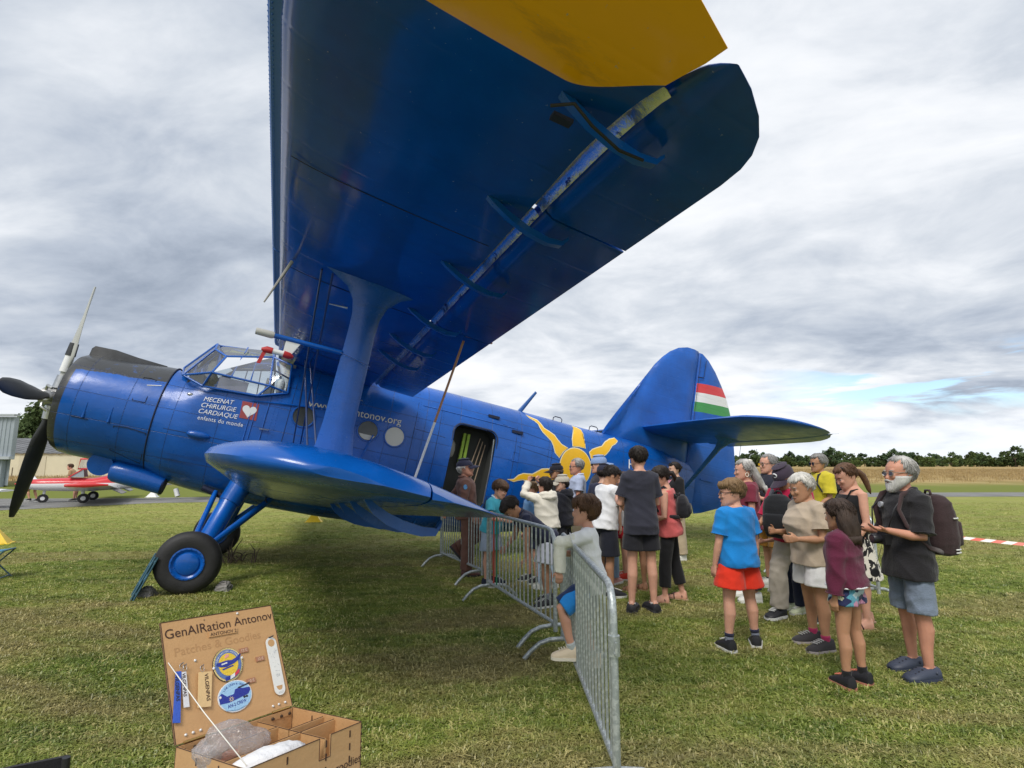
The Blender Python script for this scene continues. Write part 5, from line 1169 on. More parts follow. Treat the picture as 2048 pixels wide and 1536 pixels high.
for s in(1,-1): cg.tube([(1.78,-s*.46,1.06),(2.25,-s*.40,1.42),(3.35,-s*.40,1.42),(3.75,-s*.42,1.28)],.025,6)
cg.build('canopy_frame',rp_,la,60); b=MB()
for s in(1,-1): b.add([(1.8,-s*.45,1.07),(2.25,-s*.39,1.41),(2.30,-s*.45,1.06)],[(0,1,2)]); b.add([(3.36,-s*.46,1.16),(3.36,-s*.40,1.40),(3.9,-s*.43,1.30),(4.0,-s*.44,1.16)],[(0,1,2,3)])
b.add([(1.8,-.45,1.07),(2.25,-.39,1.41),(2.25,.39,1.41),(1.8,.45,1.07)],[(0,1,2,3)]); b.build('windscreen',mat('screen_grey',(.25,.28,.30),.1),la)
dm=Matrix.Translation((0,-.35,1.42))@Matrix.Rotation(R(-60),4,'X')
b=MB(); b.tube([dm@Vector(p) for p in((2.05,0,0),(2.15,-.48,0),(3.15,-.52,0),(3.25,0,0))],.035,6,closed=True); dr=b.build('canopy_door',rp_,la,60); MB().add([dm@Vector(p) for p in((2.08,0,0),(2.17,-.46,0),(3.13,-.5,0),(3.22,0,0))],[(0,1,2,3)]).build('window_pane',glassmat('door_glass',(.8,.8,.82),.8),dr)
textobj('lettering','F-GHZC',.30,mat('letter_dark',(.06,.055,.06),.6),la,Matrix(((1,0,0,4.15),(0,0,-1,-.49),(0,1,0,.66),(0,0,0,1)))@Matrix.Rotation(R(2),4,'Z')@Matrix.Rotation(R(-11),4,'Y'),sx=.95)
MB().tube([(4.3,0,1.2),(4.36,0,1.32)],.03,6).build('beacon',wp,la)
la.scale=(1.06,1.0,1.02)
pa=empty('parked_aircraft',(-22.6,21.4,0),R(4),'white wing of a light aircraft parked beyond the left edge','aircraft')
b=MB(); b.loft([[Vector((x,y+c*tt,.58+.02*x+c*u)) for tt,u in((0,0),(.1,.05),(.4,.07),(1,.0),(.4,-.03),(.1,-.03))] for x,y,c in((-3,-.8,1.6),(2.2,-.7,1.45),(3.1,-.55,1.2),(3.3,-.4,.9))]); b.build('wing',wp,pa,50); MB().box((.2,-.85,.24),(3.6,.35,.035),Matrix.Rotation(R(-30),4,'X')).build('flap',wp,pa)
MB().tube([(-6.5,-3,.95),(-5.4,-3,.95),(-4.6,-2.9,.95),(-3.0,-2.7,.9)],[.2,.5,.5,.1],14).build('fuselage',wp,pa,60)
for x,y in((-3.6,-.2),(-3.6,-3.4)): MB().tube([(x-.07,y,.2),(x+.07,y,.2)],.2,14).build('wheel',rubber,pa,50)
# ------------------------------------------------------------------ people
def solid(name,mb,m,parent,vox,it=3,wr=0,wf=1.0,seed=0,fold=None):
    """one continuous skin: the shapes in mb fused on a voxel grid, smoothed, optionally with cloth folds"""
    o=mb.build(name,m,parent); md=o.modifiers.new('r','REMESH'); md.mode='VOXEL'; md.voxel_size=vox; md.adaptivity=0
    if it: s=o.modifiers.new('s','SMOOTH'); s.factor=.5; s.iterations=it
    old=o.data; me=evalmesh(o); o.modifiers.clear(); o.data=me; bpy.data.meshes.remove(old)
    n=len(me.vertices); wr*=1.9
    if wr and n:
        co=np.empty(n*3,'f'); me.vertices.foreach_get('co',co); co=co.reshape(-1,3); no=np.empty(n*3,'f'); me.vertex_normals.foreach_get('vector',no); no=no.reshape(-1,3)
        r=np.random.RandomState(seed); d=np.zeros(n)
        for i in range(7):
            k=r.normal(size=3); k[2]=np.sign(k[2])*(abs(k[2])+.5); k*=(15+6*i)*wf/np.linalg.norm(k)*1.6; k2=r.normal(size=3)*7*wf; k3=r.normal(size=3)*5
            gate=np.clip(.5+.9*np.sin(co@k3+r.rand()*6),0,1)
            d+=gate*(1-2*np.abs(np.sin(.5*(co@k)+1.6*np.sin(co@k2+r.rand()*6)+r.rand()*6)))/(1+.22*i)
        co+=no*(d*wr*.45)[:,None]; me.vertices.foreach_set('co',co.astype('f').ravel()); me.update()
    me.materials.clear(); me.materials.append(m)
    me.polygons.foreach_set('use_smooth',[True]*len(me.polygons)); me.update()
    return o
SK={}
def skin(tone):
    base={'fair':(.60,.36,.26),'pink':(.58,.31,.22),'tan':(.42,.22,.13),'red':(.52,.25,.17),'olive':(.47,.27,.17)}[tone]
    return mat('skin_'+tone,base,.52,.12,60,.10,9,spec=.35,sss=.08)
def hairmat(name,c): return mat('hair_'+name,c,.55,.9,9,.45,7,spec=.4,stretch=(12,12,1.2))
HM={'brown':(.075,.040,.022),'dark':(.022,.015,.012),'grey':(.27,.265,.26),'white':(.62,.60,.56),'blond':(.21,.13,.062),'silver':(.40,.39,.375),'frost':(.50,.49,.47),'umber':(.045,.026,.018),'greybrown':(.13,.10,.085),'chestnut':(.11,.055,.028)}
HS=[(0,.15,.395,.10),(.05,.205,.425,.02),(.14,.265,.425,-.12),(.24,.295,.415,-.26),(.36,.315,.41,-.36),(.5,.335,.405,-.42),(.62,.345,.41,-.445),(.72,.34,.395,-.44),(.82,.305,.33,-.40),(.90,.245,.235,-.32),(.96,.15,.13,-.21),(1.0,.03,.0,-.07)]
def person(name,x,y,face,H,label,lean=0,side=0,arms=None,legs=None,head=(0,0,0),hair=None,skin_='fair',top=None,bottom=None,shoes=None,bw=1.0,belly=0,hh=.150,vox=.0085,pz=None,extra=None,seed=1,sock=None,foot=None,bust=0,group='visitors around the biplane',twist=0):
    vox*=1.16 if vox>.0084 else 1.06
    th=R(face); F0=Vector((math.cos(th),math.sin(th),0)); R0=Vector((math.sin(th),-math.cos(th),0)); U0=Vector((0,0,1))
    root=empty(name,(x,y,0),0,label,'person',group)
    def W(v): return R0*v[0]+F0*v[1]+U0*v[2]
    L=dict(L=((-.05,.02,-1),(-.03,-.03,-1)),R=((.05,.02,-1),(.03,-.03,-1)))
    if legs: L.update(legs)
    hipw=.052*H*bw; TH,SH,AN=.243*H,.238*H,.046*H
    J={}
    low=1e9
    for s,k in((-1,'L'),(1,'R')):
        hip=W((s*hipw,0,0)); kn=hip+W(Vector(L[k][0]).normalized())*TH; an=kn+W(Vector(L[k][1]).normalized())*SH
        J[k]=[hip,kn,an]; low=min(low,an.z)
    hz=AN-low if pz is None else pz
    for k in 'LR': J[k]=[p+U0*hz for p in J[k]]
    PC=U0*hz
    sd=(U0*math.cos(R(lean))*math.cos(R(side))+F0*math.sin(R(lean))+R0*math.sin(R(side))).normalized()
    tw=R(twist); RT=(R0*math.cos(tw)+F0*math.sin(tw)); RT=(RT-sd*RT.dot(sd)).normalized(); FT=sd.cross(RT)
    def TP(t,r=0,f=0): 
        k=min(1,max(0,t/.25)); a=(R0*(1-k)+RT*k).normalized(); a=(a-sd*a.dot(sd)).normalized(); b=sd.cross(a)
        return PC+sd*(t*H)+a*(r*H)+b*(f*H)
    TR=[(-.06,.070,.055,0),(-.02,.096,.070,-.006),(.03,.098,.070,-.004),(.08,.090,.062,.001+belly*.4),(.13,.086,.059,.004+belly),(.18,.093,.065,.005+belly*.6),(.22,.101,.067,.004+bust*.3),(.255,.104,.060,.0),(.280,.092,.048,-.004),(.298,.060,.038,-.008),(.31,.036,.034,-.010)]
    def torso(b,t0,t1,ease=0,flare=0,n=20,straight=0):
        rings=[]; ts=sorted(set([t0,t1]+[r[0] for r in TR if t0<r[0]<t1]))
        for t in ts:
            w_,d_,f_=lerp(TR,t); w_*=bw; d_*=(1+(bw-1)*.9)
            if straight and t<.22: w_=max(w_,w_*(1-straight)+.101*bw*straight); d_=max(d_,d_*(1-straight)+.068*bw*straight)
            if straight>=.4 and t<.03: w_=max(w_,.101*bw); d_=max(d_,.078*(1+(bw-1)*.9))
            w_+=ease; d_+=ease+abs(belly)*.5*max(0,1-abs(t-.11)/.10)
            if flare: q=max(0,(.10-t)/.16); w_+=flare*q; d_+=flare*q
            rg_=[]
            for k in range(n):
                a=2*math.pi*k/n; ca,sa=math.cos(a),math.sin(a)
                bu=bust*max(0,sa)**2*math.exp(-((t-.19)/.035)**2)
                rg_.append(TP(t,math.copysign(abs(ca)**.9,ca)*w_,f_+math.copysign(abs(sa)**.9,sa)*d_+bu))
            rings.append(rg_)
        b.loft(rings)
    body=MB(); torso(body,-.06,.31)
    # head frame
    nb=TP(.300,0,-.010)
    hy,hp_,hr=[R(a) for a in head]
    neckd=(sd*.55+U0*.45+F0*(.22-.3*math.sin(hp_)*0)).normalized()
    HU=U0*math.cos(hp_)+F0*math.sin(hp_)*1.0; HF=F0*math.cos(hp_)-U0*math.sin(hp_)
    if abs(lean)>30: HU=(sd*.35+U0*.65).normalized()*math.cos(hp_)+F0*math.sin(hp_); HU.normalize(); HF=(F0-HU*F0.dot(HU)).normalized()
    q=Matrix.Rotation(hy,3,U0); HF=q@HF; HU=q@HU; HR=HF.cross(HU).normalized(); HU=HR.cross(HF).normalized()
    q=Matrix.Rotation(hr,3,HF); HU=q@HU; HR=q@HR
    hl=hh*H; hb=nb+neckd*(.032*H)           # skull base
    HO=hb-HU*(.14*hl)+HF*(.06*hl)           # chin level on the head axis
    def HP(r,f,u): return HO+HR*(r*hl)+HF*(f*hl)+HU*(u*hl)
    body.tube([nb-sd*.03*H,nb,hb,HP(0,-.06,.30)],[.042*H*bw**.5,.034*H*bw**.4,.031*H*bw**.4,.032*H],12)
    def headring(z,off=0,n=22):
        w_,f_,b_=lerp(HS,z); c=(f_+b_)/2; dd=(f_-b_)/2
        return [HP(math.cos(2*math.pi*k/n)*(w_+off),c+math.sin(2*math.pi*k/n)*(dd+off),z) for k in range(n)]
    body.loft([headring(z) for z,*_ in HS])
    body.loft([[HP(r,f,u) for r,f in((-wd,f0-.06),(0,f0),(wd,f0-.06),(0,f0-.14))] for u,f0,wd in((.60,.405,.03),(.50,.43,.035),(.40,.485,.05),(.34,.515,.062),(.305,.47,.06),(.29,.42,.03))])
    for s in(1,-1):
        body.ball(HP(s*.335,-.04,.47),(.028*hl,.055*hl,.095*hl),8,6,Matrix((HR,HF,HU)).transposed().to_4x4())
        body.ball(HP(s*.15,.34,.40),(.09*hl,.09*hl,.09*hl),8,6)
    body.ball(HP(0,.385,.215),(.10*hl,.05*hl,.035*hl),8,6,Matrix((HR,HF,HU)).transposed().to_4x4())
    body.ball(HP(0,.37,.05),(.09*hl,.06*hl,.06*hl),8,6)
    body.ball(HP(0,.355,.60),(.22*hl,.06*hl,.05*hl),8,6,Matrix((HR,HF,HU)).transposed().to_4x4())
    # legs
    for s,k in((-1,'L'),(1,'R')):
        h,kn,an=J[k]; m1=h.lerp(kn,.5); c1=kn.lerp(an,.3); bk=-F0
        body.tube([h+U0*.02*H,h,m1,kn,c1+bk*.008*H,kn.lerp(an,.65),an],[.050*H*bw,.053*H*bw,.044*H*bw,.0325*H*bw**.5,.034*H*bw**.5,.025*H*bw**.3,.0185*H],12)
    fy={'L':-8,'R':8}
    if foot: fy.update({k:v for k,v in foot.items() if k in 'LR'})
    FT_={}
    for k in 'LR':
        an=J[k][2]; v=fy[k]; yawd,pit=(v if isinstance(v,tuple) else (v,0))
        a=R(-yawd); fd=Matrix.Rotation(a,3,U0)@F0; fd=(fd*math.cos(R(pit))+U0*math.sin(R(pit))).normalized(); fr_=fd.cross(U0).normalized(); fu=fr_.cross(fd)
        FT_[k]=(an,fd,fr_,fu)
        secs=[(-.032,.010,.020,.012),(-.026,.020,.060,.004),(-.005,.024,.064,.003),(.03,.025,.052,.003),(.065,.031,.037,.003),(.085,.031,.028,.003),(.105,.024,.020,.004),(.113,.010,.014,.006)]
        body.loft([[an+fd*(f*H)+fr_*(c*w*H)+fu*((-.046+bz+(tz-bz)*e)*H) for c,e in((-1,0),(-1,.45),(-.55,1),(.55,1),(1,.45),(1,0))] for f,w,tz,bz in secs])
    # arms
    A=dict(L=((-.16,.03,-1),(-.06,.14,-1)),R=((.16,.03,-1),(.06,.14,-1)))
    if arms: A.update({k:v for k,v in arms.items() if k in 'LR'})
    AR={}
    for s,k in((-1,'L'),(1,'R')):
        sh=TP(.262,s*.098*bw,-.004); spec=A[k]; el=sh+W(Vector(spec[0]).normalized())*(.168*H); wr_=el+W(Vector(spec[1]).normalized())*(.142*H)
        AR[k]=(sh,el,wr_); ab=bw**.6
        body.tube([TP(.262,s*.06,-.004),sh,sh.lerp(el,.5),el,el.lerp(wr_,.3),wr_],[.034*H*ab,.033*H*ab,.027*H*ab,.0215*H*ab,.0225*H*ab,.0140*H],12)
        # hand: palm, four fingers of unequal length, thumb from the side of the palm
        fdv=(wr_-el).normalized()
        hd=W(Vector(spec[2]).normalized()) if len(spec)>2 and spec[2] else fdv
        pn=W(Vector(spec[3]).normalized()) if len(spec)>3 else W(Vector((-s,0,0)))
        curl=spec[4] if len(spec)>4 else .35
        pn=(pn-hd*pn.dot(hd)); pn=pn.normalized() if pn.length>.1 else hd.orthogonal().normalized(); sv=hd.cross(pn)*1.0
        if sv.dot(W(Vector((0,.6,.6))))<0: sv=-sv      # thumb side: up or forward
        hs=.98
        body.loft([[wr_+hd*(d*H*hs)+sv*(c*w*H*hs)+pn*(e*t*H*hs) for c,e in((-1,0),(-.6,1),(.6,1),(1,0),(.6,-1),(-.6,-1))] for d,w,t in((-.01,.014,.010),(.012,.019,.010),(.035,.0235,.010),(.052,.0235,.0085))])
        for i,(o_,ln) in enumerate(((.0165,.040),(.0055,.046),(-.0055,.043),(-.0165,.034))):
            p0=wr_+hd*(.046*H*hs)+sv*(o_*H*1.12*hs); c1_=curl*.8; d1=(hd*math.cos(c1_)+pn*math.sin(c1_)); c2=curl*2.0; d2=(hd*math.cos(c2)+pn*math.sin(c2))
            p1=p0+d1*(ln*.5*H*hs); p2=p1+d2*(ln*.5*H*hs)
            body.tube([p0-d1*.012*H,p0,p1,p2],[.0060*H,.0057*H,.0053*H,.0042*H],7)
        tb=wr_+hd*(.014*H)+sv*(.014*H); t1=tb+(sv*.7+hd*.7+pn*.35).normalized()*(.026*H); t2=t1+(hd*.9+sv*.15+pn*.35).normalized()*(.022*H)
        body.tube([tb-sv*.006*H,tb,t1,t2],[.0085*H,.0078*H,.0062*H,.0048*H],7)
    sk=skin(skin_)
    bo=solid('body',body,sk,root,vox,2)
    # eyes, brows, mouth
    dk=mat('eye_dark',(.02,.014,.012),.2); wh=mat('eye_white',(.50,.48,.46),.4)
    for s in(1,-1):
        MB().ball(HP(s*.150,.352,.490),(.042*hl,.036*hl,.019*hl),8,6,Matrix((HR,HF,HU)).transposed().to_4x4()).build('eye',wh,root,180)
        MB().ball(HP(s*.150,.386,.490),(.022*hl,.012*hl,.022*hl),8,6,Matrix((HR,HF,HU)).transposed().to_4x4()).build('iris',dk,root,180)
        hc=hair.get('c','brown') if hair else 'brown'
        MB().tube([HP(s*.07,.412,.575),HP(s*.16,.408,.595),HP(s*.24,.36,.575)],[.012*hl,.014*hl,.008*hl],5).build('eyebrow',hairmat(hc,HM[hc]),root,180)
    MB().tube([HP(-.10,.405,.208),HP(0,.438,.214),HP(.10,.405,.208)],[.008*hl,.019*hl,.008*hl],6).build('mouth',mat('lip_'+skin_,tuple(c*f for c,f in zip((.50,.20,.16) if skin_!='tan' else (.36,.15,.11),(1,1,1))),.4),root,180)
    rr=random.Random(seed)
    NS=(rr.uniform(0,6),rr.uniform(0,6))
    # hair
    capz=[e.capz for e in (extra or []) if hasattr(e,'capz')]
    if hair:
        hm=hairmat(hair['c'],HM[hair['c']]); n,mz=44,26; V=[];Fc=[]; front=hair.get('front',.80); nape=hair.get('nape',.26); thick=hair.get('t',.055); capped=(capz[0]-.05) if capz else 0; temple=hair.get('temple',74); bald=hair.get('bald',0)
        for i in range(mz+1):
            z=.10+.90*i/mz; w_,f_,b_=lerp(HS,z); c=(f_+b_)/2; dd=(f_-b_)/2
            for k in range(n):
                a=2*math.pi*k/n; az=math.degrees(abs(math.atan2(math.cos(a),math.sin(a))))     # 0 front .. 180 back
                jit=.022*math.sin(5*a+NS[0])+.016*math.sin(11*a+NS[1])
                lim=front+jit if az<temple-14 else (lerp([(temple-14,front),(temple,.62),(88,.40),(100,.52),(116,.46),(135,nape+.05),(180,nape)],az)+jit)
                inside=1-min(1,max(0,(z-lim)/.05)); 
                if capped and z>capped: inside=max(inside,min(1,(z-capped)/.05))
                if bald and z>.8 and az<120: inside=max(inside,bald)
                tk=thick*(1+.18*math.sin(9*a+14*z+NS[0])+.12*math.sin(23*a-9*z+NS[1])+.25*(z>.85))
                off=tk*(1-inside)-.07*inside; zz=z+(tk*.9*(1-inside) if z>.8 else 0)*((z-.8)/.2)
                V.append(HP(math.cos(a)*(w_+off),c+math.sin(a)*(dd+off),zz))
        for i in range(mz):
            for k in range(n):
                l=(k+1)%n; Fc.append((i*n+k,i*n+l,(i+1)*n+l,(i+1)*n+k))
        hb_=MB().add(V,Fc+[tuple(range(n))[::-1],tuple(mz*n+k for k in range(n))])
        ho=hb_.build('hair',hm,root,180)
        # loose strands lying on the hair, so that the outline is not a clean shell
        sb=MB(); tries=0; cnt=0; ns=hair.get('strands',300)
        while cnt<ns and tries<6000:
            tries+=1; i=rr.randrange(3,mz-1); k=rr.randrange(n); z=.10+.90*i/mz
            p=V[i*n+k]; w_,f_,b_=lerp(HS,z); a=2*math.pi*k/n; c=(f_+b_)/2; dd=(f_-b_)/2
            base=HP(math.cos(a)*w_,c+math.sin(a)*dd,z); out=(p-HP(0,c,z))
            if (p-HP(0,c,z)).length<(base-HP(0,c,z)).length: continue
            st_=[]; kk=k; kd=rr.choice((-1,0,0,1))
            for q in range(4):
                ii=max(0,i-q*2); kk=(k+kd*(q//2))%n; p2=V[ii*n+kk]; z2=.10+.90*ii/mz; c2=HP(0,-.03,z2); st_.append(p2+(p2-c2).normalized()*(.012+.030*rr.random()*(q>0)+.012*q*rr.random())*hl)
            if (st_[3]-HP(0,-.03,.10+.90*max(0,i-6)/mz)).length<.30*hl: st_=st_[:3]
            sb.tube(st_,[.008*hl,.010*hl,.007*hl,.002*hl][:len(st_)],3); cnt+=1
        so2=sb.build('hair_strands',hm,ho,180,weld=False); so2['kind']='stuff'
        if hair.get('fringe'):
            fb_=MB()
            for i in range(13):
                a=R(90+(i-6)*hair.get('fspan',11)); c0,s0=math.cos(a),math.sin(a); fr=hair['fringe']
                fb_.tube([HP(c0*.33,-.02+s0*.40,.93),HP(c0*.365,-.02+s0*.455,.80),HP(c0*.37+rr.uniform(-.02,.02),-.02+s0*.455,.80-fr*rr.uniform(.7,1))],[.05*hl,.055*hl,.02*hl],6)
            fb_.build('fringe',hm,ho,180)
        for lk in hair.get('locks',[]):
            pts=[HP(*p[:3]) for p in lk[0]]; MB().tube(pts,[r_*hl for r_ in lk[1]],12,flat=lk[2] if len(lk)>2 else 1.0).build('hair_lock',hm,ho,180)
        if hair.get('curtain'):
            n=26; V=[]; rings=[]
            for (u,wd,bk_,fr_) in hair['curtain']:
                ring=[]
                for k in range(n):
                    a=2*math.pi*k/n; wv=1+.07*math.sin(7*a+u*9+NS[0])+.05*math.sin(13*a+u*17)
                    ring.append(HP(math.cos(a)*wd*wv,(bk_+fr_)/2+math.sin(a)*(fr_-bk_)/2*wv,u))
                rings.append(ring)
            cb=MB(); cb.loft(rings); 
            for i in range(16):
                a=R(190+i*10.5); u,wd,bk_,fr_=hair['curtain'][-1]; u0,w0,b0,f0=hair['curtain'][-2]
                cb.tube([HP(math.cos(a)*w0*.95,(b0+f0)/2+math.sin(a)*(f0-b0)/2*.95,u0),HP(math.cos(a)*wd,(bk_+fr_)/2+math.sin(a)*(fr_-bk_)/2,u),HP(math.cos(a+.1)*wd*rr.uniform(.8,1.2),(bk_+fr_)/2+math.sin(a)*(fr_-bk_)/2*1.1,u-rr.uniform(.06,.22))],[.07*hl,.06*hl,.012*hl],6)
            cb.build('hair_length',hm,ho,180)
    # clothes
    def sleeves(b,frac,ease,cuff=0):
        for k in 'LR':
            sh,el,wr_=AR[k]; s=-1 if k=='L' else 1; ab=bw**.6; e=ease
            if frac<=1: b.tube([TP(.268,s*.05,-.004),sh,sh.lerp(el,frac*.5),sh.lerp(el,frac)],[.036*H*ab+e*H,.036*H*ab+e*H,(.033+e)*H*ab,(.0335+e+cuff)*H*ab],14)
            else: b.tube([TP(.268,s*.05,-.004),sh,sh.lerp(el,.5),el,el.lerp(wr_,(frac-1)*.5),el.lerp(wr_,frac-1)],[(.036+e)*H*ab,(.037+e)*H*ab,(.033+e)*H*ab,(.028+e)*H*ab,(.026+e)*H*ab,(.020+e+cuff)*H*ab],14)
    tops=None
    if top:
        kind,tm=top[0],top[1]; op=top[2] if len(top)>2 else {}
        b=MB(); ease=op.get('ease',.012)+.004; t0=op.get('hem',-.03)
        torso(b,t0,op.get('neck',.304),ease,op.get('flare',.007 if t0<0 else 0),22,op.get('straight',.65))
        if kind!='tank': sleeves(b,op.get('sl',.62),op.get('se',.008),op.get('cuff',.004))
        else:
            pass
        tops=solid(op.get('name','shirt'),b,tm,root,vox*1.2,op.get('it',3),op.get('wr',.0030),1.0,seed)
        def ringtube(c0,d,r,n=18):
            hb2=MB()
            d=d.normalized(); u_=d.orthogonal().normalized(); v_=d.cross(u_); hb2.tube([c0+u_*(math.cos(2*math.pi*q/n)*r)+v_*(math.sin(2*math.pi*q/n)*r) for q in range(n)],.0028*H,5,closed=True); hb2.build('sleeve_hem',tm,tops,180)
        if kind!='tank':
            fr_=op.get('sl',.62); ee=op.get('se',.008); ab=bw**.6
            for k in 'LR':
                sh,el,wr_=AR[k]
                if fr_<=1: ringtube(sh.lerp(el,fr_-.04),el-sh,(.0335+ee+op.get('cuff',.004))*H*ab-.001)
                else: ringtube(el.lerp(wr_,fr_-1.05),wr_-el,(.020+ee+op.get('cuff',.004))*H*ab+.002)
        if op.get('collar'):
            cm=op.get('cm',tm); c=MB(); ring=[]
            for k in range(18):
                a=2*math.pi*k/18; ring.append(TP(.302+.012*(math.sin(a)<.2)-.012*max(0,math.sin(a)),math.cos(a)*.048,-.006+math.sin(a)*.046))
            c.tube(ring,.0095*H,7,closed=True); c.build('collar',cm,tops,180)
        if op.get('trim'):
            c=MB(); ring=[TP(t0+.004,math.cos(2*math.pi*k/24)*(lerp(TR,max(t0,-.02))[0]*bw+ease+.004),math.sin(2*math.pi*k/24)*(lerp(TR,max(t0,-.02))[1]*bw+ease+.004)) for k in range(24)]
            c.tube(ring,.006*H,6,closed=True); c.build('hem_stripe',op['trim'],tops,180)
        if op.get('hood'):
            c=MB(); 
            for q,rr_ in((0,.030),(1,.026)):
                c.tube([TP(.300-.03*q+.01*abs(math.sin(a_/1.0)),math.cos(R(a_))*.075,-.012-.062*max(0,math.sin(R(a_)))-.012*q) for a_ in range(-10,191,20)],rr_*H,8)
            solid('hood',c,tm,tops,vox*1.1,3,.003,1.0,seed+3)
        if kind=='tank':
            for s in(1,-1):
                MB().tube([TP(.232,s*.055,.070+bust*.2),TP(.285,s*.062,.042),TP(.294,s*.060,.0),TP(.27,s*.055,-.050),TP(.235,s*.05,-.064)],.0055*H,6).build('strap',tm,tops,180)
    if bottom:
        kind,bm_=bottom[0],bottom[1]; op=bottom[2] if len(bottom)>2 else {}
        b=MB(); e=op.get('ease',.010); torso(b,-.06,op.get('waist',.06),min(e,.005),0,22,.2)
        if kind=='skirt':
            ln=op.get('len',.27); n=28; rings=[]
            kL,kR=J['L'][1],J['R'][1]; mid=(kL+kR)/2
            for i in range(8):
                t=i/7; c=PC.lerp(mid,t*ln/.243)+sd*(.03*H)*(1-t); w_=(.100*bw+.030*t+op.get('flare',.02)*t); d_=(.074*bw+.030*t+op.get('flare',.02)*t)
                rings.append([c+R0*(math.cos(2*math.pi*k/n)*w_*H*(1+.03*t*math.sin(6*2*math.pi*k/n)))+F0*(math.sin(2*math.pi*k/n)*d_*H*(1+.03*t*math.sin(6*2*math.pi*k/n+1))) for k in range(n)])
            b.loft(rings)
        else:
            fl_=op.get('len',.62); fe=op.get('flare',.010)
            for k in 'LR':
                h,kn,an=J[k]
                if fl_<=1: b.tube([h+U0*.015*H,h-U0*.01*H,h.lerp(kn,fl_*.5),h.lerp(kn,fl_)],[(.044*bw)*H,(.053*bw+e*.5)*H,(.051*bw+e+fe*.4)*H,(.0445*bw+e+fe)*H],16)
                else:
                    q=fl_-1
                    b.tube([h+U0*.02*H,h,h.lerp(kn,.5),kn,kn.lerp(an,q*.5),kn.lerp(an,q)],[(.046*bw)*H,(.053*bw+e*.5)*H,(.047*bw+e)*H,(.037*bw**.5+e+fe*.4)*H,(.034*bw**.4+e+fe*.7)*H,(.027*bw**.3+e+fe)*H],16)
        solid(op.get('name','skirt' if kind=='skirt' else ('shorts' if fl_<=1.25 else 'trousers')),b,bm_,root,vox*1.2,3,op.get('wr',.0030),.8,seed+9)
    if sock:
        for k in 'LR':
            h,kn,an=J[k]; z0,z1=sock[1] if len(sock)>1 else (.72,1.0); pts=[kn.lerp(an,z0+(z1-z0)*i/4)for i in range(5)]; rs=[(lerp([(0,.034),(.3,.0355),(.65,.027),(1,.0205)],z0+(z1-z0)*i/4)+.0015)*H for i in range(5)]
            MB().tube(pts,rs,14).build('sock',sock[0],root,180)
            if len(sock)>2: MB().tube([kn.lerp(an,sock[3][0]),kn.lerp(an,sock[3][1])],[.0275*H,.0255*H],14).build('sock_band',sock[2],root,180)
    if shoes:
        kind,sm=shoes[0],shoes[1]; som=shoes[2] if len(shoes)>2 else white
        for k in 'LR':
            an,fd,fr_,fu=FT_[k]; hs=1 if k=='R' else -1
            def FP(f,r,z): return an+fd*(f*H)+fr_*(r*H)+fu*((-.046+z)*H)
            if kind in('sneaker','clog','slip'):
                hi={'sneaker':.070,'clog':.058,'slip':.050}[kind]
                secs=[(-.044,.012,.040),(-.038,.026,hi),(-.012,.031,hi+.004),(.018,.032,hi-.002),(.045,.034,.058 if kind!='slip' else .046),(.075,.038,.044),(.098,.036,.036),(.116,.026,.028),(.124,.012,.020)]
                b=MB(); b.loft([[FP(f,c*w,.010+(tz-.010)*e) for c,e in((-.9,0),(-1,.3),(-.92,.62),(-.55,.95),(0,1.0),(.55,.95),(.92,.62),(1,.3),(.9,0))] for f,w,tz in secs])
                so_=b.build('shoe',sm,root,50)
                b=MB(); b.loft([[FP(f,c*(w+.003),z) for c,z in((-1,0),(-1,.016),(1,.016),(1,0))] for f,w,tz in secs]); b.build('sole',som,so_,40)
                if kind=='sneaker':
                    b=MB()
                    for i in range(4): b.tube([FP(.030+.014*i,-.018,.0655-.0045*i),FP(.034+.014*i,0,.0685-.0055*i),FP(.038+.014*i,.018,.0655-.0045*i)],.0032*H,5)
                    b.build('laces',shoes[3] if len(shoes)>3 else som,so_,60)
                if kind=='clog':
                    for i in range(6): MB().ball(FP(.05+.017*(i//2),(-.016 if i%2 else .016),.052-.0075*(i//2)),.005*H,6,4).build('vent_hole',mat('hole_dark',(.01,.012,.02),.8),so_)
                    MB().tube([FP(-.005,-.032,.04),FP(-.042,0,.05),FP(-.005,.032,.04)],.005*H,6).build('heel_strap',sm,so_,180)
            else:
                b=MB(); b.loft([[FP(f,c*w,z) for c,z in((-1,-.002),(-1,.006),(1,.006),(1,-.002))] for f,w in((-.040,.015),(-.03,.026),(.03,.027),(.075,.036),(.10,.030),(.118,.012))])
                so_=b.build('sandal',som,root,40)
                b=MB(); b.tube([FP(.055,-.036,.006),FP(.062,-.018,.042),FP(.085,-.004,.030),FP(.062,.02,.042),FP(.055,.036,.006)],.0048*H,6)
                if kind=='sandal': b.tube([FP(0,-.027,.02),FP(.012,0,.066),FP(0,.027,.02)],.0042*H,6); b.tube([FP(.10,-.034,.006),FP(.10,0,.032),FP(.10,.034,.006)],.0042*H,6)
                b.build('sandal_strap',sm,so_,180)
    ctx=dict(root=root,HP=HP,TP=TP,W=W,AR=AR,J=J,H=H,hl=hl,F=F0,R=R0,U=U0,sd=sd,x=x,y=y,bw=bw)
    if extra:
        for e in extra: e(ctx)
    return ctx
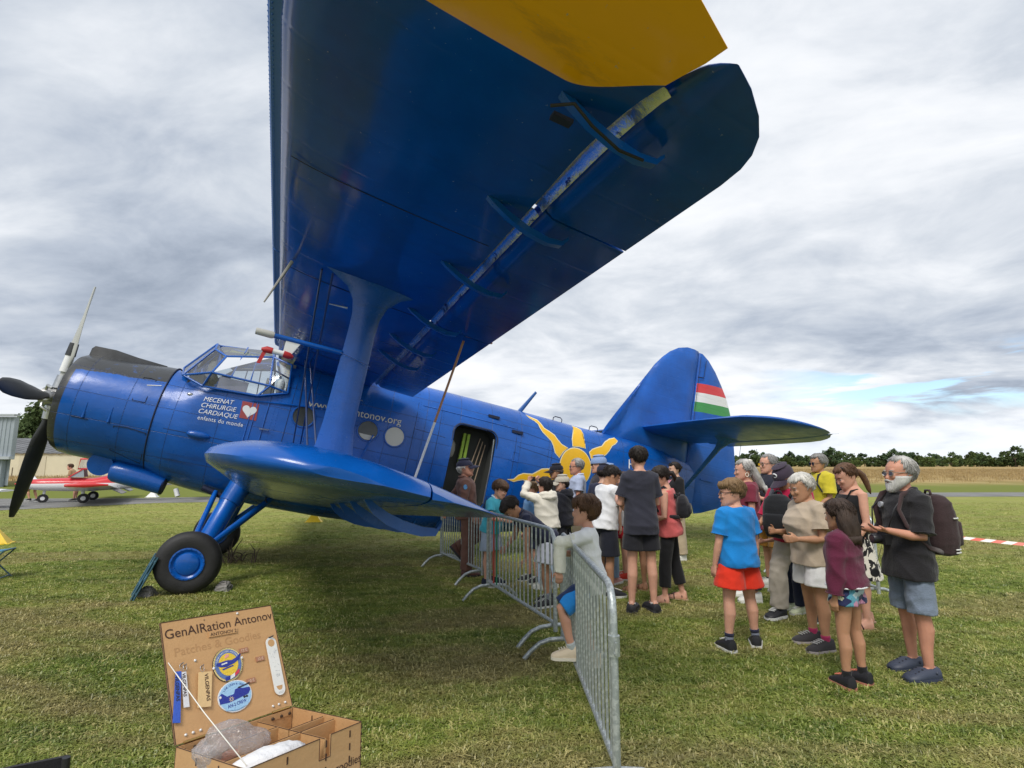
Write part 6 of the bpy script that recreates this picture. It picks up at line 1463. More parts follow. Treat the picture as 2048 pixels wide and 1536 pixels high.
def glasses(frame=(.02,.02,.022),dark=False,up=False,yz=(.372,.49)):
    def f(c):
        HP,hl=c['HP'],c['hl']; m=mat('glasses_%d%d%d'%tuple(int(a*99) for a in frame),frame,.3); b=MB(); fy,uz=(.43,.49) if not up else (.30,.93)
        for s in(1,-1):
            n=14; b.tube([HP(s*.15+.105*math.cos(2*math.pi*k/n),fy-.03*abs(math.cos(2*math.pi*k/n)),uz+.075*math.sin(2*math.pi*k/n)) for k in range(n)],.010*hl,5,closed=True)
            if not up: b.tube([HP(s*.255,fy-.02,uz+.03),HP(s*.35,.05,uz+.04),HP(s*.36,-.10,uz)],.011*hl,5)
            else: b.tube([HP(s*.255,fy-.02,uz),HP(s*.37,.05,uz-.10)],.011*hl,5)
        b.tube([HP(-.045,fy,uz+.02),HP(0,fy+.015,uz+.035),HP(.045,fy,uz+.02)],.010*hl,5)
        g_=b.build('glasses',m,c['root'],180)
        lm=mat('lens_dark',(.015,.013,.015),.08) if dark else glassmat('lens_clear',(.9,.92,.93),.92)
        for s in(1,-1):
            MB().add([HP(s*.15+.1*math.cos(2*math.pi*k/12),fy-.012,uz+.07*math.sin(2*math.pi*k/12)) for k in range(12)],[tuple(range(12))]).build('lens',lm,g_)
    return f
def cap(col,yawd=0,brim=None,badge=None,tilt=0,low=.60,under=None):
    def f(c):
        HP,hl=c['HP'],c['hl']; m=cloth('cap_%d_%d_%d'%tuple(int(a*255) for a in col),col); n=28; a0=R(yawd)
        rings=[]
        for z,k in((low-.02,1.0),(low,1.03),(low+.12,1.02),(.82,1.0),(.92,.98),(1.0,.9),(1.045,.55),(1.06,.05)):
            w_,f_,b_=lerp(HS,min(z,.93)); cc=(f_+b_)/2; dd=(f_-b_)/2
            if z>.93: q={1.0:.80,1.045:.48,1.06:.06}[z]; w_,dd=.305*q,.365*q; cc=-.035
            rings.append([HP(math.cos(2*math.pi*j/n)*(w_+.065)*1.0,cc+math.sin(2*math.pi*j/n)*(dd+.065),z+.02) for j in range(n)])
        cp_=MB().loft(rings).build('cap',m,c['root'],60)
        def Q(r,f_,u): # rotate about head axis for reversed caps
            return HP(r*math.cos(a0)-(f_+.02)*math.sin(a0),r*math.sin(a0)+(f_+.02)*math.cos(a0)-.02,u)
        top_=[];bot=[]
        N=11
        bm2=cloth('brim_%d_%d_%d'%tuple(int(a*255) for a in (brim or col)),brim or col)
        V=[];Fc=[]
        for i in range(N):
            t=-1+2*i/(N-1); xx=.36*t; ed=.40*math.sqrt(max(0,1-t*t*.92)); drop=.10*t*t
            for e,z in((0,.012),(1,.012),(1,-.012),(0,-.012)):
                V.append(Q(xx*(1-.06*e),.40-.20*t*t+(.48*math.sqrt(max(0,1-.85*t*t))*e),low+.02-drop-.13*e+z))
        for i in range(N-1):
            o=i*4; Fc+=[(o,o+1,o+5,o+4),(o+1,o+2,o+6,o+5),(o+2,o+3,o+7,o+6),(o+3,o,o+4,o+7)]
        Fc+=[(0,3,2,1),tuple((N-1)*4+k for k in range(4))]
        MB().add(V,Fc).build('brim',bm2,cp_,50)
        MB().ball(HP(0,-.035,1.085),.03*hl,6,4).build('button',m,cp_)
        if badge:
            b=MB()
            if badge=='C':
                b.tube([Q(.085*math.cos(R(a)),.437-.02*abs(math.cos(R(a))),.80+.085*math.sin(R(a))) for a in range(50,311,20)],.028*hl,6); b.build('emblem',white,cp_,180)
            else:
                b.tube([Q(-.09,.435,.74),Q(.09,.435,.76)],.03*hl,5); b.build('emblem',mat('emblem_pale',(.55,.55,.6),.6),cp_,180)
    f.capz=low
    return f
def beard(colr,ln=.16):
    def f(c):
        HP,hl=c['HP'],c['hl']; m=hairmat(colr,HM[colr]); n=26; V=[];rings=[]
        for z in(-ln,-ln*.7,-.03,.05,.14,.24,.34,.42):
            w_,f_,b_=lerp(HS,max(0,z)); s=1 if z>=0 else max(.3,1+z/ln*.55)
            ring=[]
            for k in range(n):
                a=R(-25+230*k/(n-1)); jit=1+.05*math.sin(9*a+z*30)
                mouthgap=.05*math.exp(-((math.degrees(a)-90)/16)**2)*math.exp(-((z-.205)/.035)**2)
                up=z>.26 and 52<math.degrees(a)<128
                th_=(.030 if not up else -.05)*jit-mouthgap
                cc=(f_+b_)/2; dd=(f_-b_)/2
                if z<0: cc,dd=.27,.16*s+.04
                ring.append(HP(math.cos(a)*(w_*s+th_),cc+math.sin(a)*(dd+th_),z))
            rings.append(ring+[HP(0,.0,z)])
        b=MB().loft(rings); b.tube([HP(-.15,.395,.23),HP(-.06,.455,.275),HP(.0,.46,.285),HP(.06,.455,.275),HP(.15,.395,.23)],[.02*hl,.032*hl,.03*hl,.032*hl,.02*hl],7); b.build('beard',m,c['root'],180)
    return f
def earring(c):
    HP,hl=c['HP'],c['hl']; MB().tube([HP(-.36,-.02+.07*math.cos(2*math.pi*k/14),.30+.09*math.sin(2*math.pi*k/14)) for k in range(14)],.016*hl,6,closed=True).build('earring',mat('pearl',(.8,.75,.62),.3),c['root'],180)
def tubeon(name,fn,r,m,par='root',n=8,flat=1.0):
    def f(c): MB().tube(fn(c),[q*c['H'] for q in r] if isinstance(r,(list,tuple)) else r*c['H'],n,flat=flat).build(name,m,c[par],180)
    return f
def backpack(label,col,size=(.085,.06,.15),t=.16,front=False,piping=None,strapc=None,straponly=False,name='backpack',yoff=0,zsc=1):
    """a bag on the wearer's back: top-level thing > bag, pocket, strap, handle"""
    def f(c):
        TP,H,U,bw=c['TP'],c['H'],c['U'],c['bw']; sg=1 if front else -1
        wx,dy,hz=size; base=Vector((c['x'],c['y'],0)); e=empty(name,base,0,label,'backpack')
        m=cloth('bag_%d_%d_%d'%tuple(int(a*255) for a in col),col,.4,90); d0=sg*(.072*bw+dy)
        b=MB(); rings=[]
        for q,k,kd in((-1,.55,.5),(-.92,.88,.86),(-.6,1,1.05),(-.1,1,1.0),(.4,.95,.86),(.75,.82,.66),(.95,.55,.42),(1.0,.3,.2)):
            rings.append([TP(t+q*hz*.5,math.copysign(abs(math.cos(a))**.7,math.cos(a))*wx*k+yoff,d0+math.copysign(abs(math.sin(a))**.7,math.sin(a))*dy*kd) for a in [2*math.pi*j/20 for j in range(20)]])
        b.loft(rings); bg=solid('bag',b,m,e,.009,2,.003,1,5)
        sm=cloth('strap_%d_%d_%d'%tuple(int(a*255) for a in (strapc or col)),strapc or col)
        for s in(1,-1):
            MB().tube([TP(t+hz*.42,s*wx*.5,d0-sg*dy*.7),TP(.305,s*.058,-sg*.0+.0),TP(.285,s*.066,-sg*.058*bw),TP(.22,s*.078,-sg*.088*bw),TP(.15,s*.095*bw,-sg*.065*bw),TP(t-hz*.35,s*.105*bw,sg*.03),TP(t-hz*.42,s*wx*.8,d0-sg*dy*.5)],.014*H,8,flat=.45).build('strap',sm,e,180)
        MB().tube([TP(t+hz*.48,-.02,d0-sg*dy*.3),TP(t+hz*.56,-.012,d0-sg*dy*.3),TP(t+hz*.56,.012,d0-sg*dy*.3),TP(t+hz*.48,.02,d0-sg*dy*.3)],.006*H,6).build('handle',sm,e,180)
        b=MB(); b.loft([[TP(t-hz*.13+q*hz*.22,math.copysign(abs(math.cos(a))**.6,math.cos(a))*wx*.8*k+yoff,d0+sg*dy*.75+math.copysign(abs(math.sin(a))**.6,math.sin(a))*dy*.42*k) for a in [2*math.pi*j/16 for j in range(16)]] for q,k in((-1,.7),(-.8,.98),(0,1),(.8,.95),(1,.7))]); b.build('pocket',m,e,60)
        if piping:
            for zz in piping: MB().tube([TP(t+zz*hz,math.cos(R(a))*wx*1.03,d0+sg*abs(math.sin(R(a)))*dy*1.09+0) for a in range(10,171,16)],.0035*H,5).build('piping',mat('piping_pale',(.62,.62,.60),.5),e,180)
    return f
navy=cloth('navy',(.022,.026,.055)); charcoal=cloth('charcoal',(.030,.032,.042)); blackc=cloth('black',(.012,.012,.014)); whitec=cloth('white',(.74,.75,.78)); cream=cloth('cream',(.70,.66,.57))
brown=cloth('overall_brown',(.15,.075,.058),.5,60); dbrown=cloth('bag_brown',(.06,.035,.035))
shoeblack=mat('shoe_black',(.014,.014,.018),.5); shoewhite=mat('shoe_white',(.66,.66,.62),.5,.2,60); sole_w=mat('sole_white',(.68,.68,.66),.5); sole_d=mat('sole_dark',(.03,.03,.035),.7); tansole=mat('sole_tan',(.42,.30,.19),.7)
ST=dict(L=((-.06,.01,-1),(-.03,-.02,-1)),R=((.06,.01,-1),(.03,-.02,-1)))
# --- the man in brown overalls by the door, one foot up on the barrier
def patch(c):
    sh,el,wr_=c['AR']['R']; p=sh.lerp(el,.22)+c['R']*.055*c['H']*.95; n=c['R']
    b=MB(); u=c['F'];v=c['U']; b.loft([[p+n*o_+u*(.030*math.cos(2*math.pi*k/16))+v*(.038*math.sin(2*math.pi*k/16)) for k in range(16)] for o_ in(-.012,.006)]); b.build('shoulder_patch',mat('patch_blue',(.12,.33,.62),.6,.3,60,.4,30),c['root'],60)
def headset(c):
    HP,hl=c['HP'],c['hl']; MB().tube([HP(.30,-.22,.60),HP(.22,-.38,.58),HP(0,-.47,.56),HP(-.22,-.38,.58),HP(-.30,-.22,.60)],[.05*hl]*5,8).build('cap_strap',white,c['root'],180)
person('person',-.70,8.85,8,1.78,'man in brown overalls and navy cap by the aircraft door, one foot up behind him',lean=-4,legs=dict(R=((.05,.02,-1),(.02,-.05,-1)),L=((-.05,.55,-.85),(-.02,-.90,-.42))),arms=dict(R=((.30,-.12,-1),(.12,.55,-.85)),L=((-.40,-.55,-.75),(-.20,-.35,-.8))),head=(-8,-6,0),hair=dict(c='white',front=.60,nape=.20,t=.06),skin_='red',hh=.152,
 top=('shirt',brown,dict(name='overalls_top',sl=1.55,se=.012,collar=1,hem=-.05,ease=.016,straight=.8,wr=.0055)),bottom=('trousers',brown,dict(name='overalls_legs',len=1.97,ease=.016,flare=.010,wr=.0055)),shoes=('sneaker',mat('shoe_brown',(.10,.035,.025),.5),sole_d),foot=dict(L=(-8,-50)),extra=[cap((.022,.024,.05),low=.62),patch,headset],group=None,vox=.009)
# --- boys at the middle barrier
person('person',-.30,8.15,-35,1.47,'boy in turquoise polo shirt leaning at the far end of the barrier',lean=14,arms=dict(R=((.35,.35,-.8),(-.1,.85,-.05)),L=((-.35,.35,-.8),(.1,.9,0))),head=(10,22,0),hair=dict(c='brown',fringe=.30,front=.72,t=.08),skin_='pink',hh=.165,top=('tee',cloth('turquoise',(.06,.38,.50)),dict(collar=1,cm=cloth('pale_blue',(.45,.62,.75)))),bottom=('shorts',cloth('grey_blue',(.30,.36,.47)),dict(len=.85,flare=.02)),shoes=('sneaker',cloth('shoe_navy',(.02,.025,.045)),sole_w),group='children at the barrier',vox=.009)
person('person',.42,7.02,196,1.50,'boy in navy polo shirt bending far over the middle barrier',lean=50,legs=dict(L=((-.10,.22,-1),(-.02,-.15,-1)),R=((.10,-.12,-1),(.02,-.10,-1))),arms=dict(L=((-.22,.05,-1),(.02,.02,-1),(.1,.75,-.5),(0,-.4,-1),.7),R=((.35,.10,-.9),(-.3,.55,-.5))),head=(4,48,0),hair=dict(c='dark',fringe=.12,front=.76,t=.065),skin_='tan',hh=.168,top=('polo',navy,dict(sl=.40,collar=1,hem=-.04,straight=.7)),bottom=('shorts',cloth('white_shorts',(.56,.58,.66)),dict(len=.80,flare=.035,ease=.014)),shoes=('sneaker',shoeblack,sole_w),sock=(cloth('sock_grey',(.22,.24,.27)),(.74,1.0)),group='children at the barrier',vox=.008)
person('person',.30,8.35,212,1.42,'small fair-haired boy peeping out behind the bending boy',head=(12,8,0),hair=dict(c='blond',fringe=.18,front=.78,t=.06),skin_='pink',hh=.175,top=('tee',cloth('denim_blue',(.10,.22,.42))),bottom=('shorts',navy,dict(len=.8)),shoes=('sneaker',shoeblack,sole_w),group='children at the barrier',vox=.010)
def camera_small(c):
    p=(c['AR']['L'][2]+c['AR']['R'][2])/2+c['F']*.05+c['U']*.04+Vector((c['x'],c['y'],0))
    e=empty('compact_camera',p,0,'small dark camera held up to the face by the person in the cream hoodie','camera')
    M=Matrix((c['R'],c['F'],c['U'])).transposed(); bx=MB().box((0,0,0),(.11,.045,.065),M.to_4x4()); bx.build('camera_body',shoeblack,e); MB().tube([c['F']*.02,c['F']*.06],.026,12).build('lens',mat('lens_black',(.01,.01,.012),.2),e,50)
person('person',.50,7.90,128,1.52,'person in a cream hoodie and pale jeans lifting both hands to a camera',lean=6,arms=dict(R=((.40,.75,.25),(-.62,.2,.72),None,(0,-1,0),.9),L=((-.40,.75,.25),(.62,.2,.72),None,(0,-1,0),.9)),head=(0,0,0),hair=dict(c='dark',t=.06,nape=.1),skin_='pink',hh=.150,bw=.86,top=('hoodie',cream,dict(sl=1.95,se=.016,hood=1,hem=.0,ease=.028,straight=.9,wr=.006,flare=.004)),bottom=('trousers',cloth('pale_denim',(.42,.52,.66)),dict(len=1.96,ease=.012,flare=.012)),shoes=('sneaker',shoewhite,sole_w),extra=[camera_small],vox=.009)
person('person',.79,8.75,150,1.52,'youth in a black hooded jacket and beige cap seen from behind',arms=dict(R=((.2,.1,-1),(-.3,.5,-.5))),head=(28,2,0),hair=dict(c='dark',t=.055,nape=.16),skin_='fair',hh=.158,top=('hoodie',cloth('ink_black',(.013,.014,.022)),dict(sl=1.9,se=.014,hood=1,hem=-.03,ease=.024,straight=.85,wr=.005)),bottom=('shorts',charcoal,dict(len=.9)),shoes=('sneaker',shoeblack,sole_w),extra=[cap((.42,.39,.33),low=.60)],vox=.010)
person('person',.80,9.95,176,1.70,'man with glasses in a black cap beside the sun painted on the fuselage',head=(4,4,0),hair=dict(c='greybrown',front=.6,t=.05),skin_='tan',hh=.152,top=('jacket',blackc,dict(sl=1.9,se=.012,ease=.018)),bottom=('trousers',charcoal,dict(len=1.95)),shoes=('sneaker',shoeblack,sole_w),extra=[cap((.014,.014,.022),low=.62,badge='bar'),glasses((.02,.02,.02),True)],vox=.010)
person('person',1.12,9.6,180,1.80,'grey-haired man with glasses in a pale blue polo shirt',arms=dict(L=((-.15,.1,-1),(.2,.75,-.3)),R=((.15,.1,-1),(-.25,.7,-.3))),head=(0,3,0),hair=dict(c='grey',front=.84,t=.042,bald=.2),skin_='red',hh=.150,top=('polo',cloth('pale_blue_polo',(.40,.46,.62)),dict(collar=1,cm=cloth('pale_blue_collar',(.52,.58,.72)))),bottom=('trousers',cloth('khaki',(.26,.22,.15)),dict(len=1.95)),shoes=('sneaker',shoeblack,sole_d),extra=[glasses((.05,.05,.05))],vox=.0095)
person('person',1.43,9.15,186,1.84,'young man with a pale blue cap turned backwards and sunglasses',head=(0,4,0),hair=dict(c='dark',front=.6,t=.05),skin_='pink',hh=.150,top=('polo',cloth('dark_taupe',(.035,.031,.038)),dict(collar=1,cm=whitec)),bottom=('trousers',charcoal,dict(len=1.95)),shoes=('sneaker',shoeblack,sole_w),extra=[cap((.22,.31,.52),yawd=180,low=.58),glasses((.02,.02,.02),True)],vox=.0095)
person('person',1.22,7.50,22,1.70,'teenage boy in white T-shirt and dark shorts holding both hands to his mouth',lean=7,legs=ST,arms=dict(R=((.20,.55,-.95),(-.22,.50,1.0),None,(-1,0,0),.8),L=((-.20,.62,-.85),(.25,.42,1.0),None,(1,0,0),.8)),head=(-2,30,0),hair=dict(c='dark',front=.74,fringe=.12,t=.055),skin_='tan',hh=.152,top=('tee',whitec,dict(sl=.62,se=.014,straight=.8,ease=.016,wr=.0045)),bottom=('shorts',cloth('ink_navy',(.014,.016,.026)),dict(len=.93,flare=.018,ease=.014)),shoes=('sneaker',shoeblack,sole_w),vox=.008)
person('person',1.34,8.25,60,1.70,'person in a dark navy cap and pale jeans hidden behind the teenage boy',head=(0,10,0),hair=dict(c='dark',front=.6),skin_='fair',hh=.150,top=('tee',navy),bottom=('trousers',cloth('light_denim',(.22,.32,.47)),dict(len=1.97,flare=.012)),shoes=('sneaker',cloth('shoe_rose',(.52,.27,.25)),sole_w),extra=[cap((.022,.024,.045),low=.6)],vox=.010)
person('person',1.70,8.55,160,1.58,'person in white T-shirt and bright red shorts with red sneakers, behind the tall man',arms=dict(L=((-.2,.2,-1),(.3,.6,.3))),head=(0,0,0),hair=dict(c='brown'),skin_='pink',hh=.150,top=('tee',cloth('bright_white',(.68,.69,.72)),dict(straight=.9,ease=.018)),bottom=('shorts',cloth('bright_red',(.60,.015,.03)),dict(len=.62,flare=.03)),shoes=('sneaker',cloth('shoe_red',(.55,.05,.03)),sole_w,sole_w),vox=.010)
# --- boy with the plaster cast at the near barrier
def cast(c):
    sh,el,wr_=c['AR']['L']; H=c['H']; b=MB(); d=(wr_-el)
    b.tube([sh.lerp(el,.42),sh.lerp(el,.8),el,el+d*.3,wr_,wr_+d*.14],[.040*H,.040*H,.042*H,.041*H,.036*H,.037*H],14)
    b.ball(el,.046*H,12,8); solid('plaster_cast',b,cloth('plaster',(.70,.70,.62),.8,60),c['root'],.008,2,.003,1.4,7)
person('person',.64,4.55,172,1.34,'boy in white T-shirt with an arm in a plaster cast leaning on the near barrier',lean=6,pz=.79,legs=dict(L=((-.25,.80,-.62),(.05,-.28,-1)),R=((.12,.30,-1),(.05,-.3,-1))),arms=dict(L=((-.05,.95,-.28),(-.10,.05,-1)),R=((.25,.55,-.75),(-.75,.45,.05))),head=(-26,2,6),hair=dict(c='chestnut',front=.74,nape=.16,t=.085,fringe=.24,temple=80),skin_='pink',hh=.176,bw=.84,top=('tee',cloth('off_white',(.74,.75,.77)),dict(straight=.9,ease=.010,hem=-.07,flare=.006,se=.012,wr=.0045)),bottom=('shorts',cloth('royal_blue',(.012,.03,.105),fn=lambda g,c,co:g.mix(g.math('GREATER_THAN',g.noise(co,3.2,1,.4),.53),c,(.02,.22,.62))),dict(len=.95,flare=.02)),shoes=('sneaker',cloth('shoe_beige',(.60,.51,.38)),cloth('shoe_sole_cream',(.66,.62,.52)),cloth('lace_cream',(.7,.66,.55))),sock=(cloth('sock_pale',(.42,.46,.46)),(.80,1.0)),extra=[cast],vox=.0065,group='children at the barrier',foot=dict(L=(0,0)))
# --- the tall man and the woman in coral
person('person',1.52,6.72,94,1.94,'tall man in charcoal T-shirt and dark shorts seen from behind',legs=dict(L=((-.07,0,-1),(-.05,-.03,-1)),R=((.07,.02,-1),(.02,-.05,-1))),arms=dict(L=((-.26,.12,-1),(.10,.75,.10),None,(1,0,0)),R=((.22,.2,-1),(-.5,.6,.15))),head=(-2,4,0),hair=dict(c='dark',front=.78,t=.036,nape=.24),skin_='pink',hh=.142,bw=.82,top=('tee',cloth('slate',(.030,.031,.046)),dict(sl=.72,se=.012,hem=-.075,straight=.6,ease=.014,wr=.004)),bottom=('shorts',cloth('soot',(.016,.016,.021)),dict(len=.70,flare=.018,ease=.012)),shoes=('slip',shoeblack,sole_d),sock=(cloth('sock_white',(.62,.62,.6)),(.965,1.01)),foot=dict(L=22,R=-6),vox=.0085)
person('person',1.70,7.75,120,1.56,'barelegged woman standing in front of the tall man, hidden but for her legs',head=(0,10,0),hair=dict(c='dark'),skin_='tan',hh=.148,bw=.92,top=('tee',cloth('plum',(.07,.03,.06))),bottom=('shorts',charcoal,dict(len=.6)),shoes=('sandal',mat('strap_tan',(.25,.14,.08),.6),tansole),vox=.010)
person('person',1.98,7.18,158,1.70,'woman in a coral top and black trousers with a black backpack',lean=4,side=-5,legs=dict(L=((-.05,.12,-1),(-.02,.05,-1)),R=((.08,-.08,-1),(.05,-.22,-1))),arms=dict(L=((-.2,.0,-1),(.2,.75,-.15)),R=((.15,.1,-1),(-.2,.7,-.1))),head=(12,22,-10),hair=dict(c='dark',front=.76,t=.06,nape=.2,locks=[([(0,-.40,.55),(.02,-.62,.45),(.03,-.66,.20),(.02,-.56,.0)],[.10,.13,.11,.03])]),skin_='pink',hh=.146,bw=.94,bust=.02,top=('tank',cloth('coral',(.56,.115,.115),var=.2),dict(hem=-.05,straight=.8,ease=.014,neck=.285,wr=.004)),bottom=('trousers',blackc,dict(len=1.72,ease=.006,flare=.010)),shoes=('sandal',mat('strap_dark',(.10,.06,.045),.6),tansole),extra=[backpack('black backpack on the woman in the coral top',(.016,.016,.020),(.085,.05,.165),.155)],vox=.0085)
def chestpanel(c):
    TP=c['TP']; b=MB(); b.loft([[TP(t,r,f) for r in(-.030,-.012,.012,.030)] for t,f in((.285,.050),(.24,.088),(.18,.098),(.11,.092),(.03,.098))],cap=False,closed_ring=False); b.loft([[TP(t,r,f-.03) for r in(-.030,-.012,.012,.030)] for t,f in((.285,.050),(.24,.088),(.18,.098),(.11,.092),(.03,.098))],cap=False,closed_ring=False); b.build('pink_top',cloth('pink_top',(.62,.25,.30)),c['root'],60)
person('person',2.98,10.25,190,1.75,'woman in a black cardigan over pink with sunglasses pushed up in her hair',head=(0,4,0),hair=dict(c='dark',front=.76,t=.05,nape=.2,locks=[([(0,-.42,.62),(0,-.56,.60),(0,-.5,.50)],[.10,.13,.06])]),skin_='fair',hh=.140,bw=.9,bust=.02,top=('cardigan',blackc,dict(sl=1.9,se=.010,hem=.02,ease=.014)),bottom=('trousers',cloth('beige_linen',(.42,.34,.24)),dict(len=1.95,ease=.014,flare=.02)),shoes=('sneaker',shoewhite,sole_w),extra=[glasses((.03,.03,.03),True,True),chestpanel],vox=.010)
# --- the right-hand group
person('person',2.13,5.42,112,1.55,'boy in a bright blue T-shirt and red shorts with dark glasses',legs=dict(L=((-.12,.0,-1),(-.08,-.02,-1)),R=((.13,.04,-1),(.09,-.04,-1))),arms=dict(L=((-.20,.04,-1),(-.06,.25,-1)),R=((.22,-.02,-1),(.08,.10,-1))),head=(52,4,0),hair=dict(c='blond',front=.80,nape=.26,t=.055,fringe=.16),skin_='pink',hh=.166,bw=1.06,top=('tee',cloth('azure',(.010,.20,.56),var=.14),dict(sl=.74,se=.012,hem=-.045,straight=.8,ease=.014,wr=.0045)),bottom=('shorts',cloth('scarlet',(.66,.035,.015)),dict(len=.70,flare=.034,ease=.014,wr=.004)),shoes=('sneaker',shoeblack,sole_w),sock=(cloth('sock_grey_band',(.20,.22,.28)),(.76,1.0),cloth('sock_navy',(.02,.022,.05)),(.76,.84)),foot=dict(L=(12,0),R=42),extra=[glasses((.02,.02,.03),False)],vox=.0075,group='children among the visitors')
person('person',3.02,7.28,172,1.76,'woman with long grey hair, white hair clip and hoop earring in a dark red top',arms=dict(R=((.1,.2,-1),(-.3,.6,.5))),head=(2,2,0),hair=dict(c='silver',front=.80,t=.06,nape=.1,curtain=[(.88,.24,-.40,-.10),(.62,.33,-.58,-.10),(.30,.30,-.72,-.22),(.0,.26,-.84,-.38),(-.28,.20,-.95,-.52),(-.48,.13,-1.02,-.68)]),skin_='pink',hh=.150,bust=.025,top=('tee',cloth('garnet',(.17,.025,.045)),dict(ease=.02,straight=.9)),bottom=('trousers',charcoal,dict(len=1.85)),shoes=('sneaker',shoewhite,sole_w),extra=[earring,lambda c:MB().ball(c['HP'](-.03,-.28,.98),(.16*c['hl'],.14*c['hl'],.06*c['hl']),10,6).build('hair_clip',mat('clip_white',(.78,.75,.68),.4),c['root'],180)],vox=.0085)
person('person',3.60,7.85,192,1.86,'man with glasses and folded arms in a navy T-shirt and mustard shorts',legs=dict(L=((-.10,.05,-1),(-.03,-.02,-1)),R=((.08,.02,-1),(.04,-.04,-1))),arms=dict(L=((-.32,.25,-.9),(.85,.55,.15),None,(0,-1,0),.5),R=((.32,.22,-.9),(-.85,.50,.22),None,(0,-1,0),.5)),head=(-6,3,0),hair=dict(c='grey',front=.84,t=.035,temple=70),skin_='pink',hh=.142,bw=1.05,top=('tee',cloth('midnight',(.020,.021,.034)),dict(sl=.8,se=.014,hem=-.06,straight=.8,ease=.018)),bottom=('shorts',cloth('mustard',(.30,.145,.022)),dict(len=.92,flare=.022,ease=.014,wr=.005)),shoes=('sneaker',shoewhite,sole_w),sock=(blackc,(.88,1.0)),foot=dict(L=0,R=20),extra=[glasses((.02,.02,.02))],vox=.0085)
person('person',5.08,9.2,184,1.86,'tall grey-haired man with sunglasses in a yellow T-shirt and dark rucksack',lean=4,arms=dict(L=((-.15,.1,-1),(.2,.6,-.5))),head=(0,4,0),hair=dict(c='grey',front=.80,t=.075,nape=.2),skin_='tan',hh=.152,bw=1.04,top=('tee',cloth('lemon',(.56,.47,.035)),dict(sl=.85,se=.02,ease=.02)),bottom=('trousers',charcoal,dict(len=1.95)),shoes=('sneaker',shoeblack,sole_w),extra=[glasses((.02,.02,.02),True),backpack('dark rucksack on the man in the yellow T-shirt',(.022,.024,.030),(.085,.055,.15),.17)],vox=.010)
def vest(c):
    TP=c['TP']
    for s in(1,-1):
        b=MB(); b.loft([[TP(t,s*r,f) for r in(.035,.06,.085,.098)] for t,f in((.30,.035),(.27,.072),(.22,.088),(.16,.094))],cap=False,closed_ring=False); b.build('grey_panel',cloth('vest_grey',(.10,.10,.12)),c['root'],60)
person('person',3.16,6.38,216,1.74,'person in a dark cap with a white letter, crimson top and beige trousers, head bowed',lean=7,legs=dict(L=((-.08,-.12,-1),(-.02,-.25,-1)),R=((.12,.36,-1),(.04,-.02,-1))),arms=dict(L=((-.2,.25,-1),(.25,.8,-.25)),R=((.25,.3,-.9),(-.2,.8,-.2))),head=(-14,30,0),hair=dict(c='dark',front=.6,nape=.1,t=.06),skin_='tan',hh=.150,bw=1.02,top=('tee',cloth('crimson',(.40,.012,.055)),dict(sl=1.0,se=.016,ease=.02,straight=.9)),bottom=('trousers',cloth('stone',(.37,.33,.28)),dict(len=1.93,ease=.014,flare=.014,wr=.006)),shoes=('sneaker',shoeblack,sole_w,sole_w),extra=[cap((.045,.033,.052),badge='C',low=.56),vest,backpack('big black backpack held in front of the person in the dark cap',(.014,.015,.018),(.10,.075,.27),.15,front=True,strapc=(.02,.02,.024))],vox=.0085)
person('person',3.28,6.72,190,1.26,'small child in dark clothes hidden behind the white-haired woman, one arm out',arms=dict(R=((.2,.3,-1),(.0,1,-.1)),L=((-.3,.25,-.8),(-.1,1,-.05))),head=(0,5,0),hair=dict(c='brown'),skin_='pink',hh=.170,top=('tee',navy,dict(sl=.95,se=.014)),bottom=('trousers',cloth('dark_denim',(.016,.022,.048)),dict(len=1.92,flare=.012)),shoes=('sneaker',cloth('shoe_pale_green',(.55,.60,.42)),sole_w),vox=.0095,group='children among the visitors')
person('person',2.86,5.46,184,1.61,'white-haired woman in a beige T-shirt and white shorts with hands joined',lean=3,legs=dict(L=((-.04,.04,-1),(-.02,-.03,-1)),R=((.05,-.02,-1),(.02,-.06,-1))),arms=dict(L=((-.20,.06,-1),(.08,.95,.02),None,(1,0,.1),.55),R=((.22,.10,-1),(-.30,.9,.12),None,(-1,0,.2),.6)),head=(2,14,0),hair=dict(c='white',front=.76,t=.06,nape=.24,temple=78),skin_='tan',hh=.158,bw=1.16,belly=.014,bust=.036,top=('tee',cloth('sand',(.43,.35,.265)),dict(sl=.70,se=.014,hem=-.055,straight=.9,ease=.014,wr=.0045)),bottom=('shorts',cloth('chalk',(.70,.70,.70)),dict(len=.72,flare=.022,ease=.012,wr=.004)),shoes=('sneaker',cloth('shoe_charcoal',(.035,.033,.036)),mat('sole_grey',(.36,.32,.33),.6),cloth('lace_grey',(.4,.4,.4))),sock=(cloth('sock_pink',(.34,.03,.10)),(.82,1.0)),extra=[lambda c:MB().tube([c['HP'](-.34,.22,.80),c['HP'](-.385,.08,.66),c['HP'](-.40,-.04,.52),c['HP'](-.385,-.02,.44)],.008*c['hl'],6).build('glasses_arm',mat('arm_brown',(.08,.05,.04),.4),c['root'],180)],vox=.0075)
